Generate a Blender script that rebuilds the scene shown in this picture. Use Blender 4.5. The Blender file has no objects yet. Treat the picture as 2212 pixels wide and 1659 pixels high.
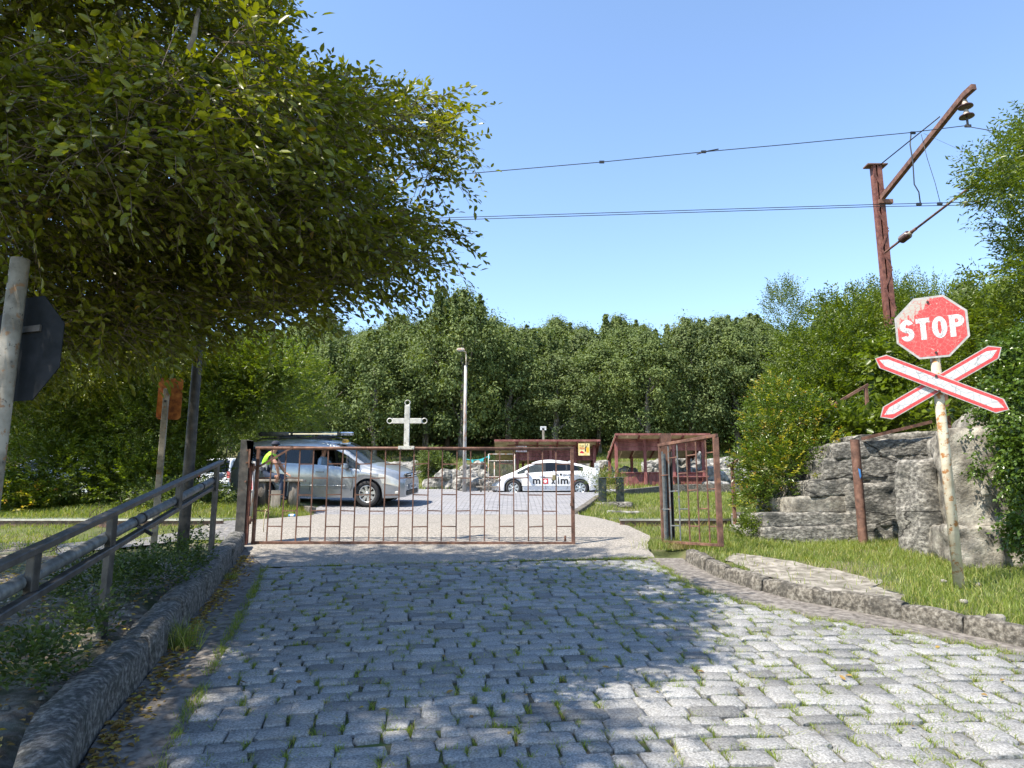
import bpy, bmesh, math, random
import numpy as np
from mathutils import Vector, Matrix, noise as mnoise

RD = random.Random(11)
NR = np.random.default_rng(11)
SC = bpy.context.scene
COL = SC.collection
rad = math.radians

# ------------------------------------------------------------------ camera
EYE = 1.6
PITCH = rad(10.0)
cam_d = bpy.data.cameras.new('camera')
cam = bpy.data.objects.new('camera', cam_d)
COL.objects.link(cam)
cam_d.sensor_width = 36.0
cam_d.lens = 24.95
cam_d.clip_start = 0.05
cam_d.clip_end = 2000
cam.location = (0, 0, EYE)
cam.rotation_euler = (math.pi / 2 + PITCH, 0, 0)
SC.camera = cam

# ------------------------------------------------------------------ light
SUN_EL = rad(56)
SUN_DIR = Vector((-0.87, -0.49, 0)).normalized() * math.cos(SUN_EL) + Vector((0, 0, math.sin(SUN_EL)))   # towards the sun
world = bpy.data.worlds.new('World')
SC.world = world
world.use_nodes = True
wn = world.node_tree
for n in list(wn.nodes):
    wn.nodes.remove(n)
w_sky = wn.nodes.new('ShaderNodeTexSky')
w_sky.sky_type = 'NISHITA'
w_sky.sun_disc = False
w_sky.sun_elevation = SUN_EL
w_sky.sun_rotation = math.atan2(SUN_DIR.x, SUN_DIR.y)
w_sky.altitude = 300
w_sky.air_density = 1.0
w_sky.dust_density = 0.0
w_sky.ozone_density = 2.0
w_hs = wn.nodes.new('ShaderNodeHueSaturation')
w_hs.inputs['Saturation'].default_value = 1.0
w_hs.inputs['Value'].default_value = 1.1
w_bg = wn.nodes.new('ShaderNodeBackground')
w_bg.inputs['Strength'].default_value = 0.125
w_out = wn.nodes.new('ShaderNodeOutputWorld')
wn.links.new(w_sky.outputs[0], w_hs.inputs['Color'])
wn.links.new(w_hs.outputs[0], w_bg.inputs['Color'])
wn.links.new(w_bg.outputs[0], w_out.inputs['Surface'])
sun_d = bpy.data.lights.new('sun', 'SUN')
sun_d.energy = 4.4
sun_d.angle = rad(0.53)
sun_d.color = (1.0, 0.925, 0.80)
sun = bpy.data.objects.new('sun', sun_d)
COL.objects.link(sun)
sun.location = (-20, -10, 30)
sun.rotation_euler = SUN_DIR.to_track_quat('Z', 'Y').to_euler()
SC.view_settings.view_transform = 'Standard'
SC.view_settings.look = 'None'
SC.view_settings.gamma = 1.0
SC.view_settings.use_curve_mapping = False
SC.view_settings.exposure = 1.32
SC.cycles.max_bounces = 6
SC.cycles.transparent_max_bounces = 8
SC.cycles.use_adaptive_sampling = True

# ------------------------------------------------------------------ tools
def pt(px, py, y):
    """world point at depth y on the sight line through (px, py) of the 2212 px wide survey frame"""
    u, v = (px - 1106) / 1533.0, (829.5 - py) / 1533.0
    dy = math.cos(PITCH) - v * math.sin(PITCH)
    dz = math.sin(PITCH) + v * math.cos(PITCH)
    t = y / dy
    return Vector((u * t, y, EYE + dz * t))

def proj(p):
    """survey-frame pixel of a world point"""
    f = p[1] * math.cos(PITCH) + (p[2] - EYE) * math.sin(PITCH)
    up = (p[2] - EYE) * math.cos(PITCH) - p[1] * math.sin(PITCH)
    f = max(f, 1e-3)
    return 1106 + p[0] / f * 1533, 829.5 - up / f * 1533, f

def sstep(a, b, x):
    t = min(1, max(0, (x - a) / (b - a)))
    return t * t * (3 - 2 * t)

PY_ = [-15, 0, 11, 11.7, 13, 15, 17, 19.5, 22, 25, 27, 29, 31, 33, 42, 60, 75, 100, 200, 600]
PZ_ = [-1.32, 0, .97, 1.05, 1.28, 1.41, 1.53, 1.82, 2.02, 2.18, 2.18, 2.13, 2.45, 2.8, 4.7, 9, 14.5, 20, 24, 24]
def ZR(y):
    return float(np.interp(y, PY_, PZ_))

def gp(px, py, off=0.0):
    y = 1.0
    while y < 60:
        p = pt(px, py, y)
        if p.z <= ZR(y) + off:
            return p
        y += 0.02
    return p

KL_ = [gp(*q) for q in ((168, 1659), (228, 1568), (300, 1487), (414, 1337), (468, 1271), (533, 1180))]
KL_ = [(-0.9, 0.0), (-1.2, 2.0)] + [(p.x, p.y) for p in KL_]
KR_ = [gp(*q) for q in ((2208, 1399), (2048, 1364), (1915, 1336), (1715, 1298), (1632, 1276), (1548, 1248), (1478, 1212))]
KR_ = [(7.6, 2.0), (5.6, 4.3)] + [(p.x, p.y) for p in KR_]
def XL(y):
    return float(np.interp(y, [q[1] for q in KL_], [q[0] for q in KL_]))
def XRr(y):
    return float(np.interp(y, [q[1] for q in KR_], [q[0] for q in KR_]))

def H(x, y):
    """height of the open ground"""
    z = ZR(y)
    f = 1 - sstep(10.6, 12.2, y)
    xl, xr = XL(y), XRr(y)
    off = 0.0
    if f > 0:
        off += f * 0.17 * sstep(xl - 0.08, xl - 0.35, x) if x < xl else 0
        off += f * 0.13 * sstep(xr + 0.06, xr + 0.32, x) if x > xr else 0
    off += 1.9 * sstep(.40 * y + .75, .40 * y + 2.9, x) * sstep(11.6, 13.6, y) * (1 - sstep(20, 27, y))
    if y > 27: off -= (z - 2.18) * sstep(-6.5, -9.5, x) * (1 - sstep(37, 44, y))
    off += 0.16 * sstep(-4.4, -5.2, x) * sstep(15.6, 16.4, y) * (1 - sstep(19, 22, y)) * sstep(-12, -9, x)
    off -= 0.12 * sstep(1.6, 2.6, x - (y - 16.3) * .24) * sstep(15.5, 18, y) * (1 - sstep(24, 28, y))
    if x < xl - 0.3 or x > xr + 0.3 or y > 32:
        off += 0.035 * mnoise.noise(Vector((x * 0.9, y * 0.9, 3.1)))
    return z + off

# ------------------------------------------------------------------ object helpers
def tag(o, label=None, cat=None, group=None, kind=None):
    if label: o['label'] = label
    if cat: o['category'] = cat
    if group: o['group'] = group
    if kind: o['kind'] = kind
    return o

def thing(name, loc, label, cat, group=None, rz=0.0):
    o = bpy.data.objects.new(name, None)
    o.empty_display_size = 0.2
    o.location = loc
    o.rotation_euler = (0, 0, rz)
    COL.objects.link(o)
    return tag(o, label, cat, group)

def link(name, me, mats, parent=None, loc=None):
    o = bpy.data.objects.new(name, me)
    if mats is not None:
        for m in (mats if isinstance(mats, (list, tuple)) else [mats]):
            me.materials.append(m)
    COL.objects.link(o)
    if parent: o.parent = parent
    if loc is not None: o.location = loc
    return o

class MB:
    def __init__(s):
        s.v, s.f, s.m, s.sm = [], [], [], []
    def add(s, vs, fs, m=0, smooth=False, M=None):
        b = len(s.v)
        s.v += [(M @ Vector(p)) if M else Vector(p) for p in vs]
        for f in fs:
            s.f.append([b + i for i in f]); s.m.append(m); s.sm.append(smooth)
        return s
    def box(s, c, d, m=0, M=None, taper=1.0):
        x, y, z = d[0] / 2, d[1] / 2, d[2] / 2
        vs = [(c[0] + sx * x * (taper if sz > 0 else 1), c[1] + sy * y * (taper if sz > 0 else 1), c[2] + sz * z) for sx in (-1, 1) for sy in (-1, 1) for sz in (-1, 1)]
        return s.add(vs, [(0, 1, 3, 2), (4, 6, 7, 5), (0, 4, 5, 1), (2, 3, 7, 6), (0, 2, 6, 4), (1, 5, 7, 3)], m, False, M)
    def bar(s, a, b, w, h, m=0, up=(0, 0, 1)):
        a, b = Vector(a), Vector(b)
        d = (b - a); L = d.length
        if L < 1e-6: return s
        d.normalize()
        up = Vector(up)
        if abs(d.dot(up)) > 0.98: up = Vector((0, 1, 0))
        sx = d.cross(up).normalized(); uz = sx.cross(d).normalized()
        M = Matrix(((sx.x, d.x, uz.x, (a.x + b.x) / 2), (sx.y, d.y, uz.y, (a.y + b.y) / 2), (sx.z, d.z, uz.z, (a.z + b.z) / 2), (0, 0, 0, 1)))
        return s.box((0, 0, 0), (w, L, h), m, M)
    def tube(s, pts, r, n=10, m=0, cap=True):
        pts = [Vector(p) for p in pts]
        rs = r if isinstance(r, (list, tuple)) else [r] * len(pts)
        b = len(s.v); ref = None
        for i, p in enumerate(pts):
            d = (pts[min(i + 1, len(pts) - 1)] - pts[max(i - 1, 0)])
            d = d.normalized() if d.length > 1e-9 else Vector((0, 0, 1))
            if ref is None:
                ref = Vector((1, 0, 0)) if abs(d.x) < 0.9 else Vector((0, 1, 0))
            sx = (ref - d * ref.dot(d)).normalized(); ref = sx
            sy = d.cross(sx)
            for k in range(n):
                a = 2 * math.pi * k / n
                s.v.append(p + (sx * math.cos(a) + sy * math.sin(a)) * rs[i])
        for i in range(len(pts) - 1):
            for k in range(n):
                k2 = (k + 1) % n
                s.f.append([b + i * n + k, b + i * n + k2, b + (i + 1) * n + k2, b + (i + 1) * n + k]); s.m.append(m); s.sm.append(True)
        if cap:
            s.f.append([b + k for k in reversed(range(n))]); s.m.append(m); s.sm.append(False)
            e = b + (len(pts) - 1) * n
            s.f.append([e + k for k in range(n)]); s.m.append(m); s.sm.append(False)
        return s
    def lathe(s, prof, n=20, m=0, M=None, closed=False):
        """prof: (radius, z) along local z"""
        b = len(s.v)
        for r, z in prof:
            for k in range(n):
                a = 2 * math.pi * k / n
                p = Vector((r * math.cos(a), r * math.sin(a), z))
                s.v.append(M @ p if M else p)
        for i in range(len(prof) - 1):
            for k in range(n):
                k2 = (k + 1) % n
                s.f.append([b + i * n + k, b + i * n + k2, b + (i + 1) * n + k2, b + (i + 1) * n + k]); s.m.append(m); s.sm.append(True)
        for i, rev in ((0, True), (len(prof) - 1, False)):
            if prof[i][0] > 1e-4 and not closed:
                f = [b + i * n + k for k in range(n)]
                s.f.append(f[::-1] if rev else f); s.m.append(m); s.sm.append(False)
        return s
    def prism(s, poly, z0, z1, m=0, M=None):
        n = len(poly)
        vs = [(p[0], p[1], z0) for p in poly] + [(p[0], p[1], z1) for p in poly]
        fs = [tuple(reversed(range(n))), tuple(range(n, 2 * n))] + [(i, (i + 1) % n, n + (i + 1) % n, n + i) for i in range(n)]
        return s.add(vs, fs, m, False, M)
    def build(s, name, mats, parent=None, loc=None, bevel=0.0):
        me = bpy.data.meshes.new(name)
        me.from_pydata([tuple(p) for p in s.v], [], s.f)
        me.polygons.foreach_set('material_index', s.m)
        me.polygons.foreach_set('use_smooth', s.sm)
        if bevel:
            bm = bmesh.new(); bm.from_mesh(me)
            es = [e for e in bm.edges if len(e.link_faces) == 2 and e.calc_face_angle(0) > 0.6]
            bmesh.ops.bevel(bm, geom=es, offset=bevel, segments=1, affect='EDGES')
            bm.to_mesh(me); bm.free()
        me.update()
        return link(name, me, mats, parent, loc)

def np_mesh(name, co, faces, rnd=None, smooth=False):
    """co (N,3); faces (F,k)"""
    me = bpy.data.meshes.new(name)
    nv, (nf, k) = len(co), faces.shape
    me.vertices.add(nv)
    me.vertices.foreach_set('co', np.ascontiguousarray(co, dtype=np.float32).ravel())
    me.loops.add(nf * k)
    me.loops.foreach_set('vertex_index', np.ascontiguousarray(faces, dtype=np.int32).ravel())
    me.polygons.add(nf)
    me.polygons.foreach_set('loop_start', np.arange(0, nf * k, k, dtype=np.int32))
    if smooth: me.polygons.foreach_set('use_smooth', np.ones(nf, dtype=bool))
    me.update(calc_edges=True)
    if rnd is not None:
        a = me.attributes.new('rnd', 'FLOAT', 'POINT')
        a.data.foreach_set('value', np.ascontiguousarray(rnd, dtype=np.float32))
    return me

def nrm(a):
    return a / np.maximum(np.linalg.norm(a, axis=1, keepdims=True), 1e-9)

def leaf_mesh(name, P, D, N, L, W, full=True, rnd=None):
    """one folded leaf per row"""
    n = len(P)
    D = nrm(D); S = nrm(np.cross(D, N)); N = np.cross(S, D)
    L = np.broadcast_to(np.asarray(L, float), (n,))[:, None]; W = np.broadcast_to(np.asarray(W, float), (n,))[:, None]
    if rnd is None: rnd = NR.random(n)
    if full:
        vs = [P, P + .32 * L * D - .5 * W * S + .14 * W * N, P + .68 * L * D - .40 * W * S + .08 * W * N, P + L * D - .10 * L * N,
              P + .68 * L * D + .40 * W * S + .08 * W * N, P + .32 * L * D + .5 * W * S + .14 * W * N]
        co = np.stack(vs, 1).reshape(-1, 3)
        b = np.arange(n)[:, None] * 6
        f = np.concatenate([b + np.array([0, 3, 2, 1]), b + np.array([0, 5, 4, 3])], 0)
        return np_mesh(name, co, f, np.repeat(rnd, 6))
    vs = [P, P + .45 * L * D - .5 * W * S + .12 * W * N, P + L * D - .08 * L * N, P + .45 * L * D + .5 * W * S + .12 * W * N]
    co = np.stack(vs, 1).reshape(-1, 3)
    b = np.arange(n)[:, None] * 4
    f = np.concatenate([b + np.array([0, 2, 1]), b + np.array([0, 3, 2])], 0)
    return np_mesh(name, co, f, np.repeat(rnd, 4))

def rvec(n, s=1.0):
    return NR.normal(0, s, (n, 3))

def spray(A, Dr, nl, Ls, leafL, leafW, droop=.25, flat=.45, updir=(0, 0, 1)):
    """leaves set alternately along short twigs; returns P, D, N, L, W, rnd"""
    A = np.asarray(A, float); Dr = nrm(np.asarray(Dr, float)); k = len(A)
    up = np.array(updir, float)[None, :] + rvec(k, flat * .5)
    side = nrm(np.cross(Dr, up))
    Ps, Ds, Ns, Ls_, Rs = [], [], [], [], []
    base_r = NR.random(k)
    LL = Ls * (.7 + .6 * NR.random((k, 1)))
    for i in range(nl):
        t = (i + .6) / nl * LL
        sg = 1 if i % 2 else -1
        p = A + Dr * t - np.array([[0, 0, 1.0]]) * droop * t * t / np.maximum(LL, .01)
        d = side * sg * (.8 if i < nl - 1 else .1) + Dr * .75 + rvec(k, .25) - np.array([[0, 0, .2]])
        nn = np.cross(side, Dr); nn *= np.sign(nn[:, 2:3] + 1e-6); nn = nn + rvec(k, flat)
        Ps.append(p); Ds.append(d); Ns.append(nn)
        Ls_.append(leafL * (.65 + .6 * NR.random(k))); Rs.append(np.clip(base_r * .5 + NR.random(k) * .5, 0, 1))
    P = np.concatenate(Ps); D = np.concatenate(Ds); N = np.concatenate(Ns); L = np.concatenate(Ls_); R_ = np.concatenate(Rs)
    return P, D, N, L, L * (leafW / leafL), R_

def twigs_mesh(name, A, Dr, Ls, r, droop=.25):
    """three-sided stems for sprays"""
    A = np.asarray(A, float); Dr = nrm(np.asarray(Dr, float)); k = len(A)
    up = np.tile(np.array([[0.1, 0.2, 1.0]]), (k, 1)); S = nrm(np.cross(Dr, up)); U = np.cross(S, Dr)
    rings = []
    for t in (-.25, .45, 1.0):
        c = A + Dr * Ls * t - np.array([[0, 0, 1.0]]) * droop * Ls * t * abs(t)
        rr = r * (1.1 - .8 * max(t, 0))
        for a in (0, 2.094, 4.189):
            rings.append(c + (S * math.cos(a) + U * math.sin(a)) * rr)
    co = np.stack(rings, 1).reshape(-1, 3)
    b = np.arange(k)[:, None] * 9
    f = []
    for q in (0, 3):
        for a in range(3):
            a2 = (a + 1) % 3
            f.append(b + np.array([q + a, q + a2, q + 3 + a2, q + 3 + a]))
    return np_mesh(name, co, np.concatenate(f, 0))

def grass_mesh(name, P, h, w, lean=.35):
    n = len(P)
    a = NR.random(n) * 2 * math.pi
    S = np.stack([np.cos(a), np.sin(a), 0 * a], 1)
    b = NR.random(n) * 2 * math.pi
    ln = (NR.random(n) * lean * h)[:, None]
    T = np.stack([np.cos(b), np.sin(b), 0 * b], 1)
    h = h[:, None]; w = np.broadcast_to(np.asarray(w, float), (n,))[:, None]
    z = np.array([[0, 0, 1.0]])
    vs = [P - S * w / 2, P + S * w / 2, P + S * w * .35 + T * ln * .4 + z * h * .6, P - S * w * .35 + T * ln * .4 + z * h * .6, P + T * ln * 1.2 + z * h]
    co = np.stack(vs, 1).reshape(-1, 3)
    bi = np.arange(n)[:, None] * 5
    f = np.concatenate([bi + np.array([0, 1, 2]), bi + np.array([0, 2, 3]), bi + np.array([3, 2, 4])], 0)
    return np_mesh(name, co, f, np.repeat(NR.random(n), 5))

def rough_block(name, dims, seg=.08, amp=.02, rnd=.03, mat=None, parent=None, loc=(0, 0, 0), rz=0.0, seed=0.0, freq=4.0, fn=None, smooth=True, oct_=3):
    """a box with worn corners and an uneven surface"""
    bm = bmesh.new()
    n = [max(2, min(26, int(round(d / seg)))) for d in dims]
    hx, hy, hz = [d / 2 for d in dims]
    def grid(ax, sg):
        o = [i for i in (0, 1, 2) if i != ax]
        vv = []
        for i in range(n[o[0]] + 1):
            row = []
            for j in range(n[o[1]] + 1):
                p = [0, 0, 0]
                p[ax] = sg * dims[ax] / 2
                p[o[0]] = (i / n[o[0]] - .5) * dims[o[0]]
                p[o[1]] = (j / n[o[1]] - .5) * dims[o[1]]
                row.append(bm.verts.new(p))
            vv.append(row)
        for i in range(n[o[0]]):
            for j in range(n[o[1]]):
                bm.faces.new((vv[i][j], vv[i + 1][j], vv[i + 1][j + 1], vv[i][j + 1]))
    for ax in (0, 1, 2):
        for sg in (-1, 1): grid(ax, sg)
    bmesh.ops.remove_doubles(bm, verts=bm.verts, dist=1e-4)
    bmesh.ops.recalc_face_normals(bm, faces=bm.faces)
    bm.normal_update()
    r = min(rnd, hx * .9, hy * .9, hz * .9)
    for v in bm.verts:
        p = v.co
        q = Vector((max(-hx + r, min(hx - r, p.x)), max(-hy + r, min(hy - r, p.y)), max(-hz + r, min(hz - r, p.z))))
        d = p - q
        if d.length > 1e-6: p = q + d.normalized() * r
        s = p * freq + Vector((seed * 7.3, seed * 3.1, seed * 5.7))
        nv = mnoise.fractal(s, 1.0, 2.2, oct_)
        w2 = mnoise.noise(s * .35 + Vector((9, 2, 4)))
        dn = d.normalized() if d.length > 1e-6 else v.normal
        v.co = p + dn * amp * (nv + w2 * .7)
        if fn: v.co = fn(v.co)
    bmesh.ops.recalc_face_normals(bm, faces=bm.faces)
    me = bpy.data.meshes.new(name)
    bm.to_mesh(me); bm.free()
    if smooth:
        me.polygons.foreach_set('use_smooth', [True] * len(me.polygons))
    o = link(name, me, mat, parent, loc)
    o.rotation_euler = (0, 0, rz)
    return o

def strip(name, Lp, Rp, off, mat, nu=8, nv=30, parent=None, hfun=None, jit=0.0):
    """sheet between two polylines that lies on the ground"""
    def res(pl, n):
        pl = [Vector((p[0], p[1])) for p in pl]
        ds = [0.0]
        for a, b in zip(pl, pl[1:]): ds.append(ds[-1] + (b - a).length)
        ts = np.linspace(0, ds[-1], n + 1)
        return np.stack([np.interp(ts, ds, [p.x for p in pl]), np.interp(ts, ds, [p.y for p in pl])], 1)
    A, B = res(Lp, nv), res(Rp, nv)
    vs, fs = [], []
    for i in range(nv + 1):
        for j in range(nu + 1):
            t = j / nu
            x, y = A[i] * (1 - t) + B[i] * t
            if jit and (j in (0, nu) or i in (0, nv)):
                x += jit * mnoise.fractal(Vector((x * 2.4, y * 2.4, 1)), 1.0, 2.0, 3); y += jit * mnoise.fractal(Vector((x * 2.4, y * 2.4, 7)), 1.0, 2.0, 3)
            z = (hfun or (lambda a, b: ZR(b)))(x, y) + off
            vs.append((x, y, z))
    for i in range(nv):
        for j in range(nu):
            a = i * (nu + 1) + j
            fs.append((a, a + 1, a + nu + 2, a + nu + 1))
    me = bpy.data.meshes.new(name); me.from_pydata(vs, [], fs)
    me.polygons.foreach_set('use_smooth', [True] * len(fs)); me.update()
    return tag(link(name, me, mat, parent), kind=None if parent else 'structure')

FONT_CACHE = {}
def text_part(name, body, size, mat, M, parent, bold=0.0, ext=0.002, width=None, align='CENTER'):
    cu = bpy.data.curves.new(name, 'FONT')
    cu.body = body; cu.size = size; cu.offset = bold; cu.extrude = ext
    cu.align_x = align; cu.align_y = 'CENTER'; cu.resolution_u = 3
    t = bpy.data.objects.new(name, cu); COL.objects.link(t)
    dg = bpy.context.evaluated_depsgraph_get()
    me = bpy.data.meshes.new_from_object(t.evaluated_get(dg))
    bpy.data.objects.remove(t); bpy.data.curves.remove(cu)
    me.materials.clear()
    if width and len(me.vertices):
        xs = [v.co.x for v in me.vertices]; k = width / max(1e-6, max(xs) - min(xs))
        for v in me.vertices: v.co.x *= k
    me.transform(M)
    return link(name, me, mat, parent)
# ------------------------------------------------------------------ materials
def _new(name):
    m = bpy.data.materials.new(name); m.use_nodes = True
    nt = m.node_tree
    for n in list(nt.nodes): nt.nodes.remove(n)
    out = nt.nodes.new('ShaderNodeOutputMaterial')
    bs = nt.nodes.new('ShaderNodeBsdfPrincipled')
    nt.links.new(bs.outputs[0], out.inputs['Surface'])
    return m, nt, bs, out

def _noise(nt, vec, scale, detail=6, rough=.6, dist=0.0):
    n = nt.nodes.new('ShaderNodeTexNoise')
    n.inputs['Scale'].default_value = scale; n.inputs['Detail'].default_value = detail
    n.inputs['Roughness'].default_value = rough; n.inputs['Distortion'].default_value = dist
    nt.links.new(vec, n.inputs['Vector'])
    return n.outputs[0]

def _ramp(nt, fac, stops):
    r = nt.nodes.new('ShaderNodeValToRGB')
    el = r.color_ramp.elements
    while len(el) < len(stops): el.new(0.5)
    for e, (p, c) in zip(el, stops):
        e.position = p; e.color = (c[0], c[1], c[2], 1) if isinstance(c, (tuple, list)) else (c, c, c, 1)
    nt.links.new(fac, r.inputs[0])
    return r.outputs[0]

def _mix(nt, fac, a, b, mode='MIX'):
    n = nt.nodes.new('ShaderNodeMix'); n.data_type = 'RGBA'; n.blend_type = mode
    for s, x in ((n.inputs[0], fac), (n.inputs[6], a), (n.inputs[7], b)):
        if isinstance(x, (int, float)): s.default_value = x
        elif isinstance(x, (tuple, list)): s.default_value = (x[0], x[1], x[2], 1)
        else: nt.links.new(x, s)
    return n.outputs[2]

def _pos(nt, obj=False):
    if obj:
        return nt.nodes.new('ShaderNodeTexCoord').outputs['Object']
    return nt.nodes.new('ShaderNodeNewGeometry').outputs['Position']

def _attr(nt, name='rnd'):
    a = nt.nodes.new('ShaderNodeAttribute'); a.attribute_name = name
    return a.outputs['Fac']

def _bump(nt, bs, h, strength, dist):
    b = nt.nodes.new('ShaderNodeBump')
    b.inputs['Strength'].default_value = strength; b.inputs['Distance'].default_value = dist
    nt.links.new(h, b.inputs['Height']); nt.links.new(b.outputs[0], bs.inputs['Normal'])

def mat(name, cols, scale=6, detail=7, rough=.8, bump=.4, bdist=.01, bscale=None, metal=0.0, spec=.35, obj=False, over=None, over2=None, rnd=None, lo=.37, hi=.63, stretch=None, coat=0.0):
    """cols: dark to light over a noise; over: (colour, scale, from, to) second noise mask"""
    m, nt, bs, out = _new(name)
    P = _pos(nt, obj)
    if stretch:
        mp = nt.nodes.new('ShaderNodeMapping'); mp.inputs['Scale'].default_value = stretch
        nt.links.new(P, mp.inputs['Vector']); P = mp.outputs[0]
    n1 = _noise(nt, P, scale, detail)
    k = len(cols)
    c = _ramp(nt, n1, [(lo + (hi - lo) * i / max(1, k - 1), cols[i]) for i in range(k)])
    for ov in (over, over2):
        if ov:
            f = _ramp(nt, _noise(nt, P, ov[1], 8, .65), [(ov[2], 0.0), (ov[3], 1.0)])
            c = _mix(nt, f, c, ov[0])
    if rnd:
        g = _ramp(nt, _attr(nt), [(0.0, rnd[0]), (1.0, rnd[1])])
        c = _mix(nt, 1.0, c, g, 'MULTIPLY')
    nt.links.new(c, bs.inputs['Base Color'])
    bs.inputs['Roughness'].default_value = rough
    bs.inputs['Metallic'].default_value = metal
    bs.inputs['Specular IOR Level'].default_value = spec
    if coat: bs.inputs['Coat Weight'].default_value = coat; bs.inputs['Coat Roughness'].default_value = .05
    if bump:
        _bump(nt, bs, _noise(nt, P, bscale or scale * 5, 8, .7), bump, bdist)
    return m

def leaf_mat(name, dark, light, accent=None, trans=.35, rough=.45, acc_from=.93):
    m, nt, bs, out = _new(name)
    r = _attr(nt)
    stops = [(0.0, dark), (acc_from - .08, light)]
    if accent: stops += [(acc_from, accent), (1.0, accent)]
    c = _ramp(nt, r, stops)
    c = _mix(nt, _ramp(nt, _noise(nt, _pos(nt), .9, 3), [(.3, 0.0), (.7, .5)]), c, tuple(.6 * a + .4 * b for a, b in zip(light, (light[0] * 1.3, light[1] * 1.1, light[2] * .7))))
    nt.links.new(c, bs.inputs['Base Color'])
    bs.inputs['Roughness'].default_value = rough
    bs.inputs['Specular IOR Level'].default_value = .45
    tr = nt.nodes.new('ShaderNodeBsdfTranslucent')
    tc = _mix(nt, 1.0, c, (1.9, 1.95, .5), 'MULTIPLY')
    nt.links.new(tc, tr.inputs['Color'])
    mx = nt.nodes.new('ShaderNodeMixShader'); mx.inputs[0].default_value = trans
    nt.links.new(bs.outputs[0], mx.inputs[1]); nt.links.new(tr.outputs[0], mx.inputs[2])
    nt.links.new(mx.outputs[0], out.inputs['Surface'])
    return m

def plain(name, col, rough=.5, metal=0.0, spec=.5, coat=0.0, trans=0.0, alpha=1.0):
    m, nt, bs, out = _new(name)
    n = _ramp(nt, _noise(nt, _pos(nt, True), 9, 5), [(.3, tuple(x * .86 for x in col)), (.7, tuple(min(1, x * 1.08) for x in col))])
    nt.links.new(n, bs.inputs['Base Color'])
    bs.inputs['Roughness'].default_value = rough; bs.inputs['Metallic'].default_value = metal
    bs.inputs['Specular IOR Level'].default_value = spec
    if coat: bs.inputs['Coat Weight'].default_value = coat; bs.inputs['Coat Roughness'].default_value = .04
    return m

def glass_mat(name, tint, see=.5, rough=.03):
    """tinted car glass: part see-through, with reflections"""
    m, nt, bs, out = _new(name)
    bs.inputs['Base Color'].default_value = (*[t * .25 for t in tint], 1); bs.inputs['Roughness'].default_value = rough
    bs.inputs['Specular IOR Level'].default_value = .6
    tp = nt.nodes.new('ShaderNodeBsdfTransparent'); tp.inputs[0].default_value = (*tint, 1)
    mx = nt.nodes.new('ShaderNodeMixShader'); mx.inputs[0].default_value = see
    nt.links.new(bs.outputs[0], mx.inputs[1]); nt.links.new(tp.outputs[0], mx.inputs[2])
    nt.links.new(mx.outputs[0], out.inputs['Surface'])
    return m

def cracked(name, base, crack, scale=14, dirt=(.30, .29, .26), peel=None, wid=.035, rough=.5):
    """old reflective sheeting: a net of cracks, dirt, and where asked a peeled patch towards the upper left"""
    m, nt, bs, out = _new(name)
    P = _pos(nt, True)
    v = nt.nodes.new('ShaderNodeTexVoronoi'); v.feature = 'DISTANCE_TO_EDGE'; v.inputs['Scale'].default_value = scale
    d = nt.nodes.new('ShaderNodeMix'); d.data_type = 'VECTOR'; d.inputs[0].default_value = .06
    nz = nt.nodes.new('ShaderNodeTexNoise'); nz.inputs['Scale'].default_value = 9; nt.links.new(P, nz.inputs['Vector'])
    nt.links.new(P, d.inputs[4]); nt.links.new(nz.outputs['Color'], d.inputs[5]); nt.links.new(d.outputs[1], v.inputs['Vector'])
    f = _ramp(nt, v.outputs['Distance'], [(0.0, 1.0), (wid, 0.0)])
    c = _mix(nt, _ramp(nt, _noise(nt, P, 5, 6), [(.45, 0.0), (.8, .45)]), base, dirt)
    if peel:
        sx = nt.nodes.new('ShaderNodeSeparateXYZ'); nt.links.new(P, sx.inputs[0])
        g = nt.nodes.new('ShaderNodeMath'); g.operation = 'MULTIPLY_ADD'
        nt.links.new(sx.outputs[2], g.inputs[0]); g.inputs[1].default_value = 1.5
        g2 = nt.nodes.new('ShaderNodeMath'); g2.operation = 'MULTIPLY_ADD'
        nt.links.new(sx.outputs[0], g2.inputs[0]); g2.inputs[1].default_value = -1.3; g2.inputs[2].default_value = peel[1]
        nt.links.new(g2.outputs[0], g.inputs[2])
        h = nt.nodes.new('ShaderNodeMath'); h.operation = 'ADD'
        sc = nt.nodes.new('ShaderNodeMath'); sc.operation = 'MULTIPLY'; sc.inputs[1].default_value = .9
        mp = nt.nodes.new('ShaderNodeMapping'); mp.inputs['Scale'].default_value = (1, 1, .35); nt.links.new(P, mp.inputs['Vector'])
        nt.links.new(_noise(nt, mp.outputs[0], 16, 8, .7), sc.inputs[0])
        nt.links.new(g.outputs[0], h.inputs[0]); nt.links.new(sc.outputs[0], h.inputs[1])
        c = _mix(nt, _ramp(nt, h.outputs[0], [(.87, 0.0), (.90, 1.0)]), c, peel[0])
        ln = _ramp(nt, _noise(nt, P, 34, 6, .75), [(.60, 0.0), (.63, .8)])
        c = _mix(nt, ln, c, peel[0])
    c = _mix(nt, f, c, crack)
    nt.links.new(c, bs.inputs['Base Color'])
    bs.inputs['Roughness'].default_value = rough
    return m

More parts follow.
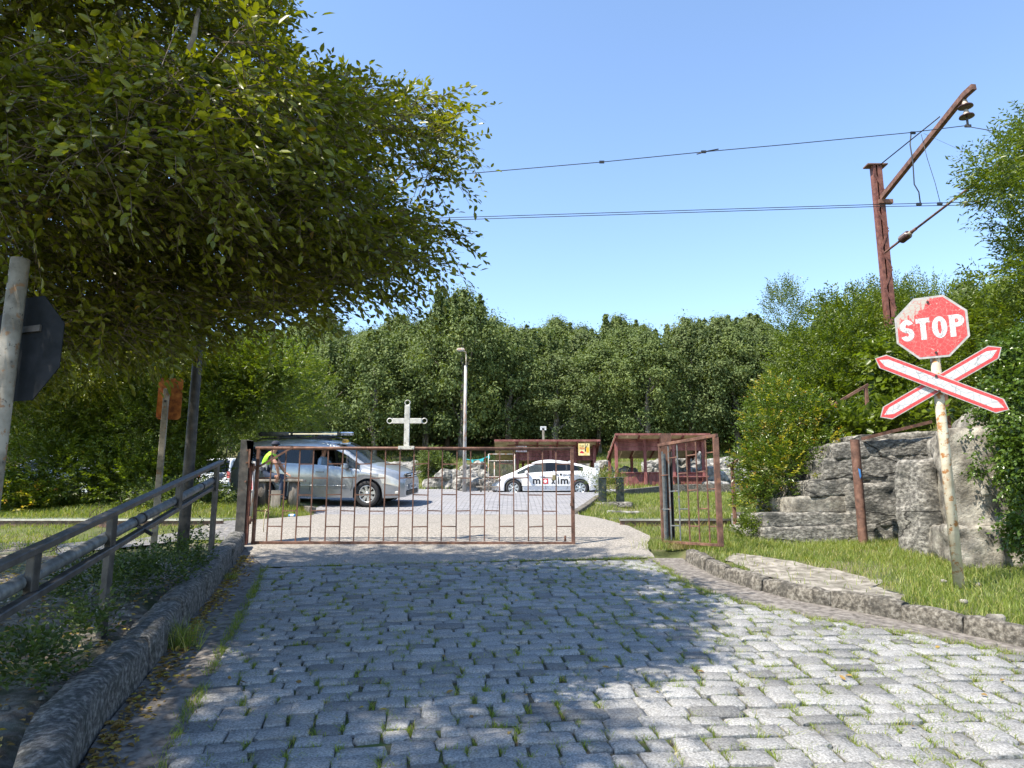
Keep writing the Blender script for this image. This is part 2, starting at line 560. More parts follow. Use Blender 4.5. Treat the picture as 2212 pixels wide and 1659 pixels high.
M_STONE = mat('granite_setts', [(.145, .143, .138), (.245, .242, .234), (.345, .34, .328)], 85, 6, .8, .8, .006, 130, rnd=(.55, 1.16), over=((.135, .125, .11), 4.5, .56, .78))
def add_swell(m, scale, dist):
    nt = m.node_tree; bs = next(n for n in nt.nodes if n.type == 'BSDF_PRINCIPLED')
    b = nt.nodes.new('ShaderNodeBump'); b.inputs['Strength'].default_value = .8; b.inputs['Distance'].default_value = dist
    nt.links.new(_noise(nt, _pos(nt), scale, 4, .6), b.inputs['Height'])
    nt.links.new(b.outputs[0], bs.inputs['Normal'].links[0].from_node.inputs['Normal'])
add_swell(M_STONE, 16, .022)
M_BED = mat('joint_soil_and_moss', [(.035, .03, .02), (.075, .065, .042), (.115, .10, .07)], 18, 7, .95, .6, .01, over=((.07, .10, .025), 5, .46, .58))
M_GUTTER = mat('worn_concrete_gutter', [(.075, .066, .058), (.15, .134, .118), (.22, .20, .178)], 16, 10, .9, .5, .006, 90, over=((.09, .08, .07), 2.2, .56, .75))
M_KERB = mat('old_kerb_concrete', [(.05, .044, .036), (.135, .12, .098), (.25, .23, .195)], 26, 10, .92, 1.0, .018, 55, over=((.055, .05, .042), 6, .50, .66))
M_KERB_DARK = mat('mossy_kerb_concrete', [(.05, .048, .045), (.12, .115, .108), (.25, .24, .22)], 30, 10, .92, 1.0, .02, 55, over=((.04, .043, .036), 9, .48, .66))
M_SLAB = mat('crossing_concrete', [(.13, .118, .10), (.235, .214, .188), (.35, .322, .288)], 38, 8, .92, .7, .008, 60, over=((.16, .148, .13), 1.4, .54, .8))
M_ASPHALT = mat('grey_asphalt', [(.09, .087, .085), (.155, .15, .147), (.22, .21, .205)], 14, 9, .9, .7, .008, 70)
M_PATCH = mat('worn_concrete_patch', [(.12, .105, .085), (.22, .20, .165), (.33, .30, .26)], 8, 10, .95, 1.0, .016, 30, over=((.13, .12, .09), 3, .52, .7))
M_CONC = mat('weathered_board_marked_concrete', [(.075, .07, .062), (.19, .178, .157), (.36, .34, .30)], 14, 11, .95, 1.0, .03, 22, over=((.055, .055, .05), 2.3, .50, .64), stretch=(1, 1, 1.7))
def add_cracks(m, scale, stretch, wid, dark=(.03, .028, .025)):
    nt = m.node_tree; bs = next(n for n in nt.nodes if n.type == 'BSDF_PRINCIPLED')
    src = bs.inputs['Base Color'].links[0].from_socket
    P = _pos(nt)
    mp = nt.nodes.new('ShaderNodeMapping'); mp.inputs['Scale'].default_value = stretch; nt.links.new(P, mp.inputs['Vector'])
    nz = nt.nodes.new('ShaderNodeTexNoise'); nz.inputs['Scale'].default_value = 2.2; nz.inputs['Detail'].default_value = 6; nt.links.new(mp.outputs[0], nz.inputs['Vector'])
    d = nt.nodes.new('ShaderNodeMix'); d.data_type = 'VECTOR'; d.inputs[0].default_value = .35
    nt.links.new(mp.outputs[0], d.inputs[4]); nt.links.new(nz.outputs['Color'], d.inputs[5])
    v = nt.nodes.new('ShaderNodeTexVoronoi'); v.feature = 'DISTANCE_TO_EDGE'; v.inputs['Scale'].default_value = scale
    nt.links.new(d.outputs[1], v.inputs['Vector'])
    f = _ramp(nt, v.outputs['Distance'], [(0.0, 1.0), (wid, 0.0)])
    nt.links.new(_mix(nt, f, src, dark), bs.inputs['Base Color'])
    b = nt.nodes.new('ShaderNodeBump'); b.invert = True; b.inputs['Strength'].default_value = 1.0; b.inputs['Distance'].default_value = .02
    nt.links.new(f, b.inputs['Height'])
    old = bs.inputs['Normal'].links[0].from_node
    nt.links.new(b.outputs[0], old.inputs['Normal'])
    return m
add_cracks(M_CONC, .8, (.55, .55, 2.6), .011)
M_CONC_L = mat('pale_crumbling_concrete', [(.10, .09, .075), (.235, .215, .18), (.38, .355, .30)], 5, 11, .95, 1.0, .03, 26, over=((.10, .095, .085), 2.6, .54, .7))
M_ROCK = mat('limestone', [(.09, .088, .08), (.24, .23, .21), (.42, .40, .365)], 5, 11, .95, 1.0, .05, 9, over=((.12, .12, .10), 1.7, .53, .68))
M_RUST = mat('rusty_brown_iron', [(.075, .038, .027), (.13, .065, .046), (.19, .10, .07)], 9, 8, .72, .5, .003, 60, spec=.4, over=((.27, .12, .055), 14, .60, .72), over2=((.055, .035, .028), 5, .62, .74))
M_RUST_RED = mat('red_oxide_paint', [(.085, .034, .026), (.145, .055, .042), (.20, .085, .06)], 8, 8, .72, .4, .003, 50, over=((.12, .055, .035), 9, .56, .7))
M_DARKIRON = mat('dark_weathered_iron', [(.022, .02, .02), (.045, .042, .04), (.085, .075, .068)], 8, 8, .62, .4, .003, 60, spec=.45, over=((.12, .06, .035), 11, .64, .74))
M_BLUEIRON = mat('greyed_blue_iron', [(.07, .082, .088), (.13, .145, .15), (.19, .205, .205)], 12, 8, .6, .4, .003, 60, over=((.20, .09, .045), 12, .56, .66))
M_RAILPAINT = mat('grey_painted_steel_rail', [(.02, .019, .018), (.042, .04, .038), (.075, .07, .066)], 9, 8, .5, .5, .003, 50, spec=.5)
M_PIPE = mat('dull_galvanised_pipe', [(.08, .085, .085), (.14, .145, .145), (.20, .205, .20)], 10, 7, .5, .2, .002, 40, metal=.3)
M_RAILTOP = mat('track_steel', [(.08, .05, .04), (.14, .085, .06), (.20, .13, .10)], 10, 7, .6, .3, .003)
M_RAILSHINE = mat('polished_rail_head', [(.35, .33, .31), (.5, .48, .46)], 6, 5, .28, .1, .001, metal=.9)
M_POLE = mat('flaking_cream_paint', [(.38, .32, .225), (.50, .44, .33), (.58, .52, .40)], 6, 8, .7, .5, .003, 40, obj=True, over=((.33, .15, .05), 13, .53, .60), over2=((.10, .075, .05), 24, .63, .68))
M_POLE2 = mat('dirty_grey_white_paint', [(.15, .13, .10), (.26, .232, .185), (.34, .305, .25)], 6, 8, .7, .5, .003, 40, obj=True, over=((.25, .14, .07), 15, .57, .63), over2=((.07, .06, .05), 28, .61, .65))
M_GALV = mat('galvanised_lamp_pole', [(.26, .25, .235), (.38, .365, .345), (.50, .48, .46)], 4, 7, .6, .2, .002, over=((.33, .16, .08), 5, .50, .62), stretch=(2, 2, .5))
M_RUSTPLATE = mat('orange_rusted_plate', [(.16, .045, .012), (.34, .105, .022), (.48, .18, .04)], 8, 9, .8, .5, .003, 40, over=((.12, .035, .012), 5, .56, .7))
M_SIGNBACK = mat('dark_sign_back', [(.007, .009, .011), (.013, .015, .018), (.02, .022, .026)], 5, 6, .8, .2, .002, spec=.15)
M_REDWOOD = mat('faded_red_brown_boards', [(.15, .048, .042), (.225, .078, .068), (.31, .125, .11)], 5, 8, .75, .4, .004, 40, over=((.11, .04, .035), 9, .58, .72), stretch=(1, 1, .35))
M_PALEWOOD = mat('pale_plywood', [(.40, .31, .21), (.55, .44, .32), (.65, .55, .43)], 3, 7, .7, .2, .003)
M_OLDWOOD = mat('grey_weathered_wood', [(.14, .12, .10), (.25, .22, .185), (.36, .32, .27)], 8, 9, .85, .6, .005, 30, stretch=(1, 1, .25))
M_DARKGREEN = mat('dark_green_painted_iron', [(.014, .022, .02), (.026, .038, .034), (.05, .06, .055)], 7, 8, .55, .4, .003, over=((.12, .055, .03), 6, .60, .7))
M_BARK = mat('grey_brown_bark', [(.06, .05, .042), (.13, .115, .098), (.24, .22, .195)], 7, 9, .9, 1.0, .02, 26, stretch=(1, 1, .3))
M_LIMB = mat('pale_branch_bark', [(.10, .085, .07), (.22, .195, .165), (.36, .33, .29)], 12, 8, .85, .8, .012, 40, stretch=(.5, .5, .5))
M_TWIG = mat('brown_twigs', [(.06, .045, .03), (.12, .09, .065), (.2, .165, .13)], 20, 6, .85, .3, .004)
M_TERRAIN = mat('grass_covered_earth', [(.05, .062, .018), (.08, .095, .028), (.12, .11, .05)], 1.3, 10, .95, .8, .03, 22, over=((.17, .145, .095), .55, .54, .66))
M_DIRT = mat('dry_gravelly_earth', [(.075, .06, .045), (.15, .125, .098), (.27, .24, .20)], 9, 10, .95, 1.0, .02, 55, over=((.06, .085, .022), .9, .50, .62))
M_GRASS = leaf_mat('grass_blades', (.06, .105, .014), (.20, .25, .05), (.36, .32, .13), .35, .5, .86)
M_JGRASS = leaf_mat('joint_grass', (.07, .12, .015), (.21, .27, .045), (.28, .23, .09), .3, .5, .88)
M_DRYGRASS = leaf_mat('dry_grass', (.16, .13, .05), (.30, .26, .12), None, .3, .6)
M_LEAF = leaf_mat('hornbeam_leaves', (.011, .024, .004), (.17, .188, .012), (.24, .13, .02), .32, .38, .985)
M_FOREST = leaf_mat('forest_leaves', (.032, .058, .017), (.122, .165, .046), (.16, .18, .045), .2, .75, .93)
M_FOREST2 = leaf_mat('grey_green_leaves', (.04, .064, .022), (.12, .158, .052), None, .2, .75)
M_HEDGE = leaf_mat('fresh_shrub_leaves', (.022, .046, .006), (.12, .165, .017), (.20, .17, .03), .33, .38, .97)
M_SHADED_WEED = leaf_mat('shaded_weed_leaves', (.012, .026, .006), (.055, .09, .018), None, .25, .5)  # weed green darkened in the colour itself for the shade on the left
M_PHOT = leaf_mat('glossy_shrub_leaves', (.026, .055, .009), (.095, .145, .018), (.33, .13, .03), .3, .3, .94)
M_YOUNG = leaf_mat('yellow_orange_shoots', (.15, .19, .02), (.34, .31, .05), (.42, .17, .05), .35, .35, .82)
M_IVY = leaf_mat('ivy_leaves', (.024, .05, .010), (.085, .14, .022), (.17, .2, .03), .25, .3, .95)
M_DEADLEAF = leaf_mat('fallen_leaves', (.09, .045, .018), (.30, .20, .05), (.42, .36, .05), .2, .6, .85)
M_SILVER = plain('silver_car_paint', (.36, .375, .39), .30, .5, .5, .6)
M_WHITE = plain('white_car_paint', (.72, .72, .72), .3, 0, .5, .8)
M_BLUECAR = plain('dark_blue_car_paint', (.07, .095, .15), .3, .3, .5, .8)
M_BLACKPLASTIC = plain('black_plastic', (.018, .018, .02), .5)
M_TYRE = plain('tyre_rubber', (.022, .022, .024), .85)
M_ALLOY = plain('alloy_wheel', (.55, .56, .57), .32, .8)
M_CHROME = plain('chrome', (.75, .76, .78), .12, 1.0)
M_GLASS_D = glass_mat('dark_tinted_glass', (.05, .055, .062), .35)
M_GLASS = glass_mat('car_glass', (.45, .52, .53), .60)
M_LAMPGLASS = plain('lamp_lens', (.55, .54, .50), .12, .1, .6, .8)
M_REDLENS = plain('red_tail_lens', (.42, .02, .02), .2, 0, .5, .7)
M_AMBER = plain('yellow_plastic', (.85, .42, .02), .35)
M_SKIN = plain('skin', (.42, .22, .15), .55)
M_HAIR = plain('dark_hair', (.02, .018, .016), .6)
M_HIVIS = plain('lime_hi_vis_cloth', (.30, .62, .03), .7)
M_NAVY = plain('navy_cloth', (.022, .026, .045), .85)
M_BLACKCLOTH = plain('black_cloth', (.014, .014, .016), .9)
M_JEANS = plain('blue_jeans', (.035, .05, .09), .85)
M_STRIPE = plain('reflective_grey_stripe', (.42, .42, .42), .4)
M_SHIRT = plain('light_blue_shirt', (.33, .42, .52), .8)
M_SIGNRED = cracked('faded_sign_red', (.46, .035, .033), (.40, .15, .13), 22, (.42, .10, .09), ((.36, .335, .29), -.02), .05, .45)
M_BANDRED = cracked('red_band', (.48, .028, .03), (.36, .13, .12), 30, (.5, .08, .08), None, .03, .45)
M_SIGNWHITE = cracked('cracked_grey_white_sheeting', (.43, .44, .45), (.21, .21, .215), 13, (.36, .355, .34), None, .04, .4)
M_LETTER = cracked('cracked_white_letters', (.52, .52, .52), (.2, .19, .19), 16, (.44, .42, .4), None, .06, .4)
M_EDGE = mat('dull_white_sign_edge', [(.28, .27, .265), (.40, .39, .38)], 20, 6, .6, .2, .001, obj=True)
M_BOLT = plain('dark_bolt', (.05, .04, .035), .5, .6)
M_BRASS = plain('aged_brass', (.30, .25, .13), .4, .8)
M_WIRE = plain('dark_copper_wire', (.03, .032, .034), .5, .4)
M_PORC_BROWN = plain('brown_porcelain', (.055, .024, .02), .35, 0, .5, 0)
M_PORC_WHITE = plain('pale_porcelain', (.36, .30, .23), .5, 0, .4, 0)
M_PRINT_BLACK = plain('black_print', (.02, .02, .022), .5)
M_PRINT_RED = plain('red_print', (.55, .02, .03), .45)
M_PRINT_WHITE = plain('white_print', (.78, .78, .78), .5)
M_POSTER = mat('yellow_poster', [(.60, .42, .12), (.74, .58, .24), (.80, .70, .38)], 4, 4, .6, 0, obj=True)
M_PAPER = plain('white_board', (.68, .68, .68), .6)
M_CROSS = mat('silver_painted_iron', [(.46, .46, .44), (.62, .62, .59), (.72, .72, .69)], 12, 8, .5, .4, .003, 50, metal=.3, over=((.30, .28, .24), 9, .58, .7))
M_ROPE = plain('pale_rope', (.5, .42, .26), .9)
M_TEAL = plain('teal_rag', (.03, .42, .46), .7)
M_BLUELITTER = plain('blue_litter', (.05, .22, .55), .5)
# ------------------------------------------------------------------ ground and road
LCE = [(-0.62, 1.0)] + [(p.x, p.y) for p in (gp(*q) for q in ((348, 1659), (405, 1550), (486, 1397), (552, 1277), (572, 1227)))]
RCE = [(6.4, 2.0), (5.0, 4.2)] + [(p.x, p.y) for p in (gp(*q) for q in ((2212, 1423), (2115, 1399), (1982, 1376), (1848, 1353), (1748, 1336), (1632, 1309), (1548, 1288), (1478, 1259), (1405, 1206)))]
def XCL(y): return float(np.interp(y, [q[1] for q in LCE], [q[0] for q in LCE]))
def XCR(y): return float(np.interp(y, [q[1] for q in RCE], [q[0] for q in RCE]))
SLAB_L = [(LCE[-1][0] - .02, LCE[-1][1]), (-3.95, 10.9), (-4.25, 11.5), (-5.0, 12.2), (-5.6, 13.2), (-5.2, 14.6), (-4.5, 15.6), (-4.35, 16.1)]
SLAB_R = [(RCE[-1][0] + .05, RCE[-1][1])] + [(p.x, p.y) for p in (gp(*q) for q in ((1398, 1180), (1408, 1160), (1362, 1139), (1312, 1124)))] + [(1.75, 15.2), (1.45, 16.1)]
LOT_L = [(-4.35, 15.95), (-4.65, 16.5), (-6.0, 18.6), (-9, 21), (-13, 23.5), (-15, 26), (-16, 31)]
LOT_R = [(1.45, 15.95), (1.62, 17), (3.0, 22.6), (4.3, 25.2), (6.2, 29.2), (6.3, 31)]

def in_poly(x, y, poly):
    c = False
    j = len(poly) - 1
    for i in range(len(poly)):
        xi, yi = poly[i]; xj, yj = poly[j]
        if (yi > y) != (yj > y) and x < (xj - xi) * (y - yi) / (yj - yi) + xi: c = not c
        j = i
    return c
SLAB_POLY = SLAB_L + SLAB_R[::-1]
LOT_POLY = LOT_L + LOT_R[::-1]

# terrain sheet: fine near the camera, coarse far off
def axis(segs):
    out = []
    for a, b, st in segs: out += list(np.arange(a, b, st))
    return out + [segs[-1][1]]
gx = axis([(-300, -60, 30), (-60, -16, 2.5), (-16, -6, .5), (-6, 7, .22), (7, 14, .5), (14, 60, 2.5), (60, 300, 30)])
gy = axis([(-15, 0, 1.0), (0, 17, .22), (17, 34, .5), (34, 60, 1.5), (60, 140, 8), (140, 600, 46)])
tv, tf = [], []
for y in gy:
    for x in gx:
        z = H(x, y) - .02
        if y < 13.0 and XL(y) - .05 < x < XRr(y) + .08: z -= .06
        elif in_poly(x, y, SLAB_POLY) or in_poly(x, y, LOT_POLY): z -= .07
        tv.append((x, y, z))
nx = len(gx)
for i in range(len(gy) - 1):
    for j in range(nx - 1):
        a = i * nx + j
        tf.append((a, a + 1, a + nx + 1, a + nx))
me = bpy.data.meshes.new('ground'); me.from_pydata(tv, [], tf)
me.polygons.foreach_set('use_smooth', [True] * len(tf))
cen = np.empty(len(tf) * 3); me.polygons.foreach_get('center', cen); cen = cen.reshape(-1, 3)
mi = np.zeros(len(tf), dtype=np.int32)
for k, (x, y, z) in enumerate(cen):
    if x < -1 and y < 11.4 and x > -14 and mnoise.noise(Vector((x * .5, y * .8, 5))) < .25 - .12 * max(0, y - 8): mi[k] = 1
me.polygons.foreach_set('material_index', mi)
tag(link('ground', me, [M_TERRAIN, M_DIRT]), kind='structure')

strip('gutter', [(XL(y), y) for y in np.linspace(.6, 11.45, 24)], [(XCL(min(y, 9.6)) + .06 + (max(0, y - 9.6)) * -.18, y) for y in np.linspace(.6, 11.45, 24)], .004, M_GUTTER, 4, 40)
strip('gutter', [(XCR(y) - .06, y) for y in np.linspace(2.2, 10.35, 30)], [(XRr(y) + .03, y) for y in np.linspace(2.2, 10.35, 30)], .004, M_GUTTER, 4, 40)
strip('crossing_slab', SLAB_L, SLAB_R, .010, M_SLAB, 10, 30, jit=.05)
strip('parking_lot', LOT_L, LOT_R, .006, None, 14, 40)
M_PAVER = None
def paver_material():
    m, nt, bs, out = _new('grey_lot_pavers')
    P = _pos(nt)
    br = nt.nodes.new('ShaderNodeTexBrick'); nt.links.new(P, br.inputs['Vector'])
    br.inputs['Scale'].default_value = 1.0; br.inputs['Brick Width'].default_value = .24; br.inputs['Row Height'].default_value = .16; br.inputs['Mortar Size'].default_value = .012
    br.inputs['Color1'].default_value = (.20, .20, .215, 1); br.inputs['Color2'].default_value = (.29, .285, .30, 1); br.inputs['Mortar'].default_value = (.07, .068, .07, 1)
    c = _mix(nt, _ramp(nt, _noise(nt, P, .8, 6), [(.35, 0.0), (.7, .6)]), br.outputs[0], (.25, .24, .235))
    nt.links.new(c, bs.inputs['Base Color']); bs.inputs['Roughness'].default_value = .85
    h = _mix(nt, .4, br.outputs['Fac'], _noise(nt, P, 30, 6))
    b = nt.nodes.new('ShaderNodeBump'); b.invert = True; b.inputs['Strength'].default_value = .8; b.inputs['Distance'].default_value = .02
    nt.links.new(h, b.inputs['Height']); nt.links.new(b.outputs[0], bs.inputs['Normal'])
    return m
M_PAVER = paver_material()
bpy.data.objects['parking_lot'].data.materials.append(M_PAVER)
# footpath that joins from the left
pth_n = [(p.x, p.y) for p in (gp(*q) for q in ((120, 1232), (230, 1218), (330, 1206), (420, 1190), (500, 1172)))]
pth_f = [(p.x, p.y) for p in (gp(*q) for q in ((120, 1208), (240, 1184), (330, 1163), (420, 1143), (500, 1126)))]
strip('footpath', pth_n + [(-4.35, 11.7)], pth_f + [(-5.2, 14.4)], .02, M_ASPHALT, 5, 20, hfun=lambda x, y: H(x, y), jit=.06)

# granite setts
road = strip('cobbled_road', [(XCL(y), y) for y in np.linspace(1.0, 9.75, 30)], [(XCR(max(2.0, y)), max(2.0, y)) for y in np.linspace(1.0, 10.45, 30)], -.004, M_BED, 12, 50)
road.name = 'cobbled_road'
TH = math.atan2(.8, 5.3)
er, et = Vector((math.cos(TH), math.sin(TH))), Vector((-math.sin(TH), math.cos(TH)))
O = Vector(LCE[-1])
TOP = (O, Vector(RCE[-1]))
stones = []
t = .12
while t < 8.4:
    dep = RD.uniform(.125, .19)
    pb = O - et * (t + dep / 2); s = 0.0
    for _ in range(8):
        q = pb + er * s; s += (XCL(q.y) - q.x) / er.x
    s += RD.uniform(-.02, .03)
    while s < 9:
        w = RD.uniform(.14, .26) if RD.random() > .15 else RD.uniform(.24, .33)
        g = RD.uniform(.005, .016)
        c = O - et * (t + dep / 2) + er * (s + w / 2)
        bend = .10 * math.sin(s * .55 + .5) + RD.gauss(0, .008) + .035 * mnoise.noise(Vector((c.x * 1.1, c.y * 1.1, 3))) - .05 * max(0, s - 2.6)
        c = c + et * bend
        if 2.2 < c.y and XCL(c.y) + w * .2 < c.x < XCR(c.y) - w * .22:
            stones.append((c, w - g, dep - RD.uniform(.004, .016), TH + .06 * math.cos(s * .55 + .5) - .02 * max(0, s - 2.6)))
        s += w
    t += dep
def sett(c, w, d, th, k):
    n = 4
    cs, sn = math.cos(th), math.sin(th)
    tilt = (RD.gauss(0, .022), RD.gauss(0, .03)); lift = RD.gauss(.006, .005)
    cj = [(RD.gauss(0, .013), RD.gauss(0, .011)) for _ in range(4)]
    top, vs, fs = [], [], []
    for i in range(n):
        for j in range(n):
            a, b = i / (n - 1), j / (n - 1)
            e = min(a, 1 - a, b, 1 - b) < 1e-6
            aa = a if i in (0, n - 1) else (a - .5) * 2.52 + .5
            bb = b if j in (0, n - 1) else (b - .5) * 2.46 + .5
            x = (aa - .5) * w; y = (bb - .5) * d
            q = [(1 - a) * (1 - b), a * (1 - b), (1 - a) * b, a * b]
            corner = i in (0, n - 1) and j in (0, n - 1)
            x += sum(q[m] * cj[m][0] for m in range(4)); y += sum(q[m] * cj[m][1] for m in range(4))
            if corner: x *= RD.uniform(.86, .98); y *= RD.uniform(.84, .98)
            elif e: x += RD.uniform(-.009, .007); y += RD.uniform(-.010, .007)
            X, Y = c.x + x * cs - y * sn, c.y + x * sn + y * cs
            z = ZR(Y) + lift + .012 + tilt[0] * x + tilt[1] * y + RD.uniform(-.003, .003) - (.009 if e else 0) - (.003 if corner else 0)
            vs.append((X, Y, z))
    for i in range(n - 1):
        for j in range(n - 1):
            fs.append((i * n + j, (i + 1) * n + j, (i + 1) * n + j + 1, i * n + j + 1))
    rim = [i * n for i in range(n)] + [(n - 1) * n + j for j in range(1, n)] + [i * n + n - 1 for i in range(n - 2, -1, -1)] + [j for j in range(n - 2, 0, -1)]
    b0 = len(vs)
    for r in rim:
        x, y, z = vs[r]
        vs.append((c.x + (x - c.x) * 1.02, c.y + (y - c.y) * 1.02, ZR(y) - .05))
    m = len(rim)
    for q in range(m):
        q2 = (q + 1) % m
        fs.append((rim[q2], rim[q], b0 + q, b0 + q2))
    return vs, fs
def near_key(s):
    px, py, f = proj((s[0].x, s[0].y, ZR(s[0].y)))
    inside = -60 < px < 2270 and py < 1760
    return (0 if inside else 1, -s[1] * s[2] / (f * f * f))
stones.sort(key=near_key)
rest_v, rest_f, rest_r = [], [], []
TONES = [.5, .3, .75, .62, .9, .55, .7, .4, .8, .6, 1.0, .66]
for k, (c, w, d, th) in enumerate(stones):
    vs, fs = sett(c, w, d, th, k)
    tone = min(1, max(0, RD.gauss(.68, .15) if RD.random() > .10 else RD.uniform(.0, .3)))
    if k < 300:
        zc = ZR(c.y)
        me = bpy.data.meshes.new('cobblestone')
        me.from_pydata([(x - c.x, y - c.y, z - zc) for x, y, z in vs], [], fs)
        me.polygons.foreach_set('use_smooth', [i < 9 for i in range(len(fs))])
        a = me.attributes.new('rnd', 'FLOAT', 'POINT'); a.data.foreach_set('value', [tone] * len(vs))
        link('cobblestone', me, M_STONE, road, (c.x, c.y, zc))
    else:
        b = len(rest_v)
        rest_v += vs; rest_f += [[b + i for i in f] for f in fs]; rest_r += [tone] * len(vs)
me = bpy.data.meshes.new('distant_cobblestones'); me.from_pydata(rest_v, [], rest_f)
me.polygons.foreach_set('use_smooth', [(i % 21) < 9 for i in range(len(rest_f))])
a = me.attributes.new('rnd', 'FLOAT', 'POINT'); a.data.foreach_set('value', rest_r)
tag(link('small_cobblestones', me, M_STONE, road), kind='stuff')

# grass growing in the joints
gpts = []
for (c, w, d, th) in stones:
    e1 = Vector((math.cos(th), math.sin(th))); e2 = Vector((-math.sin(th), math.cos(th)))
    dens = .45 + .5 * max(0, mnoise.noise(Vector((c.x * .8, c.y * .8, 2))) + .3) + .32 * max(0, c.x - .3)
    for sg, (q, lng, oth) in enumerate(((e1, d, w), (e2, w, d))):
        if RD.random() < dens * (.95 if sg == 0 else .40):
            base = c + q * (oth / 2 + .012)
            al = e2 if sg == 0 else e1
            u0 = RD.uniform(-.5, .5) * lng * .6
            for _ in range(RD.randint(20, 80)):
                p = base + al * (u0 + RD.gauss(0, .035)) + q * RD.gauss(0, .016)
                gpts.append((p.x, p.y, ZR(p.y) - .008))
for y in np.linspace(2.5, 9.6, 260):
    if RD.random() < .5:
        for _ in range(RD.randint(6, 40)): gpts.append((XCL(y) + RD.gauss(.0, .03), y + RD.gauss(0, .03), ZR(y)))
    if RD.random() < .8:
        for _ in range(RD.randint(6, 40)): gpts.append((XCR(y) + RD.gauss(-.03, .05), y + RD.gauss(0, .03), ZR(y)))
for q in np.linspace(0, 1, 150):
    p = TOP[0].lerp(TOP[1], q)
    if RD.random() < .25 + .6 * q:
        for _ in range(RD.randint(10, 40)): gpts.append((p.x + RD.gauss(0, .04), p.y + RD.gauss(-.02, .03), ZR(p.y)))
gpts = np.array(gpts)
tag(link('joint_grass', grass_mesh('joint_grass', gpts, .014 + .042 * NR.random(len(gpts)) ** 1.5, .005, 1.4), M_JGRASS), kind='stuff')

# kerbs: one row of old kerb stones on each side
def kerb_row(name, fx, ys, width, height, matr, side, cuts):
    root = bpy.data.objects.new(name, None); COL.objects.link(root); tag(root, kind='structure')
    for i in range(len(cuts) - 1):
        y0, y1 = cuts[i] + .003, cuts[i + 1] - .003
        n = max(5, int((y1 - y0) / .11)); m = 7
        vs, fs = [], []
        sd = RD.uniform(0, 50)
        dz = RD.uniform(-.018, .014); dxo = RD.uniform(-.012, .012)
        # cross section from the road foot over the top to the outer foot
        sec = [(0, -.06), (.004, height * .45), (.012, height * .88), (.05, height), (width * .6, height + .004), (width * .93, height - .012), (width, height * .6), (width, -.12)]
        for a in range(n + 1):
            y = y0 + (y1 - y0) * a / n
            x = fx(y)
            tx = fx(y + .02) - fx(y - .02); L = math.hypot(tx, .04)
            nx_, ny_ = side * .04 / L, -side * tx / L
            edge = .018 if a in (0, n) else 0
            for (o, z) in sec:
                p = Vector((x + nx_ * (o + dxo), y + ny_ * (o + dxo), ZR(y) + z + dz))
                ns = mnoise.fractal(p * 5 + Vector((sd, 0, 0)), 1.0, 2.1, 4) * .016
                k = 1 if z > 0 else 0
                p.z += (ns - edge) * k
                p.x += nx_ * (ns * .8 + edge * (1 if o < .02 else 0)) * k; p.y += ny_ * ns * .8 * k
                vs.append(tuple(p))
        q = len(sec)
        for a in range(n):
            for b in range(q - 1):
                f = (a * q + b, a * q + b + 1, (a + 1) * q + b + 1, (a + 1) * q + b)
                fs.append(f if side < 0 else f[::-1])
        f0 = tuple(range(q)); f1 = tuple(range(n * q, n * q + q))
        fs.append(f0[::-1] if side < 0 else f0); fs.append(f1 if side < 0 else f1[::-1])
        me = bpy.data.meshes.new('kerb_stone'); me.from_pydata(vs, [], fs)
        me.polygons.foreach_set('use_smooth', [True] * (len(fs) - 2) + [False, False])
        link('kerb_stone', me, matr, root)
    return root
kerb_row('mossy_kerb', XL, None, .24, .26, M_KERB_DARK, -1, [1.6, 2.7, 3.75, 5.3, 6.45, 7.6, 8.7, 9.75, 10.9, 11.35])
kerb_row('pale_kerb', XRr, None, .17, .165, M_KERB, 1, [2.4, 3.4, 4.3, 5.2, 5.85, 6.3, 6.75, 7.3, 8.05, 8.75, 9.35, 10.12])
# low concrete edging round the lawn by the parking lot and along the lot's left side
def edging(name, pts, w, h, matr, top=0.0):
    root = bpy.data.objects.new(name, None); COL.objects.link(root); tag(root, kind='structure')
    for a, b in zip(pts, pts[1:]):
        mb = MB(); a = Vector(a); b = Vector(b)
        mb.bar((a.x, a.y, a.z), (b.x, b.y, b.z), w, h)
        mb.build('edging_slab', matr, root, bevel=.012)
EA = [(1.44, 16.3), (1.9, 18.2), (2.4, 20.3), (3.0, 22.6), (3.9, 24.6), (5.1, 27.0), (6.55, 29.9)]
edging('lawn_edging', [(x, y, ZR(y) - .10 + .24 * sstep(23, 30, y) + .25 * sstep(26, 30, y) * 0) for x, y in EA] + [(x, 30.1, ZR(30) + .16 + .01 * i) for i, x in enumerate((7.6, 8.6, 9.7))], .16, .36, M_KERB)
edging('lot_edging', [(x - .05, y, ZR(y) + .05) for x, y in ((-4.45, 16.3), (-5.1, 17.3), (-6.0, 18.6), (-7.4, 19.7), (-9.0, 20.9), (-11, 22.3))], .15, .22, M_KERB)
# worn concrete patch in the verge
pa = [(p.x, p.y) for p in (gp(*q, .14) for q in ((1565, 1207), (1700, 1257), (1830, 1283), (1940, 1293)))]
pb = [(p.x, p.y) for p in (gp(*q, .14) for q in ((1590, 1192), (1720, 1213), (1850, 1240), (1965, 1280)))]
strip('concrete_patch', pa, pb, -.012, M_PATCH, 8, 60, hfun=lambda x, y: max(H(x, y), ZR(y) + .12), jit=.16)
PATCH_POLY = pa + pb[::-1]
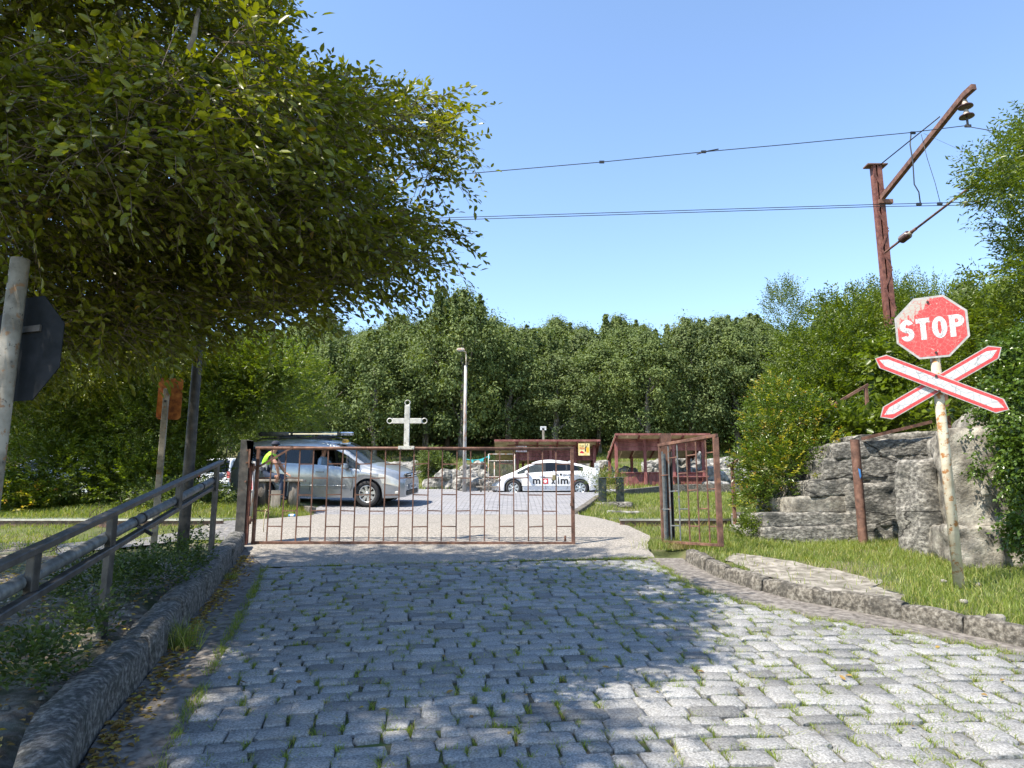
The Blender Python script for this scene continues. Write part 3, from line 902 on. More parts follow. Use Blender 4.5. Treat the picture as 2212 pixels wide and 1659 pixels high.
# railway: the two rails show in the grass on both sides of the crossing
track = bpy.data.objects.new('railway_track', None); COL.objects.link(track); tag(track, kind='structure')
for yy in (13.4, 14.92):
    for (xa, xb) in ((-60, -5.35), (2.0, 60)):
        n = 24
        mb = MB()
        for i in range(n):
            x0, x1 = xa + (xb - xa) * i / n, xa + (xb - xa) * (i + 1) / n
            mb.box(((x0 + x1) / 2, yy, 1.405), (x1 - x0, .066, .035), 1)
            mb.box(((x0 + x1) / 2, yy, 1.335), (x1 - x0, .022, .11), 0)
            mb.box(((x0 + x1) / 2, yy, 1.27), (x1 - x0, .12, .02), 0)
        mb.build('rail', [M_RAILTOP, M_RAILSHINE], track)
# ------------------------------------------------------------------ vegetation
def limb_pts(a, b, sag=.0, wob=.1, n=7, seed=0):
    a, b = Vector(a), Vector(b)
    out = []
    for i in range(n + 1):
        t = i / n
        p = a.lerp(b, t)
        e = math.sin(math.pi * t)
        p += Vector((mnoise.noise(p * .9 + Vector((seed, 0, 0))), mnoise.noise(p * .9 + Vector((0, seed, 4))), mnoise.noise(p * .9 + Vector((2, 0, seed)))) ) * wob * e
        p.z += sag * e
        out.append(p)
    return out

# --- the broad hornbeam that overhangs the road from the left
CANOPY = [(-900, -900), (500, -900), (548, -40), (560, 60), (570, 110), (615, 165), (690, 165), (740, 190), (818, 180), (868, 215), (918, 212), (948, 225), (953, 255), (923, 300), (948, 335),
          (973, 355), (953, 385), (963, 430), (933, 465), (923, 505), (908, 545), (868, 555), (843, 590), (770, 590), (725, 620), (670, 660), (610, 665), (530, 670), (450, 690), (390, 705), (330, 735), (240, 735), (160, 745), (80, 720), (40, 760), (-60, 830), (-900, 860)]
tree = thing('leafy_tree', (-6.2, 5.2, H(-6.2, 5.2)), 'broad leafy tree whose sunlit crown overhangs the road from the left', 'tree')
TB = Vector(tree.location)
anc, dirs = [], []
tr_top = Vector((-5.9, 5.4, 4.2))
def canopy_dir(p):
    d = (Vector(p) - tr_top); d.z *= .35
    return d.normalized()
cnt = 0
while cnt < 14500:
    px = NR.uniform(-260, 1010); py = NR.uniform(-420, 930)
    if not in_poly(px, py, CANOPY): continue
    ed = sstep(1000, 500, px)
    y = NR.uniform(5.7 - (1.9 - 1.6 * sstep(330, 600, py)) * ed, 7.3 + 1.0 * ed)
    if px > 780 and NR.random() < .25 + .35 * sstep(780, 960, px): continue
    if px < 150 and py > 560 and y < 4.9: continue
    p = pt(px, py, y)
    g = ZR(y) + .3
    if p.z < g + .7: continue
    # boughs: leafy lobes with gaps between them, thinner towards the tips
    lob = mnoise.noise(Vector((p.x * .62, p.y * .8, p.z * 1.15)) + Vector((3, 1, 7))) + .5 * mnoise.noise(p * 1.7)
    lim = -.10 - .05 * ed if py < 460 else -.38
    lim += .22 * sstep(760, 980, px)
    if lob < lim: continue
    anc.append(p); dirs.append(canopy_dir(p)); cnt += 1
# outermost shoots of the outline
for (xa, ya, xb, yb) in ((900, 345, 1018, 300), (880, 245, 968, 212), (800, 215, 890, 192), (900, 420, 985, 360), (880, 560, 940, 570), (610, 165, 690, 160), (700, 190, 775, 165), (900, 480, 975, 490), (800, 620, 865, 640), (570, 60, 592, 20), (575, 120, 612, 112), (920, 300, 980, 268)):
    y = NR.uniform(6.2, 7.0)
    pa_, pb_ = pt(xa, ya, y), pt(xb, yb, y)
    dd_ = (pb_ - pa_).normalized()
    for k in range(15):
        p = pa_.lerp(pb_, k / 16) + Vector(NR.normal(0, .05, 3))
        anc.append(p); dirs.append((dd_ + Vector(NR.normal(0, .35, 3))).normalized())
# unseen rest of the crown, clumps added to shade road, kerb and left ground
def ell(n, c, r):
    k = 0
    while k < n:
        v = NR.normal(0, 1, 3); v /= np.linalg.norm(v); v *= NR.random() ** .4
        p = Vector((c[0] + v[0] * r[0], c[1] + v[1] * r[1], c[2] + v[2] * r[2]))
        if mnoise.noise(p * .95 + Vector((3, 1, 7))) + .45 * mnoise.noise(p * 2.1) < -.02: continue
        px, py, f = proj(p)
        if f > .3 and -150 < px < 2350 and -150 < py < 1800: 
            k += 1; continue
        anc.append(p); dirs.append(canopy_dir(p)); k += 1
ell(3000, (-5.6, 1.7, 7.4), (2.0, 1.8, 1.1))
ell(3400, (-8.3, 3.8, 7.2), (2.0, 2.2, 1.2))
ell(1500, (-6.9, 5.3, 6.6), (1.5, 1.5, 1.0))
ell(900, (-9.0, 7.5, 6.0), (2.2, 2.4, 1.8))
A = np.array([tuple(a) for a in anc]); Dn = np.array([tuple(d) for d in dirs]) + rvec(len(anc), .55)
P, D_, N_, L_, W_, R_ = spray(A, Dn, 11, .42, .072, .033, droop=.35, flat=.65)
lm = leaf_mesh('foliage', P, D_, N_, L_, W_, True, R_)
lm.transform(Matrix.Translation(-TB))
tag(link('foliage', lm, M_LEAF, tree), kind='stuff')
tm = twigs_mesh('twigs', A, Dn, .42, .0035, .35); tm.transform(Matrix.Translation(-TB))
tag(link('twigs', tm, M_TWIG, tree), kind='stuff')
mb = MB(); mb.tube([v - TB for v in limb_pts((-6.2, 5.2, TB.z - .2), tr_top, 0, .2, 8)], [.26, .22, .2, .19, .18, .18, .17, .17, .16], 14)
mb.build('trunk', M_BARK, tree)
LIMBS = [(pt(180, 330, 4.3), pt(700, 330, 4.9), .042, .25), (pt(470, 375, 4.6), pt(720, 250, 5.0), .020, .2), (pt(240, 300, 4.3), pt(430, 20, 4.5), .04, .3), (tr_top, pt(180, 330, 4.3), .06, .2), (pt(560, 480, 5.2), pt(760, 470, 5.3), .018, .12), (tr_top, pt(880, 560, 6.7), .045, .4), (pt(300, 400, 6.4), pt(880, 460, 6.9), .035, .3),
         (tr_top, pt(560, 640, 6.4), .04, .3), (tr_top, pt(120, 300, 5.2), .05, .3), (pt(430, 60, 6.8), pt(640, 205, 6.6), .03, .2), (pt(560, 330, 6.5), pt(950, 245, 6.5), .022, .25), (tr_top, pt(260, 640, 5.8), .035, .3), (pt(100, 300, 5.4), pt(330, -60, 5.6), .05, .3), (tr_top, (-4.5, 1.5, 6.0), .07, .3),
         (pt(700, 560, 6.6), pt(900, 350, 6.6), .018, .2), (pt(560, 450, 6.5), pt(760, 330, 6.0), .02, .2)]
for k, (a, b, r, w) in enumerate(LIMBS):
    q = limb_pts(a, b, .12, w, 9, k * 3.7)
    mb = MB(); mb.tube([v - TB for v in q], [r * (1 - .075 * i) for i in range(len(q))], 7)
    mb.build('limb', M_LIMB, tree)

# --- crowns made of leafy clumps; shared by the trees of the wood
def clump_crown(name, h, w, n_cl, n_lf, size, seed, spire=0.0, low=.26, wd=.5):
    rs = np.random.default_rng(seed)
    C, R0 = [], []
    for i in range(n_cl):
        t = rs.random() ** .85
        z = h * (low + (1 - low) * t)
        prof = math.sin(math.pi * min(1, max(.06, (t * .92 + .10)))) ** .75
        a = rs.random() * 2 * math.pi; q = w * .5 * prof * (.35 + .65 * rs.random() ** .5)
        C.append((q * math.cos(a), q * math.sin(a), z)); R0.append((.10 + .11 * rs.random()) * w * (1 - .35 * t))
    for i in range(3 + int(3 * spire)):
        a = rs.random() * 6.28; q = w * .40 * rs.random() ** .7; t0 = rs.random()
        for k in range(7):
            C.append((q * math.cos(a) + rs.normal(0, .05), q * math.sin(a) + rs.normal(0, .05), h * (.78 + .10 * t0 + .030 * k) - q * .35)); R0.append(w * (.062 - .0085 * k))
    C, R0 = np.array(C), np.array(R0)
    idx = rs.integers(0, len(C), n_lf)
    v = rs.normal(0, 1, (n_lf, 3)); v = nrm(v); rr = np.minimum(1.5, np.abs(rs.normal(0, .62, (n_lf, 1))) + .12)
    v[:, 2] *= .72
    P = C[idx] + v * rr * R0[idx][:, None]
    N = v * .8 + np.array([[0, 0, .55]]) + rs.normal(0, .34, (n_lf, 3))
    D = np.cross(N, rs.normal(0, 1, (n_lf, 3))) + np.array([[0, 0, -.25]])
    L = size * (.7 + .7 * rs.random(n_lf))
    tone = rs.random(len(C))
    me = leaf_mesh(name, P, D, N, L, L * wd, False, np.clip(tone[idx] * .55 + rs.random(n_lf) * .45, 0, 1))
    return me
CROWNS = [clump_crown('crown', 8.2, 6.2, 150, 26000, .17, 100 + i, spire=(i % 3), low=.14 + .04 * (i % 2)) for i in range(6)]
for i, c in enumerate(CROWNS): c.materials.append(M_FOREST if i % 3 != 1 else M_FOREST2)
def trunk_mesh(h, r, seed):
    mb = MB()
    q = limb_pts((0, 0, -.4), (RD.uniform(-.3, .3), RD.uniform(-.3, .3), h * .75), 0, .5, 6, seed)
    mb.tube(q, [r * 1.25, r, r * .9, r * .8, r * .6, r * .45, r * .25], 8)
    for k in range(4):
        a = RD.uniform(0, 6.28); s = q[2 + k % 3]
        mb.tube(limb_pts(s, s + Vector((math.cos(a) * 1.6, math.sin(a) * 1.6, 1.5)), .1, .3, 4, seed + k), [r * .45, r * .35, r * .25, r * .18, r * .08], 6)
    o = mb.build('trunk', M_BARK)
    me = o.data; bpy.data.objects.remove(o)
    return me
TRUNKS = [trunk_mesh(8.2, .17 + .04 * (i % 3), i * 5.1) for i in range(5)]
def forest_tree(x, y, sc, k, label, group, rz, zs=1.0):
    t = thing('forest_tree', (x, y, H(x, y)), label, 'tree', group, rz)
    t.scale = (sc, sc, sc * zs)
    link('trunk', TRUNKS[k % 5], None, t); link('crown', CROWNS[k % 6], None, t)
    return t
FRONT = [(-17.5, 37, 1.0, 'at the far left end of the wood above the white van'), (-14.2, 40, 1.0, 'behind the silver minivan roof in the front of the wood'), (-11.0, 42, .98, 'at the wood edge above the silver minivan bonnet'), (-8.0, 41, 1.02, 'at the wood edge left of the iron cross'), (-5.3, 43, .96, 'directly behind the iron cross on the gate'), (-2.9, 41.0, 1.12, 'with tall spiky top just left of the lamp post'),
         (-.2, 42.5, 1.0, 'directly right of the tall lamp post'), (2.6, 42, .9, 'behind the left end of the first shelter roof'), (5.3, 43, .95, 'above the middle of the first shelter'), (8.0, 41.5, .98, 'above the gap between the two shelters'), (10.8, 42.5, 1.02, 'above the second shelter roof, full round crown'), (13.4, 42, .98, 'behind the right end of the second shelter'), (16.3, 42, .96, 'in the wood behind the small open gate leaf'), (19.5, 41, .98, 'at the wood edge left of the yellow-tipped shrub'), (22.8, 40, 1.08, 'tall and grey green behind the yellow-tipped shrub'), (26.5, 40, 1.12, 'half hidden behind the shrubs left of the mast')]
for k, (x, y, sc, lab) in enumerate(FRONT):
    forest_tree(x, y, sc * .93, k, 'forest tree ' + lab, 'trees along the wood edge', k * 1.7, (1.0, 0.98, 0.97, 1.0, 0.95, 1.16, 1.0, 0.86, 0.93, 0.98, 1.05, 1.02, 0.96, 1.02, 1.18, 1.2)[k])
for r_, (y, z0, n) in enumerate(((47, 1.03, 17), (52, 1.08, 19), (58, 1.1, 21))):
    for i in range(n):
        x = -22 + (52 + r_ * 6) * (i + .5 * (r_ % 2)) / n + RD.uniform(-1, 1)
        forest_tree(x, y + RD.uniform(-1.5, 1.5), z0 * RD.uniform(.82, 1.02), i * 2 + r_ + 1, 'dark forest tree standing inside the wood behind the front row', 'trees deeper in the wood', RD.uniform(0, 6))
for i in range(12):
    x = -52 + 30 * i / 12
    forest_tree(x, 40 + RD.uniform(-3, 6), 1.05, i, 'forest tree hidden behind the hedge at the left', 'trees behind the left hedge', RD.uniform(0, 6))
# understorey that darkens the foot of the wood
SHADE = None
a = np.stack([NR.uniform(-24, 32, 26000), NR.uniform(45.5, 60, 26000), np.zeros(26000)], 1)
a[:, 2] = np.array([ZR(q) for q in a[:, 1]]) + NR.random(26000) ** 1.2 * 3.6
tag(link('undergrowth', leaf_mesh('undergrowth', a, rvec(26000), rvec(26000, .5) + np.array([[0, 0, .6]]), .34, .2, False), M_FOREST), kind='stuff')

# --- shrubs with single leaves
DENS = 1.9
def shrub(name, label, cat, base, blobs, n_sp, leaf, wd, mats_, group=None, nl=9, Ls=.30, acc=None, stems=5, up=.5, seed=0, droop=.1):
    """blobs: (centre, radii) in the world; acc: (material, share) of bright shoots at the tips"""
    B = Vector(base)
    root = thing(name, B, label, cat, group)
    A, Dd, T = [], [], []
    tot = sum(b[1][0] * b[1][2] for b in blobs)
    for (c, r) in blobs:
        k = max(10, int(n_sp * DENS * r[0] * r[2] / tot))
        j = 0
        while j < k:
            v = NR.normal(0, 1, 3); v /= np.linalg.norm(v); q = NR.random() ** .33
            p = Vector((c[0] + v[0] * r[0] * q, c[1] + v[1] * r[1] * q, c[2] + v[2] * r[2] * q))
            if mnoise.noise(p * 1.6 + Vector((seed, 2, 3))) < -.22 and q > .5: j += 1; continue
            if p.z < H(p.x, p.y) + .02: j += 1; continue
            A.append(p); Dd.append((v[0], v[1], v[2] + up)); T.append(q); j += 1
    A = np.array([tuple(p) for p in A]); Dd = np.array(Dd) + rvec(len(Dd), .3); T = np.array(T)
    sel = np.zeros(len(A), bool)
    if acc: sel = (T > .72) & (NR.random(len(A)) < acc[1])
    for s, mt, nm in ((~sel, mats_, 'foliage'), (sel, acc[0] if acc else None, 'young_shoots')):
        if s.sum() == 0: continue
        P, D_, N_, L_, W_, R_ = spray(A[s], Dd[s], nl, Ls, leaf, wd, droop=droop, flat=.6)
        m_ = leaf_mesh(nm, P, D_, N_, L_, W_, leaf > .075, R_)
        m_.transform(Matrix.Translation(-B))
        tag(link(nm, m_, mt, root), kind='stuff')
    mb = MB()
    for k in range(stems):
        c, r = blobs[k % len(blobs)]
        e = Vector((c[0] + RD.uniform(-.5, .5) * r[0], c[1] + RD.uniform(-.5, .5) * r[1], c[2] + RD.uniform(.1, .6) * r[2]))
        s0 = Vector((B.x + RD.uniform(-.2, .2), B.y + RD.uniform(-.1, .1), B.z - .05))
        mb.tube(limb_pts(s0, e, 0, .25, 5, k + seed), [q_ * min(1, max(.12, r[0] * .8)) for q_ in (.03, .026, .022, .018, .013, .006)], 6)
    mb.build('stem', M_TWIG, root)
    return root

def blob(px, py, y, rx, rz, ry=None):
    """centre on the sight line, radii in metres"""
    c = pt(px, py, y)
    return ((c.x, c.y, c.z), (rx, ry or rx * .9, rz))
def ground_at(px, y):
    x = (px - 1106) / 1533 * y / 1.01
    return (x, y, H(x, y))

# hedge beyond the railway on the left
HG = 'shrubs of the hedge beyond the track'
shrub('hedge_shrub', 'dark shaded hedge shrub in front of the parked blue car', 'shrub', ground_at(110, 17.5), [blob(130, 1020, 17.5, 1.5, 1.2), blob(150, 900, 18, 1.4, 1.0)], 1500, .085, .036, M_HEDGE, HG, seed=1)
shrub('hedge_shrub', 'hedge shrub with sunlit upper leaves behind the leaning pole', 'shrub', ground_at(170, 18.5), [blob(120, 860, 18.5, 1.5, .9), blob(210, 880, 18, 1.3, 1.2), blob(190, 1000, 18, 1.2, 1.2)], 1700, .085, .036, M_HEDGE, HG, seed=2)
shrub('hedge_shrub', 'bright hedge shrub right behind the rusty road sign', 'shrub', ground_at(330, 17.8), [blob(320, 930, 17.8, 1.4, 1.5), blob(360, 850, 18.5, 1.3, 1.1), blob(300, 1040, 17.4, 1.3, 1.0)], 2100, .085, .036, M_HEDGE, HG, seed=3)
shrub('hedge_shrub', 'tall sunlit hedge shrub just right of the dark lamp pole', 'shrub', ground_at(480, 18.8), [blob(440, 870, 18.8, 1.3, 1.2), blob(500, 830, 19.2, 1.3, .9), blob(405, 1020, 18, .85, .8), blob(525, 800, 18.4, 1.1, 1.0), blob(560, 850, 17.9, .7, .7), blob(480, 890, 17.8, .7, .6), blob(567, 785, 18, .95, .6), blob(610, 800, 17.6, .6, .4)], 4000, .085, .036, M_HEDGE, HG, seed=4)
shrub('hedge_shrub', 'tall pale green shrub above the rear of the minivan', 'shrub', ground_at(560, 24), [blob(570, 870, 23.5, 1.8, 1.6), blob(600, 800, 24.5, 1.5, 1.1), blob(590, 940, 24, 1.0, .8), blob(650, 860, 26.5, 1.5, 1.5)], 2400, .10, .042, M_HEDGE, HG, seed=5)
shrub('hedge_shrub', 'low yellowish shrub under the parked blue car', 'shrub', ground_at(20, 17), [blob(10, 1070, 17, 1.1, .55), blob(70, 1085, 16.8, .8, .35)], 700, .08, .035, M_HEDGE, HG, acc=(M_YOUNG, .2), seed=6)
shrub('hedge_shrub', 'dark low shrub at the foot of the hedge beside the bench', 'shrub', ground_at(440, 17.2), [blob(400, 1085, 17.0, 1.1, .4), blob(350, 1085, 17, 1.0, .35)], 900, .07, .03, M_FOREST, HG, seed=7)
shrub('hedge_shrub', 'leafy hedge shrub left of the leaning pole at picture edge', 'shrub', ground_at(-120, 19), [blob(-120, 950, 19, 1.7, 1.9), blob(-40, 830, 19.5, 1.4, 1.1)], 1500, .085, .036, M_HEDGE, HG, seed=8)

shrub('leafy_tree', 'smaller leafy tree added behind the hedge to shade it, mostly hidden by the big crown', 'tree', (-12.4, 17.8, H(-12.4, 17.8)), [((-12.8, 16.4, 5.4), (1.7, 1.3, 1.3)), ((-10.4, 16.6, 5.3), (1.5, 1.2, 1.1)), ((-14.8, 16, 5.6), (1.8, 1.5, 1.5)), ((-8.6, 16.9, 5.6), (1.1, 1.0, .8))], 3200, .09, .045, M_LEAF, None, seed=9)  # added tree, hidden from view, that shades the lower hedge

# shrubs and trees on the right bank
shrub('glossy_shrub', 'glossy rounded shrub with yellow and orange tips beside the steps', 'shrub', ground_at(1700, 12.6), [blob(1720, 1010, 12.6, 1.0, .85), blob(1700, 900, 12.9, .75, .6), blob(1655, 990, 12.5, .55, .75), blob(1685, 845, 13.2, .42, .35), blob(1770, 940, 12.9, .55, .55), blob(1650, 1080, 12.3, .45, .3)], 2600, .062, .026, M_PHOT, acc=(M_YOUNG, .20), nl=8, Ls=.2, seed=11, up=.7)
BG = 'shrubs on the bank behind the steps'
shrub('bank_shrub', 'tall bright green shrub between the wood and the rusty mast', 'shrub', ground_at(1790, 17.0), [blob(1780, 800, 17, 1.3, 1.3), blob(1840, 740, 17.5, 1.1, 1.0), blob(1740, 870, 16.6, 1.0, .9), blob(1830, 880, 16.5, 1.2, 1.1), blob(1820, 680, 17.8, .8, .6)], 3000, .085, .036, M_HEDGE, BG, seed=12, up=.8)
shrub('bank_shrub', 'dark leafy shrub behind the crossed planks of the warning sign', 'shrub', ground_at(1960, 15.5), [blob(1950, 850, 15.5, 1.1, 1.0), blob(1990, 770, 15.8, 1.0, .9), blob(1900, 920, 14.8, .8, .5), blob(2040, 880, 14.5, .9, .7)], 2400, .085, .036, M_HEDGE, BG, seed=13, up=.7)
shrub('bank_shrub', 'slender shrub with thin upright shoots left of the octagon sign', 'shrub', ground_at(1900, 18.5), [blob(1880, 700, 18.5, 1.0, .8), blob(1930, 690, 18.5, .9, .9), blob(1990, 660, 18.5, .7, .6), blob(1700, 680, 21, .6, .9)], 1100, .075, .03, M_HEDGE, BG, Ls=.5, nl=12, seed=14, up=1.4)
shrub('bank_shrub', 'yellow green shrub right behind the octagon sign', 'shrub', ground_at(2110, 12.5), [blob(2110, 760, 12.5, .75, .75), blob(2060, 690, 12.8, .5, .5), blob(2110, 690, 12.4, .45, .4), blob(2160, 830, 12.3, .8, .7), blob(2190, 700, 12, .7, .6)], 2500, .075, .028, M_HEDGE, BG, seed=15, up=1.0, acc=(M_HEDGE, .2))
shrub('willow_leaved_tree', 'narrow leaved tree reaching into the picture at its right edge', 'tree', ground_at(2290, 10.0), [blob(2250, 400, 9.6, .55, .4), blob(2175, 395, 9.2, .42, .16), blob(2280, 560, 9.6, .65, .6), blob(2200, 590, 9.2, .40, .22), blob(2240, 690, 9.4, .5, .5), blob(2330, 330, 10, .6, .6), blob(2235, 290, 9.6, .25, .3), blob(2350, 800, 9.8, .9, 1.2), blob(2180, 480, 9.3, .22, .08), blob(2130, 360, 9.1, .22, .10), blob(2150, 600, 9.2, .25, .12), blob(2215, 340, 9.4, .4, .3), blob(2160, 420, 9.2, .3, .12)], 3200, .075, .025, M_HEDGE, nl=12, Ls=.32, seed=16, up=.4, stems=9)
shrub('broad_leaved_weed', 'pale green broad leaved weed growing above the concrete steps', 'plant', ground_at(1830, 12.6), [blob(1815, 925, 12.6, .4, .2), blob(1860, 935, 12.4, .35, .16), blob(1960, 905, 12.3, .5, .22)], 150, .14, .085, M_HEDGE, nl=6, Ls=.3, seed=17, up=1.2, stems=3)
shrub('climbing_vine', 'climbing vine with heart shaped leaves hanging beside the handrail post', 'vine', ground_at(1885, 12.9), [blob(1905, 790, 13.0, .16, .35), blob(1918, 850, 12.9, .2, .45)], 130, .11, .085, M_HEDGE, nl=6, Ls=.3, seed=18, up=-.4, stems=3)
shrub('ivy', 'ivy hanging over the broken wall at the right edge', 'ivy', (5.9, 8.6, H(5.9, 8.6)), [blob(2195, 880, 8.7, .22, .55, .3), blob(2140, 890, 9.1, .22, .1, .2), blob(2215, 1000, 8.5, .2, .5, .25), blob(2200, 770, 8.9, .35, .3, .3), blob(2220, 1130, 8.4, .14, .3, .15), blob(2150, 860, 9.2, .3, .15, .2)], 1500, .05, .042, M_IVY, nl=7, Ls=.2, seed=19, up=-.5, stems=4)
shrub('ivy_trail', 'trail of ivy creeping down the pale broken wall', 'ivy', (5.6, 8.5, H(5.6, 8.5)), [blob(2130, 1110, 8.75, .10, .05, .08), blob(2155, 1130, 8.65, .10, .06, .08), blob(2180, 1160, 8.55, .10, .08, .08), blob(2105, 1000, 8.95, .05, .25, .06), blob(2098, 930, 9.05, .05, .2, .06)], 150, .042, .036, M_IVY, nl=6, Ls=.14, seed=20, up=-.3, stems=2)
shrub('scrub_bush', 'thin bare looking bush growing out between the dark iron bollards', 'shrub', ground_at(1300, 19.4), [blob(1318, 1050, 19.4, .32, .35), blob(1285, 1040, 19.8, .4, .3), blob(1345, 1045, 19.5, .25, .2)], 260, .05, .02, M_HEDGE, nl=8, Ls=.3, seed=21, up=.8, acc=(M_DRYGRASS, .3))
shrub('round_bush', 'small round dark bush in front of the wood left of the lamp', 'shrub', ground_at(942, 33), [blob(945, 1010, 33, .75, .6), blob(935, 990, 33.2, .5, .4)], 700, .09, .045, M_FOREST, seed=22)
# weeds along the railing
WG = 'weeds under the railing'
for k, (px, py, s, lab) in enumerate(((430, 1180, .34, 'leafy weed bush at the far end of the railing'), (190, 1300, .30, 'straggly weed below the railing left of its near post'), (250, 1255, .3, 'leafy weed beside the near post of the railing'), (200, 1390, .22, 'shaded weed against the mossy kerb near its middle'), (330, 1270, .3, 'weed in the shade between the kerb and the rusty sign post'), (60, 1480, .22, 'small broad leaved seedling in the dark soil by the kerb'), (380, 1230, .3, 'weeds at the foot of the dark lamp pole'))):
    g = gp(px, py + 18, .15)
    shrub('weed', lab, 'weed', (g.x, g.y, H(g.x, g.y)), [((g.x, g.y, H(g.x, g.y) + s * .45), (s, s * .6, s * .6))], int(110 * s / .3), .045, .022, M_SHADED_WEED, WG, nl=7, Ls=.2, seed=30 + k, stems=4, up=1.0)
for k, (px, py, lab) in enumerate(((1620, 1140, 'small green weed under the lowest concrete step'), (1735, 1128, 'bright green weed in front of the concrete steps'))):
    g = gp(px, py + 15, .15)
    shrub('weed', lab, 'weed', (g.x, g.y, H(g.x, g.y)), [((g.x, g.y, H(g.x, g.y) + .14), (.16, .12, .16))], 60, .06, .022, M_HEDGE, None, nl=8, Ls=.22, seed=50 + k, stems=3, up=1.3)

# --- grass
def scatter(n, x0, x1, y0, y1, ok):
    out = []
    xs = NR.uniform(x0, x1, n); ys = NR.uniform(y0, y1, n)
    for x, y in zip(xs, ys):
        if ok(x, y): out.append((x, y, H(x, y) - .025))
    return np.array(out)
def right_ok(x, y):
    if y < 12.2 and x < XRr(y) + .20 + .08 * mnoise.noise(Vector((x * 4, y * 4, 0))): return False
    if in_poly(x + .16 * mnoise.noise(Vector((x * 3, y * 3, 5))), y + .16 * mnoise.noise(Vector((x * 3, y * 3, 11))), PATCH_POLY): return RD.random() < .03
    if in_poly(x, y, SLAB_POLY) or in_poly(x, y, LOT_POLY): return False
    return mnoise.noise(Vector((x * 1.3, y * 1.3, 9))) > -.34 or RD.random() < .35
g1 = scatter(95000, 1.5, 8.2, 4.6, 12.6, right_ok)
hh = .04 + .075 * NR.random(len(g1)) ** 1.5 + .05 * np.clip((g1[:, 1] - 10) / 1.5, 0, 1) * NR.random(len(g1))
tag(link('verge_grass', grass_mesh('verge_grass', g1, hh, .0075, .9), M_GRASS), kind='stuff')
g2 = scatter(60000, 1.2, 11, 12.6, 30.5, right_ok)
tag(link('lawn_grass', grass_mesh('lawn_grass', g2, .05 + .07 * NR.random(len(g2)), .012, .8), M_GRASS), kind='stuff')
def left_ok(x, y):
    if x > XL(y) - .32 and y < 12: return False
    if in_poly(x, y, SLAB_POLY) or in_poly(x, y, LOT_POLY): return False
    px, py, f = proj((x, y, H(x, y)))
    d = mnoise.noise(Vector((x * .9, y * .9, 4))) + .12 * (y - 9)
    return d > .05 + .3 * RD.random()
g3 = scatter(70000, -13, -2.6, 5.5, 16.4, left_ok)
tag(link('left_grass', grass_mesh('left_grass', g3, .035 + .06 * NR.random(len(g3)) ** 1.5, .009, .8), M_GRASS), kind='stuff')
def hill_ok(x, y):
    return not in_poly(x, y, LOT_POLY) and mnoise.noise(Vector((x * .45, y * .45, 6))) > -.18
g4 = scatter(60000, -14, 22, 28, 46, hill_ok)
tag(link('hillside_grass', grass_mesh('hillside_grass', g4, .10 + .13 * NR.random(len(g4)), .035, .8), M_GRASS), kind='stuff')
g5 = scatter(26000, -12, -4.3, 15.6, 20, lambda x, y: not in_poly(x, y, LOT_POLY) and not in_poly(x, y, SLAB_POLY))
tag(link('bench_grass', grass_mesh('bench_grass', g5, .05 + .09 * NR.random(len(g5)), .012, .8), M_GRASS), kind='stuff')
# taller tufts
def tuft(name, label, x, y, n, h, spread, m=None, w=.006):
    z = H(x, y) if not (XL(y) < x < XRr(y)) else ZR(y)
    P = np.stack([NR.normal(0, spread, n), NR.normal(0, spread, n), np.zeros(n) - .01], 1)
    o = link(name, grass_mesh(name, P, h * (.5 + .5 * NR.random(n)), w, 1.1), m or M_GRASS, None, (x, y, z))
    return tag(o, label, 'grass tuft')
q = gp(352, 1400); tuft('grass_tuft', 'long bladed grass tuft growing in the left gutter against the mossy kerb', XL(q.y) + .10, q.y, 160, .28, .06)
q = gp(478, 1252); tuft('grass_tuft', 'small weed tuft in the left gutter further up the kerb', XL(q.y) + .09, q.y, 70, .14, .04)
q = gp(1452, 1188); tuft('grass_tuft', 'tangled grass under the small open gate leaf', q.x, q.y + .1, 700, .22, .20)
tuft('grass_tuft', 'dry reddish grass at the start of the pale kerb', q.x + .14, q.y - .25, 350, .13, .12, M_DRYGRASS)
q = gp(1950, 1145, .15); tuft('grass_tuft', 'dry tall grass at the foot of the cracked concrete wall', q.x, 10.7, 500, .30, .30, M_DRYGRASS, .005)
q = gp(2050, 1150, .15); tuft('grass_tuft', 'pale seeding grass behind the stop sign pole', q.x, 10.0, 500, .26, .28, M_DRYGRASS, .005)
q = pt(1805, 950, 12.4); tuft('grass_tuft', 'long grass on the top of the steps beside the handrail post', q.x, 12.4, 200, .55, .18, None, .009)
q = pt(1950, 915, 12.4); tuft('grass_tuft', 'pale feathery grass above the cracked concrete wall', q.x, 12.4, 420, .6, .35, M_DRYGRASS, .008)
# fallen leaves
def litter(name, n, fn, size):
    P = np.array([fn() for _ in range(n)])
    Nn = rvec(n, .35) + np.array([[0, 0, 1.0]])
    tag(link(name, leaf_mesh(name, P, rvec(n) * np.array([[1, 1, .1]]), Nn, size * (.6 + .7 * NR.random(n)), size * .5, True), M_DEADLEAF), kind='stuff')
def f1():
    y = RD.uniform(2.5, 10.5); return (XL(y) + .03 + abs(RD.gauss(0, .09)), y, ZR(y) + .012)
litter('leaf_litter', 1500, f1, .045)
def f2():
    y = RD.uniform(2.8, 10.2); x = RD.uniform(XL(y), XCR(y)); return (x, y, ZR(y) + .028)
litter('scattered_leaves', 70, f2, .05)
def f3():
    y = RD.uniform(2.5, 9.5); x = XL(y) - .3 - RD.random() * 3.5; return (x, y, H(x, y) - .005)
litter('leaves_on_soil', 2600, f3, .05)
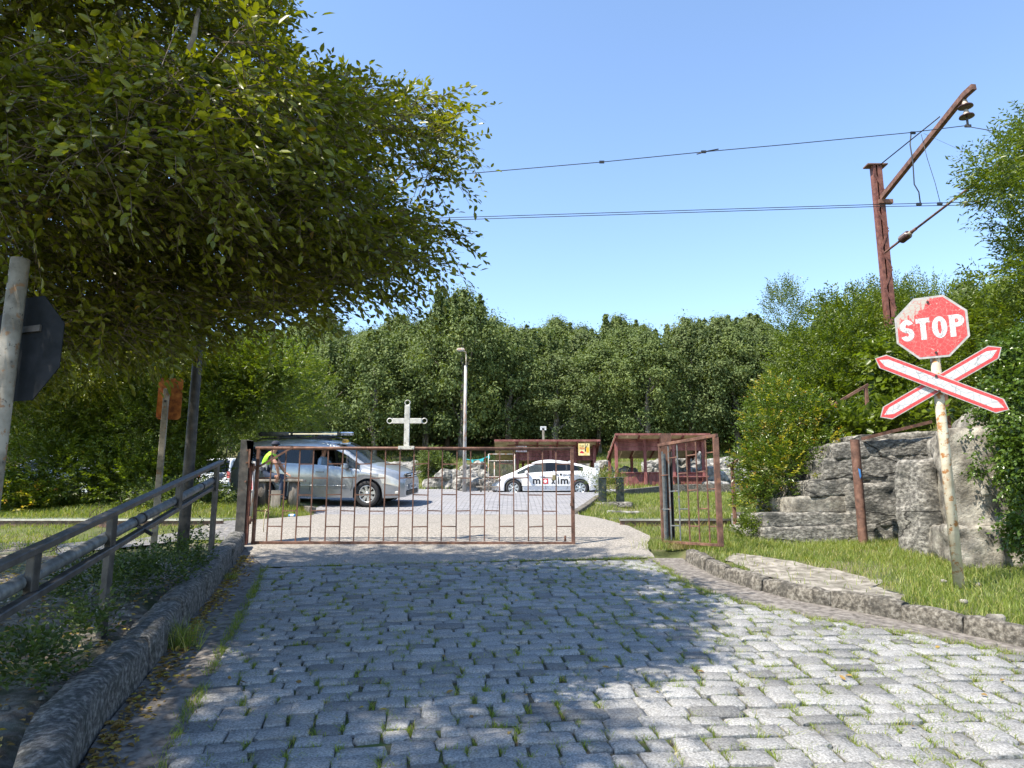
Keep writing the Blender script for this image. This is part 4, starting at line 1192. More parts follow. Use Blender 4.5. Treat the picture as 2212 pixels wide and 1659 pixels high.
# pebbles in the dirt on the left
pv, pf = [], []
for _ in range(2600):
    y = RD.uniform(4, 11.5); x = XL(y) - .35 - RD.random() * 5
    if mnoise.noise(Vector((x, y, 2))) < -.1: continue
    r = .008 + .022 * RD.random() ** 3; b = len(pv); z = H(x, y) - .015
    k = 5; a0 = RD.random() * 6
    for i in range(k): pv.append((x + r * math.cos(a0 + i * 1.257), y + r * .8 * math.sin(a0 + i * 1.257), z))
    for i in range(k): pv.append((x + r * .6 * math.cos(a0 + i * 1.257), y + r * .5 * math.sin(a0 + i * 1.257), z + r * .75))
    for i in range(k): pf.append((b + i, b + (i + 1) % k, b + k + (i + 1) % k, b + k + i))
    pf.append(tuple(b + k + i for i in range(k)))
me = bpy.data.meshes.new('gravel'); me.from_pydata(pv, [], pf)
tag(link('gravel', me, M_ROCK), kind='stuff')
# ------------------------------------------------------------------ gates
GY = 11.62
def gz(py, y=GY): return pt(1106, py, y).z
gx0, gx1 = pt(549, 1070, GY).x, pt(1237, 1070, GY).x
zb, zt_ = gz(1172), gz(968)
gate = thing('road_gate', (gx0, GY, zb), 'long rusty barred gate leaf closed across the road with an iron cross on top', 'gate')
GW, GH = gx1 - gx0, zt_ - zb
def bar_part(name, a, b, w, h, m, parent, r=0.0, round_=False):
    mb = MB()
    if round_: mb.tube([a, b], w / 2, 8)
    else: mb.bar(a, b, w, h)
    return mb.build(name, m, parent, bevel=r)
mb = MB(); mb.tube([(-.02, 0, GH), (GW + .03, 0, GH - .012)], .027, 10); mb.build('top_rail', M_RUST, gate)
bar_part('bottom_rail', (0, 0, 0), (GW + .03, 0, -.012), .045, .045, M_RUST, gate, .004)
bar_part('stile', (.03, 0, 0), (.03, 0, GH), .05, .05, M_RUST, gate, .004)
bar_part('stile', (GW, 0, -.03), (GW, 0, GH), .058, .05, M_RUST, gate, .004)
bxs = [pt(p, 1000, GY).x - gx0 for p in (586, 617, 647, 677, 709, 740, 770, 802, 833, 864, 894, 926, 956, 987, 1017, 1048, 1079, 1110, 1141, 1172, 1201)]
for i, x in enumerate(bxs):
    w = .02 if i not in (20,) else .024
    bar_part('bar', (x + RD.uniform(-.004, .004), 0, .02), (x + RD.uniform(-.006, .006), 0, GH - .02), .019, .019, M_RUST, gate)
cells = [.05] + bxs + [GW - .02]
for i in range(len(cells) - 1):
    for q in ((.68, .33) if i % 2 == 0 else (.83, .50, .165)):
        bar_part('rung', (cells[i] + .008, 0, GH * q + RD.uniform(-.006, .006)), (cells[i + 1] - .008, 0, GH * q + RD.uniform(-.006, .006)), .018, .018, M_RUST, gate)
bar_part('diagonal_brace', (.0, -.035, GH * .775), (.60, -.035, GH + .015), .022, .03, M_RUST, gate)
mb = MB(); mb.box((0, -.03, .02), (.03, .03, .14)); mb.box((.0, -.03, -.03), (.05, .035, .05)); mb.build('latch', M_RUST, gate, (GW - .02, 0, GH * .415))
mb = MB(); mb.tube([(0, 0, 0), (0, 0, .09)], .018, 8); mb.build('drop_bolt', M_RUST, gate, (GW - .13, 0, .02))
mb = MB(); mb.box((0, 0, 0), (.26, .075, .055)); mb.tube([(-.10, -.05, 0), (-.10, .05, 0)], .012, 8); mb.tube([(.10, -.05, 0), (.10, .05, 0)], .012, 8)
cx_ = pt(878, 965, GY).x - gx0
cross = mb.build('iron_cross', M_CROSS, gate, (cx_, 0, GH + .005))
CH = .79
mb = MB(); mb.bar((0, 0, .02), (0, 0, CH - .09), .085, .04); mb.build('upright', M_CROSS, cross, bevel=.004)
mb = MB(); mb.bar((-.24, -.001, CH * .56), (-.044, -.001, CH * .56), .036, .085); mb.bar((.044, -.001, CH * .56), (.24, -.001, CH * .56), .036, .085); mb.build('crossbar', M_CROSS, cross, bevel=.004)
for (x, z) in ((-.285, CH * .56), (.285, CH * .56), (0, CH - .045)):
    mb = MB(); mb.tube([(x + .043 * math.cos(a), 0, z + .043 * math.sin(a)) for a in np.linspace(0, 2 * math.pi, 17)], .008, 6, cap=False); mb.build('ring', M_CROSS, cross)
pl = thing('padlock', (pt(1196, 1010, GY).x, GY - .035, pt(1196, 1026, GY).z), 'brass padlock hanging open on a bar of the long gate', 'padlock')
mb = MB(); mb.box((0, 0, -.045), (.05, .025, .085)); mb.build('body', M_BRASS, pl, bevel=.004)
mb = MB(); mb.tube([(-.017, 0, -.005), (-.017, 0, .045), (-.010, 0, .065), (.006, 0, .066), (.017, 0, .05), (.017, 0, -.005)], .0045, 6); mb.build('shackle', M_CHROME, pl)
mb = MB(); q0 = Vector((gx0 + .20, GY, zb + GH * .33))
mb.tube([q0 + Vector(p) for p in ((.0, -.022, .012), (.02, -.03, .02), (.03, 0, .022), (.01, -.024, -.01), (-.004, -.026, -.12), (-.01, -.024, -.25), (-.005, -.02, -.33))], .007, 6)
tag(mb.build('rope', M_ROPE), 'short pale rope tied to the lowest bar at the hinge end of the gate', 'rope')
# hinge post of the long gate: a rusty I section with an angle welded to it
pxl = pt(524, 1060, 11.5).x
post = thing('gate_post', (pxl, 11.55, ZR(11.5) + .02), 'tall dark rusty steel post carrying the hinges of the long gate', 'post')
PH = pt(524, 957, 11.5).z - post.location.z
mb = MB(); mb.box((0, -.06, PH / 2 + .05), (.15, .014, PH)); mb.build('flange', M_DARKIRON, post, bevel=.003)
mb = MB(); mb.box((0, .06, PH / 2 + .05), (.15, .014, PH)); mb.build('flange', M_DARKIRON, post, bevel=.003)
mb = MB(); mb.box((-.03, 0, PH / 2 + .05), (.012, .105, PH)); mb.build('web', M_RUST, post)
mb = MB(); mb.box((.10, -.03, PH * .40), (.045, .03, PH * .8)); mb.build('hinge_angle', M_RUST_RED, post, bevel=.003)
mb = MB(); mb.box((.10, .02, PH * .38), (.012, .07, PH * .74)); mb.build('hinge_angle', M_RUST_RED, post, bevel=.002)
mb = MB(); mb.add([(.02, -.072, PH + .04), (.14, -.072, PH + .03), (.13, -.072, PH - .36), (.08, -.072, PH - .36)], [(0, 1, 2, 3), (3, 2, 1, 0)]); mb.bar((.085, -.075, PH - .10), (.085, -.075, PH - .40), .03, .02); mb.build('gusset', M_RUST, post)
for z in (PH - .12, PH - .32, PH - .62):
    mb = MB(); mb.tube([(.045 if z > PH - .5 else .05, -.067, z), (.045, -.086, z)], .016, 7); mb.build('bolt', M_RUST, post)
for z in (.32, PH - .45):
    mb = MB(); mb.tube([(.145, -.03, z), (.145, -.03, z + .12)], .02, 8); mb.bar((.10, -.03, z + .06), (.18, -.0, z + .06), .03, .05); mb.build('hinge', M_RUST, post)

# small leaf, standing open
LA = pt(1432, 1170, 11.25); LB = pt(1557, 1178, 10.05)
sg = thing('small_gate_leaf', (LA.x, LA.y, LA.z), 'short rusty gate leaf swung open on the right side of the road', 'gate')
zA, zB = pt(1425, 962, 11.25).z - LA.z, pt(1553, 941, 10.05).z - LA.z
d = Vector((LB.x - LA.x, LB.y - LA.y, 0)); LL_ = d.length; d.normalize(); zB0 = LB.z - LA.z
def lp(s, f):
    q = s / LL_
    lo_, hi_ = zB0 * q, zA + (zB - zA) * q
    return Vector((d.x * s, d.y * s, lo_ + (hi_ - lo_) * f))
def lbar(name, a, b, w, h, m): 
    mb = MB(); mb.bar(a, b, w, h, 0, up=(0, 0, 1)); return mb.build(name, m, sg, bevel=.003)
lbar('top_rail', lp(-.02, 1), lp(LL_ + .03, 1), .05, .045, M_RUST)
lbar('bottom_rail', lp(0, 0), lp(LL_ + .03, 0), .04, .04, M_RUST)
lbar('stile', lp(0, 0), lp(0, .985), .04, .045, M_RUST)
lbar('stile', lp(LL_, -.01), lp(LL_, .985), .075, .06, M_RUST)
ss = [LL_ * k / 6.0 for k in range(7)]
for i, s_ in enumerate(ss[1:-1]):
    lbar('bar', lp(s_, .02), lp(s_, .98), .019, .02, M_BLUEIRON if i < 2 else M_RUST)
for i in range(6):
    for f in ((.68, .33) if i % 2 == 0 else (.85, .51, .165)):
        lbar('rung', lp(ss[i] + .01, f), lp(ss[i + 1] - .01, f), .016, .018, M_BLUEIRON if i < 3 and f < .6 else M_RUST)
q = pt(1443, 1165, 11.5); gpz = ZR(11.4) - .05
gp2 = thing('gate_post', (q.x, 11.42, gpz), 'hollow steel channel post behind the small open gate leaf', 'post')
PH2 = pt(1440, 937, 11.42).z - gpz
mb = MB(); mb.box((0, .05, PH2 / 2), (.155, .012, PH2)); mb.build('channel_back', M_RUST, gp2)
mb = MB(); mb.box((-.071, -.02, PH2 * .42), (.013, .13, PH2 * .84)); mb.build('channel_side', M_BLUEIRON, gp2)
mb = MB(); mb.box((.071, -.02, PH2 * .42), (.013, .13, PH2 * .84)); mb.build('channel_side', M_DARKIRON, gp2)
mb = MB(); mb.box((0, -.075, PH2 * .93), (.155, .012, PH2 * .14)); mb.build('cover_plate', M_RUST, gp2)
mb = MB(); mb.box((-.045, -.088, PH2 * .42), (.035, .012, PH2 * .80)); mb.build('front_plate', M_BLUEIRON, gp2)
mb = MB(); mb.box((.012, .02, PH2 * .40), (.02, .03, PH2 * .7)); mb.build('rod', M_RUST, gp2)

# ------------------------------------------------------------------ railing on the left
def rail_pt(px, py, y): return pt(px, py, y)
r_end, r_near = pt(478, 998, 9.6), pt(0, 1222, 3.95)
dirv = (r_near - r_end); r_far2 = r_end + dirv * 1.35
l_end, l_near = pt(466, 1049, 9.55), pt(0, 1330, 3.95)
l_far2 = l_end + (l_near - l_end) * 1.35
RL = r_end.copy(); RL.z = 0
rail = thing('railing', (r_end.x, r_end.y, H(r_end.x - .1, r_end.y)), 'dark painted steel railing that climbs beside the mossy kerb on the left', 'railing')
RO = Vector(rail.location)
mb = MB(); mb.bar(r_end - RO, r_far2 - RO, .075, .045); mb.build('top_rail', M_RAILPAINT, rail, bevel=.006)
mb = MB(); mb.bar(l_end - RO, l_far2 - RO, .06, .045); mb.build('lower_rail', M_RAILPAINT, rail, bevel=.006)
def on(a, b, y): 
    t = (y - a.y) / (b.y - a.y); return a + (b - a) * t
for (y, full) in ((9.35, True), (7.55, False), (5.62, True), (4.35, False), (2.6, True)):
    a = on(r_end, r_near, y); b = on(l_end, l_near, y)
    foot = Vector((a.x, a.y, H(a.x - .02, a.y) - .05)) if full else b
    mb = MB(); mb.bar(a - RO - Vector((0, 0, .02)), Vector((a.x, a.y, foot.z)) - RO, .05, .075 if full else .07, up=(0, 1, 0)); mb.build('post', M_RAILPAINT, rail, bevel=.004)
pipe_a, pipe_b = pt(478, 1028, 9.85), pt(0, 1282, 4.1)
pipe_c = pipe_a + (pipe_b - pipe_a) * 1.35
pipe = thing('pipe', pipe_a, 'dull metal pipe strapped along the railing between its two rails', 'pipe')
mb = MB(); mb.tube([Vector((0, 0, 0)), pipe_c - pipe_a], .042, 12); mb.build('tube', M_PIPE, pipe)
for t in (.10, .20, .58, .62):
    c = (pipe_b - pipe_a) * t
    dd = (pipe_b - pipe_a).normalized() * .02
    mb = MB(); mb.tube([c - dd, c + dd], .049, 12); mb.build('strap', M_BLACKPLASTIC, pipe)
mb = MB(); c = (pipe_b - pipe_a) * .60; mb.bar(c + Vector((0, 0, -.045)), c + Vector((.16, -.05, -.12)), .02, .03); mb.build('bracket', M_DARKIRON, pipe)

# ------------------------------------------------------------------ poles and signs on the left
b = gp(392, 1212, .15); lz = H(b.x, b.y)
lamp = thing('lamp_post', (b.x, b.y, lz), 'dark tubular lamp post standing behind the railing, its head lost in leaves', 'street lamp')
ht = pt(434, 470, b.y).z - lz
mb = MB(); mb.tube([(0, 0, -.1), (0, 0, .8), (.0, 0, ht * .6), (.01, 0, ht)], [.072, .07, .06, .05], 12); mb.build('pole', M_DARKIRON, lamp)
mb = MB(); mb.tube([(0, 0, ht - .05), (.05, -.03, ht + .1), (.25, -.12, ht + .14)], .03, 8); mb.build('arm', M_DARKIRON, lamp)
mb = MB(); mb.add([(.2, -.2, ht + .11), (.62, -.3, ht + .10), (.62, -.18, ht + .10), (.2, -.05, ht + .11), (.25, -.17, ht + .20), (.56, -.26, ht + .16), (.56, -.22, ht + .16), (.25, -.09, ht + .20)], [(3, 2, 1, 0), (4, 5, 6, 7), (0, 1, 5, 4), (1, 2, 6, 5), (2, 3, 7, 6), (3, 0, 4, 7)]); mb.build('lamp_head', M_SIGNBACK, lamp)

b = gp(330, 1198, .15); bz = H(b.x, b.y)
rs_ = thing('road_sign', (b.x, b.y, bz), 'rusty orange sign plate seen from behind on a thin square post', 'sign', rz=rad(18))
sh = pt(338, 840, b.y).z - bz
mb = MB(); mb.box((0, 0, sh / 2 - .05), (.075, .075, sh + .1)); mb.build('post', M_POLE2, rs_, bevel=.004)
zc = (pt(341, 860, b.y).z) - bz
mb = MB(); cr = .03; w2, h2 = .155, .29
poly = [(-w2 + cr, -h2), (w2 - cr, -h2), (w2, -h2 + cr), (w2, h2 - cr), (w2 - cr, h2), (-w2 + cr, h2), (-w2, h2 - cr), (-w2, -h2 + cr)]
mb.prism(poly, -.003, .003, 0, Matrix.Translation((.04, .045, zc)) @ Matrix.Rotation(math.pi / 2, 4, 'X')); mb.build('plate', M_RUSTPLATE, rs_)
mb = MB(); mb.box((0, .0385 - .08, zc - .05), (.03, .006, .03)); mb.build('clip', M_DARKIRON, rs_)

P0 = pt(-34, 1180, 4.3); P0.z = H(P0.x, P0.y)
sb = thing('road_sign', (P0.x, P0.y, P0.z), 'dark back of an octagonal sign on a peeling pole at the left edge', 'sign', rz=rad(-19))
ptop = pt(8, 560, 4.3).z - P0.z
mb = MB(); mb.tube([(0, 0, -.1), (0, 0, ptop * .5), (0, 0, ptop)], [.056, .055, .054], 14); mb.build('pole', M_POLE2, sb)
zo = pt(60, 755, 4.4).z - P0.z
oc = [(.335 / math.cos(math.pi / 8) * math.cos(math.pi / 8 + k * math.pi / 4), .335 / math.cos(math.pi / 8) * math.sin(math.pi / 8 + k * math.pi / 4)) for k in range(8)]
mb = MB(); mb.prism(oc, -.003, .003, 0, Matrix.Translation((.0, .085, zo)) @ Matrix.Rotation(math.pi / 2, 4, 'X')); mb.build('octagon_plate', M_SIGNBACK, sb)
mb = MB(); mb.box((0, .073, zo + .12), (.3, .014, .04)); mb.build('bracket', M_DARKIRON, sb)

# ------------------------------------------------------------------ stop sign with crossed warning planks
b = gp(2072, 1266, .14); SZ = H(b.x, b.y) - .02
yaw = -math.atan2(b.x, b.y)
st = thing('stop_sign', (b.x, b.y, SZ), 'red octagonal STOP sign over crossed red edged planks on a rusty cream pole', 'sign', rz=yaw)
sc_ = b.y / 7.34
top_z = pt(2015, 655, b.y).z - SZ
mb = MB(); mb.tube([(0, .03, -.1), (0, .03, top_z * .5), (0, .03, top_z)], [.052, .051, .048], 16); mb.build('pole', M_POLE, st)
FR = Matrix.Rotation(math.pi / 2, 4, 'X')           # local xy plane -> upright plate facing -y
zo = pt(2014, 708, b.y).z - SZ
A8 = .335 * sc_
def octo(a): return [(a / math.cos(math.pi / 8) * math.cos(math.pi / 8 + k * math.pi / 4), a / math.cos(math.pi / 8) * math.sin(math.pi / 8 + k * math.pi / 4)) for k in range(8)]
plate = MB(); plate.prism(octo(A8), -.003, .003, 0, FR)
plate = plate.build('octagon_plate', M_EDGE, st, (-.005, -.035, zo))
mb = MB(); mb.prism(octo(A8 * .935), .0032, .0045, 0, FR); mb.build('red_field', M_SIGNRED, plate)
# letters built as outlines, as on the plate
def strokes(name, polys, ox):
    mb = MB()
    for poly in polys: mb.prism([(ox + x, y) for x, y in poly], .0048, .0062, 0, FR)
    return mb
hL, wt = .235 * sc_, .052 * sc_
def arc(cx, cy, rx, ry, a0, a1, n=10): return [(cx + rx * math.cos(rad(a0 + (a1 - a0) * i / n)), cy + ry * math.sin(rad(a0 + (a1 - a0) * i / n))) for i in range(n + 1)]
def ringseg(mb, outer, inner, ox):
    n = len(outer)
    for i in range(n - 1):
        mb.prism([(ox + outer[i][0], outer[i][1]), (ox + outer[i + 1][0], outer[i + 1][1]), (ox + inner[i + 1][0], inner[i + 1][1]), (ox + inner[i][0], inner[i][1])][::-1 if False else 1], .0048, .0062, 0, FR)
wl = .128 * sc_; gap = .022 * sc_
x0 = -(4 * wl + 3 * gap) / 2 + wl / 2
yb = -.012
# S
mb = MB(); r2x, r2y = wl / 2, hL / 4 + wt / 4
iy = r2y - wt; ix = r2x - wt
ringseg(mb, arc(0, yb + hL / 2 - r2y, r2x, r2y, 20, 180), arc(0, yb + hL / 2 - r2y, ix, iy, 20, 180), x0)
ringseg(mb, arc(0, yb + hL / 2 - r2y, r2x, r2y, 180, 270), arc(0, yb + hL / 2 - r2y, ix, iy, 180, 270), x0)
ringseg(mb, arc(0, yb - hL / 2 + r2y, r2x, r2y, 90, 0), arc(0, yb - hL / 2 + r2y, ix, iy, 90, 0), x0)
ringseg(mb, arc(0, yb - hL / 2 + r2y, r2x, r2y, 0, -160), arc(0, yb - hL / 2 + r2y, ix, iy, 0, -160), x0)
mb.build('letter', M_LETTER, plate)
x1 = x0 + wl + gap
mb = strokes('T', [[(-wl / 2, yb + hL / 2 - wt), (wl / 2, yb + hL / 2 - wt), (wl / 2, yb + hL / 2), (-wl / 2, yb + hL / 2)], [(-wt / 2, yb - hL / 2), (wt / 2, yb - hL / 2), (wt / 2, yb + hL / 2 - wt), (-wt / 2, yb + hL / 2 - wt)]], x1); mb.build('letter', M_LETTER, plate)
x2 = x1 + wl + gap
mb = MB(); ringseg(mb, arc(0, yb, wl * .54, hL / 2, 0, 360, 26), arc(0, yb, wl * .54 - wt, hL / 2 - wt * .9, 0, 360, 26), x2); mb.build('letter', M_LETTER, plate)
x3 = x2 + wl + gap * 1.2
mb = strokes('P', [[(-wl / 2, yb - hL / 2), (-wl / 2 + wt, yb - hL / 2), (-wl / 2 + wt, yb + hL / 2), (-wl / 2, yb + hL / 2)]], x3)
rp = hL * .28
ringseg(mb, [(-wl / 2 + wt, yb + hL / 2)] + arc(wl * .05, yb + hL / 2 - rp, wl * .50, rp, 90, -90, 12) + [(-wl / 2 + wt, yb + hL / 2 - 2 * rp)], [(-wl / 2 + wt, yb + hL / 2 - wt * .85)] + arc(wl * .05, yb + hL / 2 - rp, wl * .50 - wt, rp - wt * .85, 90, -90, 12) + [(-wl / 2 + wt, yb + hL / 2 - 2 * rp + wt * .85)], x3)
mb.build('letter', M_LETTER, plate)
for (x, z) in ((-.01, .275 * sc_), (.02, -.28 * sc_)):
    mb = MB(); mb.tube([(x, -.004, z), (x, -.018, z)], .013, 8); mb.build('bolt', M_BOLT, plate)
# crossed planks
zc = pt(2030, 830, b.y).z - SZ
def plank(name, ang, yoff, label):
    L2, W2, tp = .655 * sc_, .080 * sc_, .082 * sc_
    def shp(i):
        l, w = L2 - i * 1.15, W2 - i
        return [(-l, 0), (-l + tp, -w), (l - tp, -w), (l, 0), (l - tp, w), (-l + tp, w)]
    M = FR @ Matrix.Rotation(ang, 4, 'Z')
    mb = MB(); mb.prism(shp(0), -.002, .002, 0, M); pk = mb.build(name, M_EDGE, st, (.012, yoff, zc))
    mb = MB(); mb.prism(shp(.009), .0022, .0032, 0, M); mb.build('red_border', M_BANDRED, pk)
    mb = MB(); mb.prism(shp(.041), .0034, .0044, 0, M); mb.build('white_panel', M_SIGNWHITE, pk)
    return pk
plank('crossbuck_plank', rad(29), -.055, None)
fp = plank('crossbuck_plank', rad(-29.5), -.095, None)
for (x, z) in ((-.02, .075), (-.005, -.09)):
    mb = MB(); mb.tube([(x, -.002, z), (x, -.016, z)], .014, 8); mb.build('bolt', M_BOLT, fp)
mb = MB(); mb.bar((0, .03, zc), (0, -.05, zc), .05, .04); mb.build('bracket', M_BOLT, st)
for k, (px, py, s, lab) in enumerate(((2040, 1258, .05, 'small white stone left of the stop sign pole'), (2112, 1262, .035, 'tiny white stone right of the stop sign pole'), (2150, 1336, .09, 'pale broken stone in the grass at the right edge of the verge'), (2082, 1303, .06, 'flat pale stone in the grass below the stop sign'), (2150, 1392, .035, 'white pebble in the right gutter'))):
    g = gp(px, py, .14 if py < 1350 else .01); rough_b = rough_block('stone', (s * 1.6, s, s * .8), .02, .01, s * .3, M_CONC_L, None, (g.x, g.y, H(g.x, g.y) + s * .3), RD.uniform(0, 3), k, 14)
    tag(rough_b, lab, 'stone')

# ------------------------------------------------------------------ concrete steps
FY = 11.45
def wx(px, y=FY): return (px - 1106) / 1533 * y / 1.01
steps = thing('concrete_steps', (wx(1800), FY, ZR(FY)), 'weathered broken concrete steps seen from the side, climbing to the right', 'steps')
SO = Vector(steps.location)
ST = [  # left nose px, right end px, bottom py, top py, front depth
    (1636, 1880, 1166, 1138, 11.35), (1642, 1980, 1140, 1108, 11.42), (1712, 2020, 1109, 1072, 11.50), (1752, 2040, 1074, 1036, 11.5), (1786, 2060, 1038, 990, 11.5), (1808, 2080, 992, 956, 11.5), (1862, 2110, 958, 938, 11.6)]
for k, (a, b_, p0, p1, fy) in enumerate(ST):
    xa, xb = wx(a), wx(b_)
    z0, z1 = pt(1800, p0, FY).z - (.25 if k == 0 else .01), pt(1800, p1, FY).z
    dep = 1.7
    tilt_ = .06 * (k / 5)
    def fn(c, xa=xa, xb=xb, k=k):
        # the upper faces rise gently towards the right, as the broken flight does
        t = (c.x + (xb - xa) / 2) / (xb - xa)
        c.z += (.10 if k > 2 else .03) * t * (1 if c.z > 0 else .8)
        return c
    rough_block('step', (xb - xa, dep, z1 - z0), .05, .026, .025, M_CONC_L if k in (2,) else M_CONC, steps, (Vector(((xa + xb) / 2, fy + dep / 2, (z0 + z1) / 2)) - SO), 0, k * 1.7, 6.0, fn, True, 5)
# the flank wall that joins the steps on the right
rough_block('flank', (1.9, 1.5, 1.15), .05, .036, .08, M_CONC, steps, (Vector((wx(1955), 11.42 + .75, ZR(FY) + .42)) - SO), 0, 23, 5, None, True, 5)
rough_block('flank', (.62, 1.5, 1.9), .05, .036, .04, M_CONC_L, steps, (Vector((wx(2085), 11.30 + .75, ZR(FY) + .85)) - SO), 0, 31, 5, None, True, 5)
mb = MB(); a, b_ = pt(1862, 948, 11.45), pt(2012, 911, 11.45); mb.bar(a - SO, b_ - SO, .05, .05); mb.build('edge_angle', M_RUST, steps)
# broken wall at the right edge
bw = thing('broken_wall', (5.75, 9.1, ZR(9.1)), 'pale crumbling concrete wall at the right edge, overgrown by ivy', 'wall')
rough_block('wall_block', (.95, 1.4, 1.95), .055, .055, .06, M_CONC_L, bw, (.55, .55, .85), rad(-22), 3, 4, None, True, 5)
rough_block('wall_block', (.55, 1.0, .75), .04, .045, .05, M_CONC_L, bw, (.05, .25, .22), rad(-14), 9, 5, None, True, 5)
rough_block('wall_block', (.32, .6, 1.5), .06, .05, .08, M_CONC, bw, (-.05, 1.0, .75), rad(8), 12, 3)
rough_block('wall_block', (1.4, 1.3, 2.4), .10, .06, .2, M_CONC_L, bw, (1.45, 1.0, 1.0), rad(-20), 15, 2.2)
mb = MB(); 
st1 = rough_block('stone', (.11, .05, .12), .02, .012, .02, M_CONC_L, bw, (.12, -.20, 1.02), .3, 41, 8)
hr = thing('handrail', (wx(1580, 12.75), 12.75, H(wx(1580, 12.75), 12.75)), 'brown iron handrail descending beside the steps through the shrub', 'handrail')
HO = Vector(hr.location)
h0, h1 = pt(1572, 1008, 12.75), pt(1873, 832, 12.75)
h2 = h1 + Vector((.02, 0, .01))
mb = MB(); mb.bar(h0 - HO, h2 - HO, .055, .05); mb.build('top_rail', M_RUST, hr, bevel=.004)
for px, py, pb in ((1581, 1003, 1122), (1870, 836, 955)):
    a = pt(px, py, 12.75); mb = MB(); mb.bar(a - HO, Vector((a.x, a.y, pt(px, pb, 12.75).z - .2)) - HO, .055, .055, up=(0, 1, 0)); mb.build('post', M_RUST, hr, bevel=.004)
hp2 = thing('iron_stub', (pt(2046, 900, 12.2).x, 12.2, pt(2046, 910, 12.2).z), 'short brown iron post standing on the concrete behind the stop sign', 'post')
mb = MB(); mb.bar((0, 0, -.3), (0, 0, .62), .07, .07, up=(0, 1, 0)); mb.build('shaft', M_RUST, hp2, bevel=.004)
a = pt(1864, 1160, 10.95)
rp_ = thing('iron_post', (a.x, 10.95, H(a.x, 10.95) - .05), 'lone rusty iron tube post standing in front of the concrete steps', 'post')
hh_ = pt(1852, 950, 10.95).z - rp_.location.z
mb = MB(); mb.tube([(0, 0, 0), (0, 0, hh_)], .068, 14, cap=False); mb.tube([(0, 0, hh_), (0, 0, hh_ - .3)], .058, 14, cap=False); mb.build('tube', M_RUST, rp_)
mb = MB(); mb.add([(-.022, -.070, hh_ - .44), (.012, -.073, hh_ - .46), (.02, -.071, hh_ - .56), (-.004, -.074, hh_ - .60)], [(3, 2, 1, 0), (0, 1, 2, 3)]); mb.build('blue_label_scrap', M_BLUELITTER, rp_)

# ------------------------------------------------------------------ railway mast and wires
MY = 16.6
mx = pt(1908, 560, MY).x
mzb = H(mx, MY) - .3
mast = thing('catenary_mast', (mx, MY, mzb), 'rusty lattice railway mast with a slanting bracket arm above the right bank', 'railway mast')
MH = pt(1886, 362, MY).z - mzb
wd = .21
for sx in (-1, 1):
    mb = MB()
    x = sx * wd / 2
    mb.box((x, -.05, MH / 2), (.012, .16, MH)); mb.box((x - sx * (.030 if sx < 0 else .055) + 0, -.137, MH / 2), (.06 if sx < 0 else .115, .012, MH)); mb.box((x - sx * .035, .037, MH / 2), (.07, .012, MH))
    mb.build('channel', M_RUST_RED, mast)
z = .5; k = 0
while z < MH - .5:
    za, zb_ = z, z + .48
    xa, xb = (-wd / 2, wd / 2) if k % 2 else (wd / 2, -wd / 2)
    mb = MB(); mb.bar((xa, -.15, za), (xb, -.15, zb_), .05, .012, up=(0, 1, 0)); mb.build('lattice_bar', M_RUST_RED, mast)
    z += .50; k += 1
mb = MB(); mb.box((0, -.04, MH + .02), (.5, .26, .03)); mb.build('cap_plate', M_RUST, mast)
def ml(p): return Vector(p) - Vector(mast.location)
arm0, arm1 = pt(1905, 428, MY - .15), pt(2084, 205, 13.25); arm2 = pt(2104, 187, 13.0)
mb = MB(); mb.bar(ml(arm0), ml(arm1), .10, .12); mb.bar(ml(arm1), ml(arm2), .10, .12); mb.build('bracket_arm', M_RUST, mast)
mb = MB(); mb.tube([ml(pt(1896, 360, MY - .1)), ml(pt(2030, 252, 14.4))], .014, 6); mb.build('tie_rod', M_WIRE, mast)
mb = MB(); c = ml(pt(1912, 436, MY - .15)); mb.box(c, (.34, .12, .10)); mb.build('arm_bracket', M_RUST, mast)
# suspended insulator
it, ib = pt(2083, 208, 13.3), pt(2081, 272, 13.3)
ins = thing('insulator', it, 'brown and white bell insulator hanging from the tip of the mast arm', 'insulator')
Lz = it.z - ib.z
mb = MB(); mb.tube([(0, 0, .03), (0, 0, -Lz * .12)], .016, 8); mb.build('hook', M_DARKIRON, ins)
mb = MB(); mb.tube([(0, 0, -Lz * .72), (0, 0, -Lz)], .022, 8); mb.box((0, 0, -Lz), (.12, .04, .05)); mb.build('wire_clamp', M_DARKIRON, ins)
for q in (.12, .45):
    zt = -Lz * q
    mb = MB(); mb.lathe([(.0, zt), (.035, zt), (.05, zt - .05), (.065, zt - .10), (.07, zt - .12)], 14); mb.build('cap', M_PORC_WHITE, ins)
    mb = MB(); mb.lathe([(.07, zt - .12), (.135, zt - .14), (.142, zt - .165), (.12, zt - .17), (.05, zt - .165), (.0, zt - .165)], 20); mb.build('bell', M_PORC_BROWN, ins)
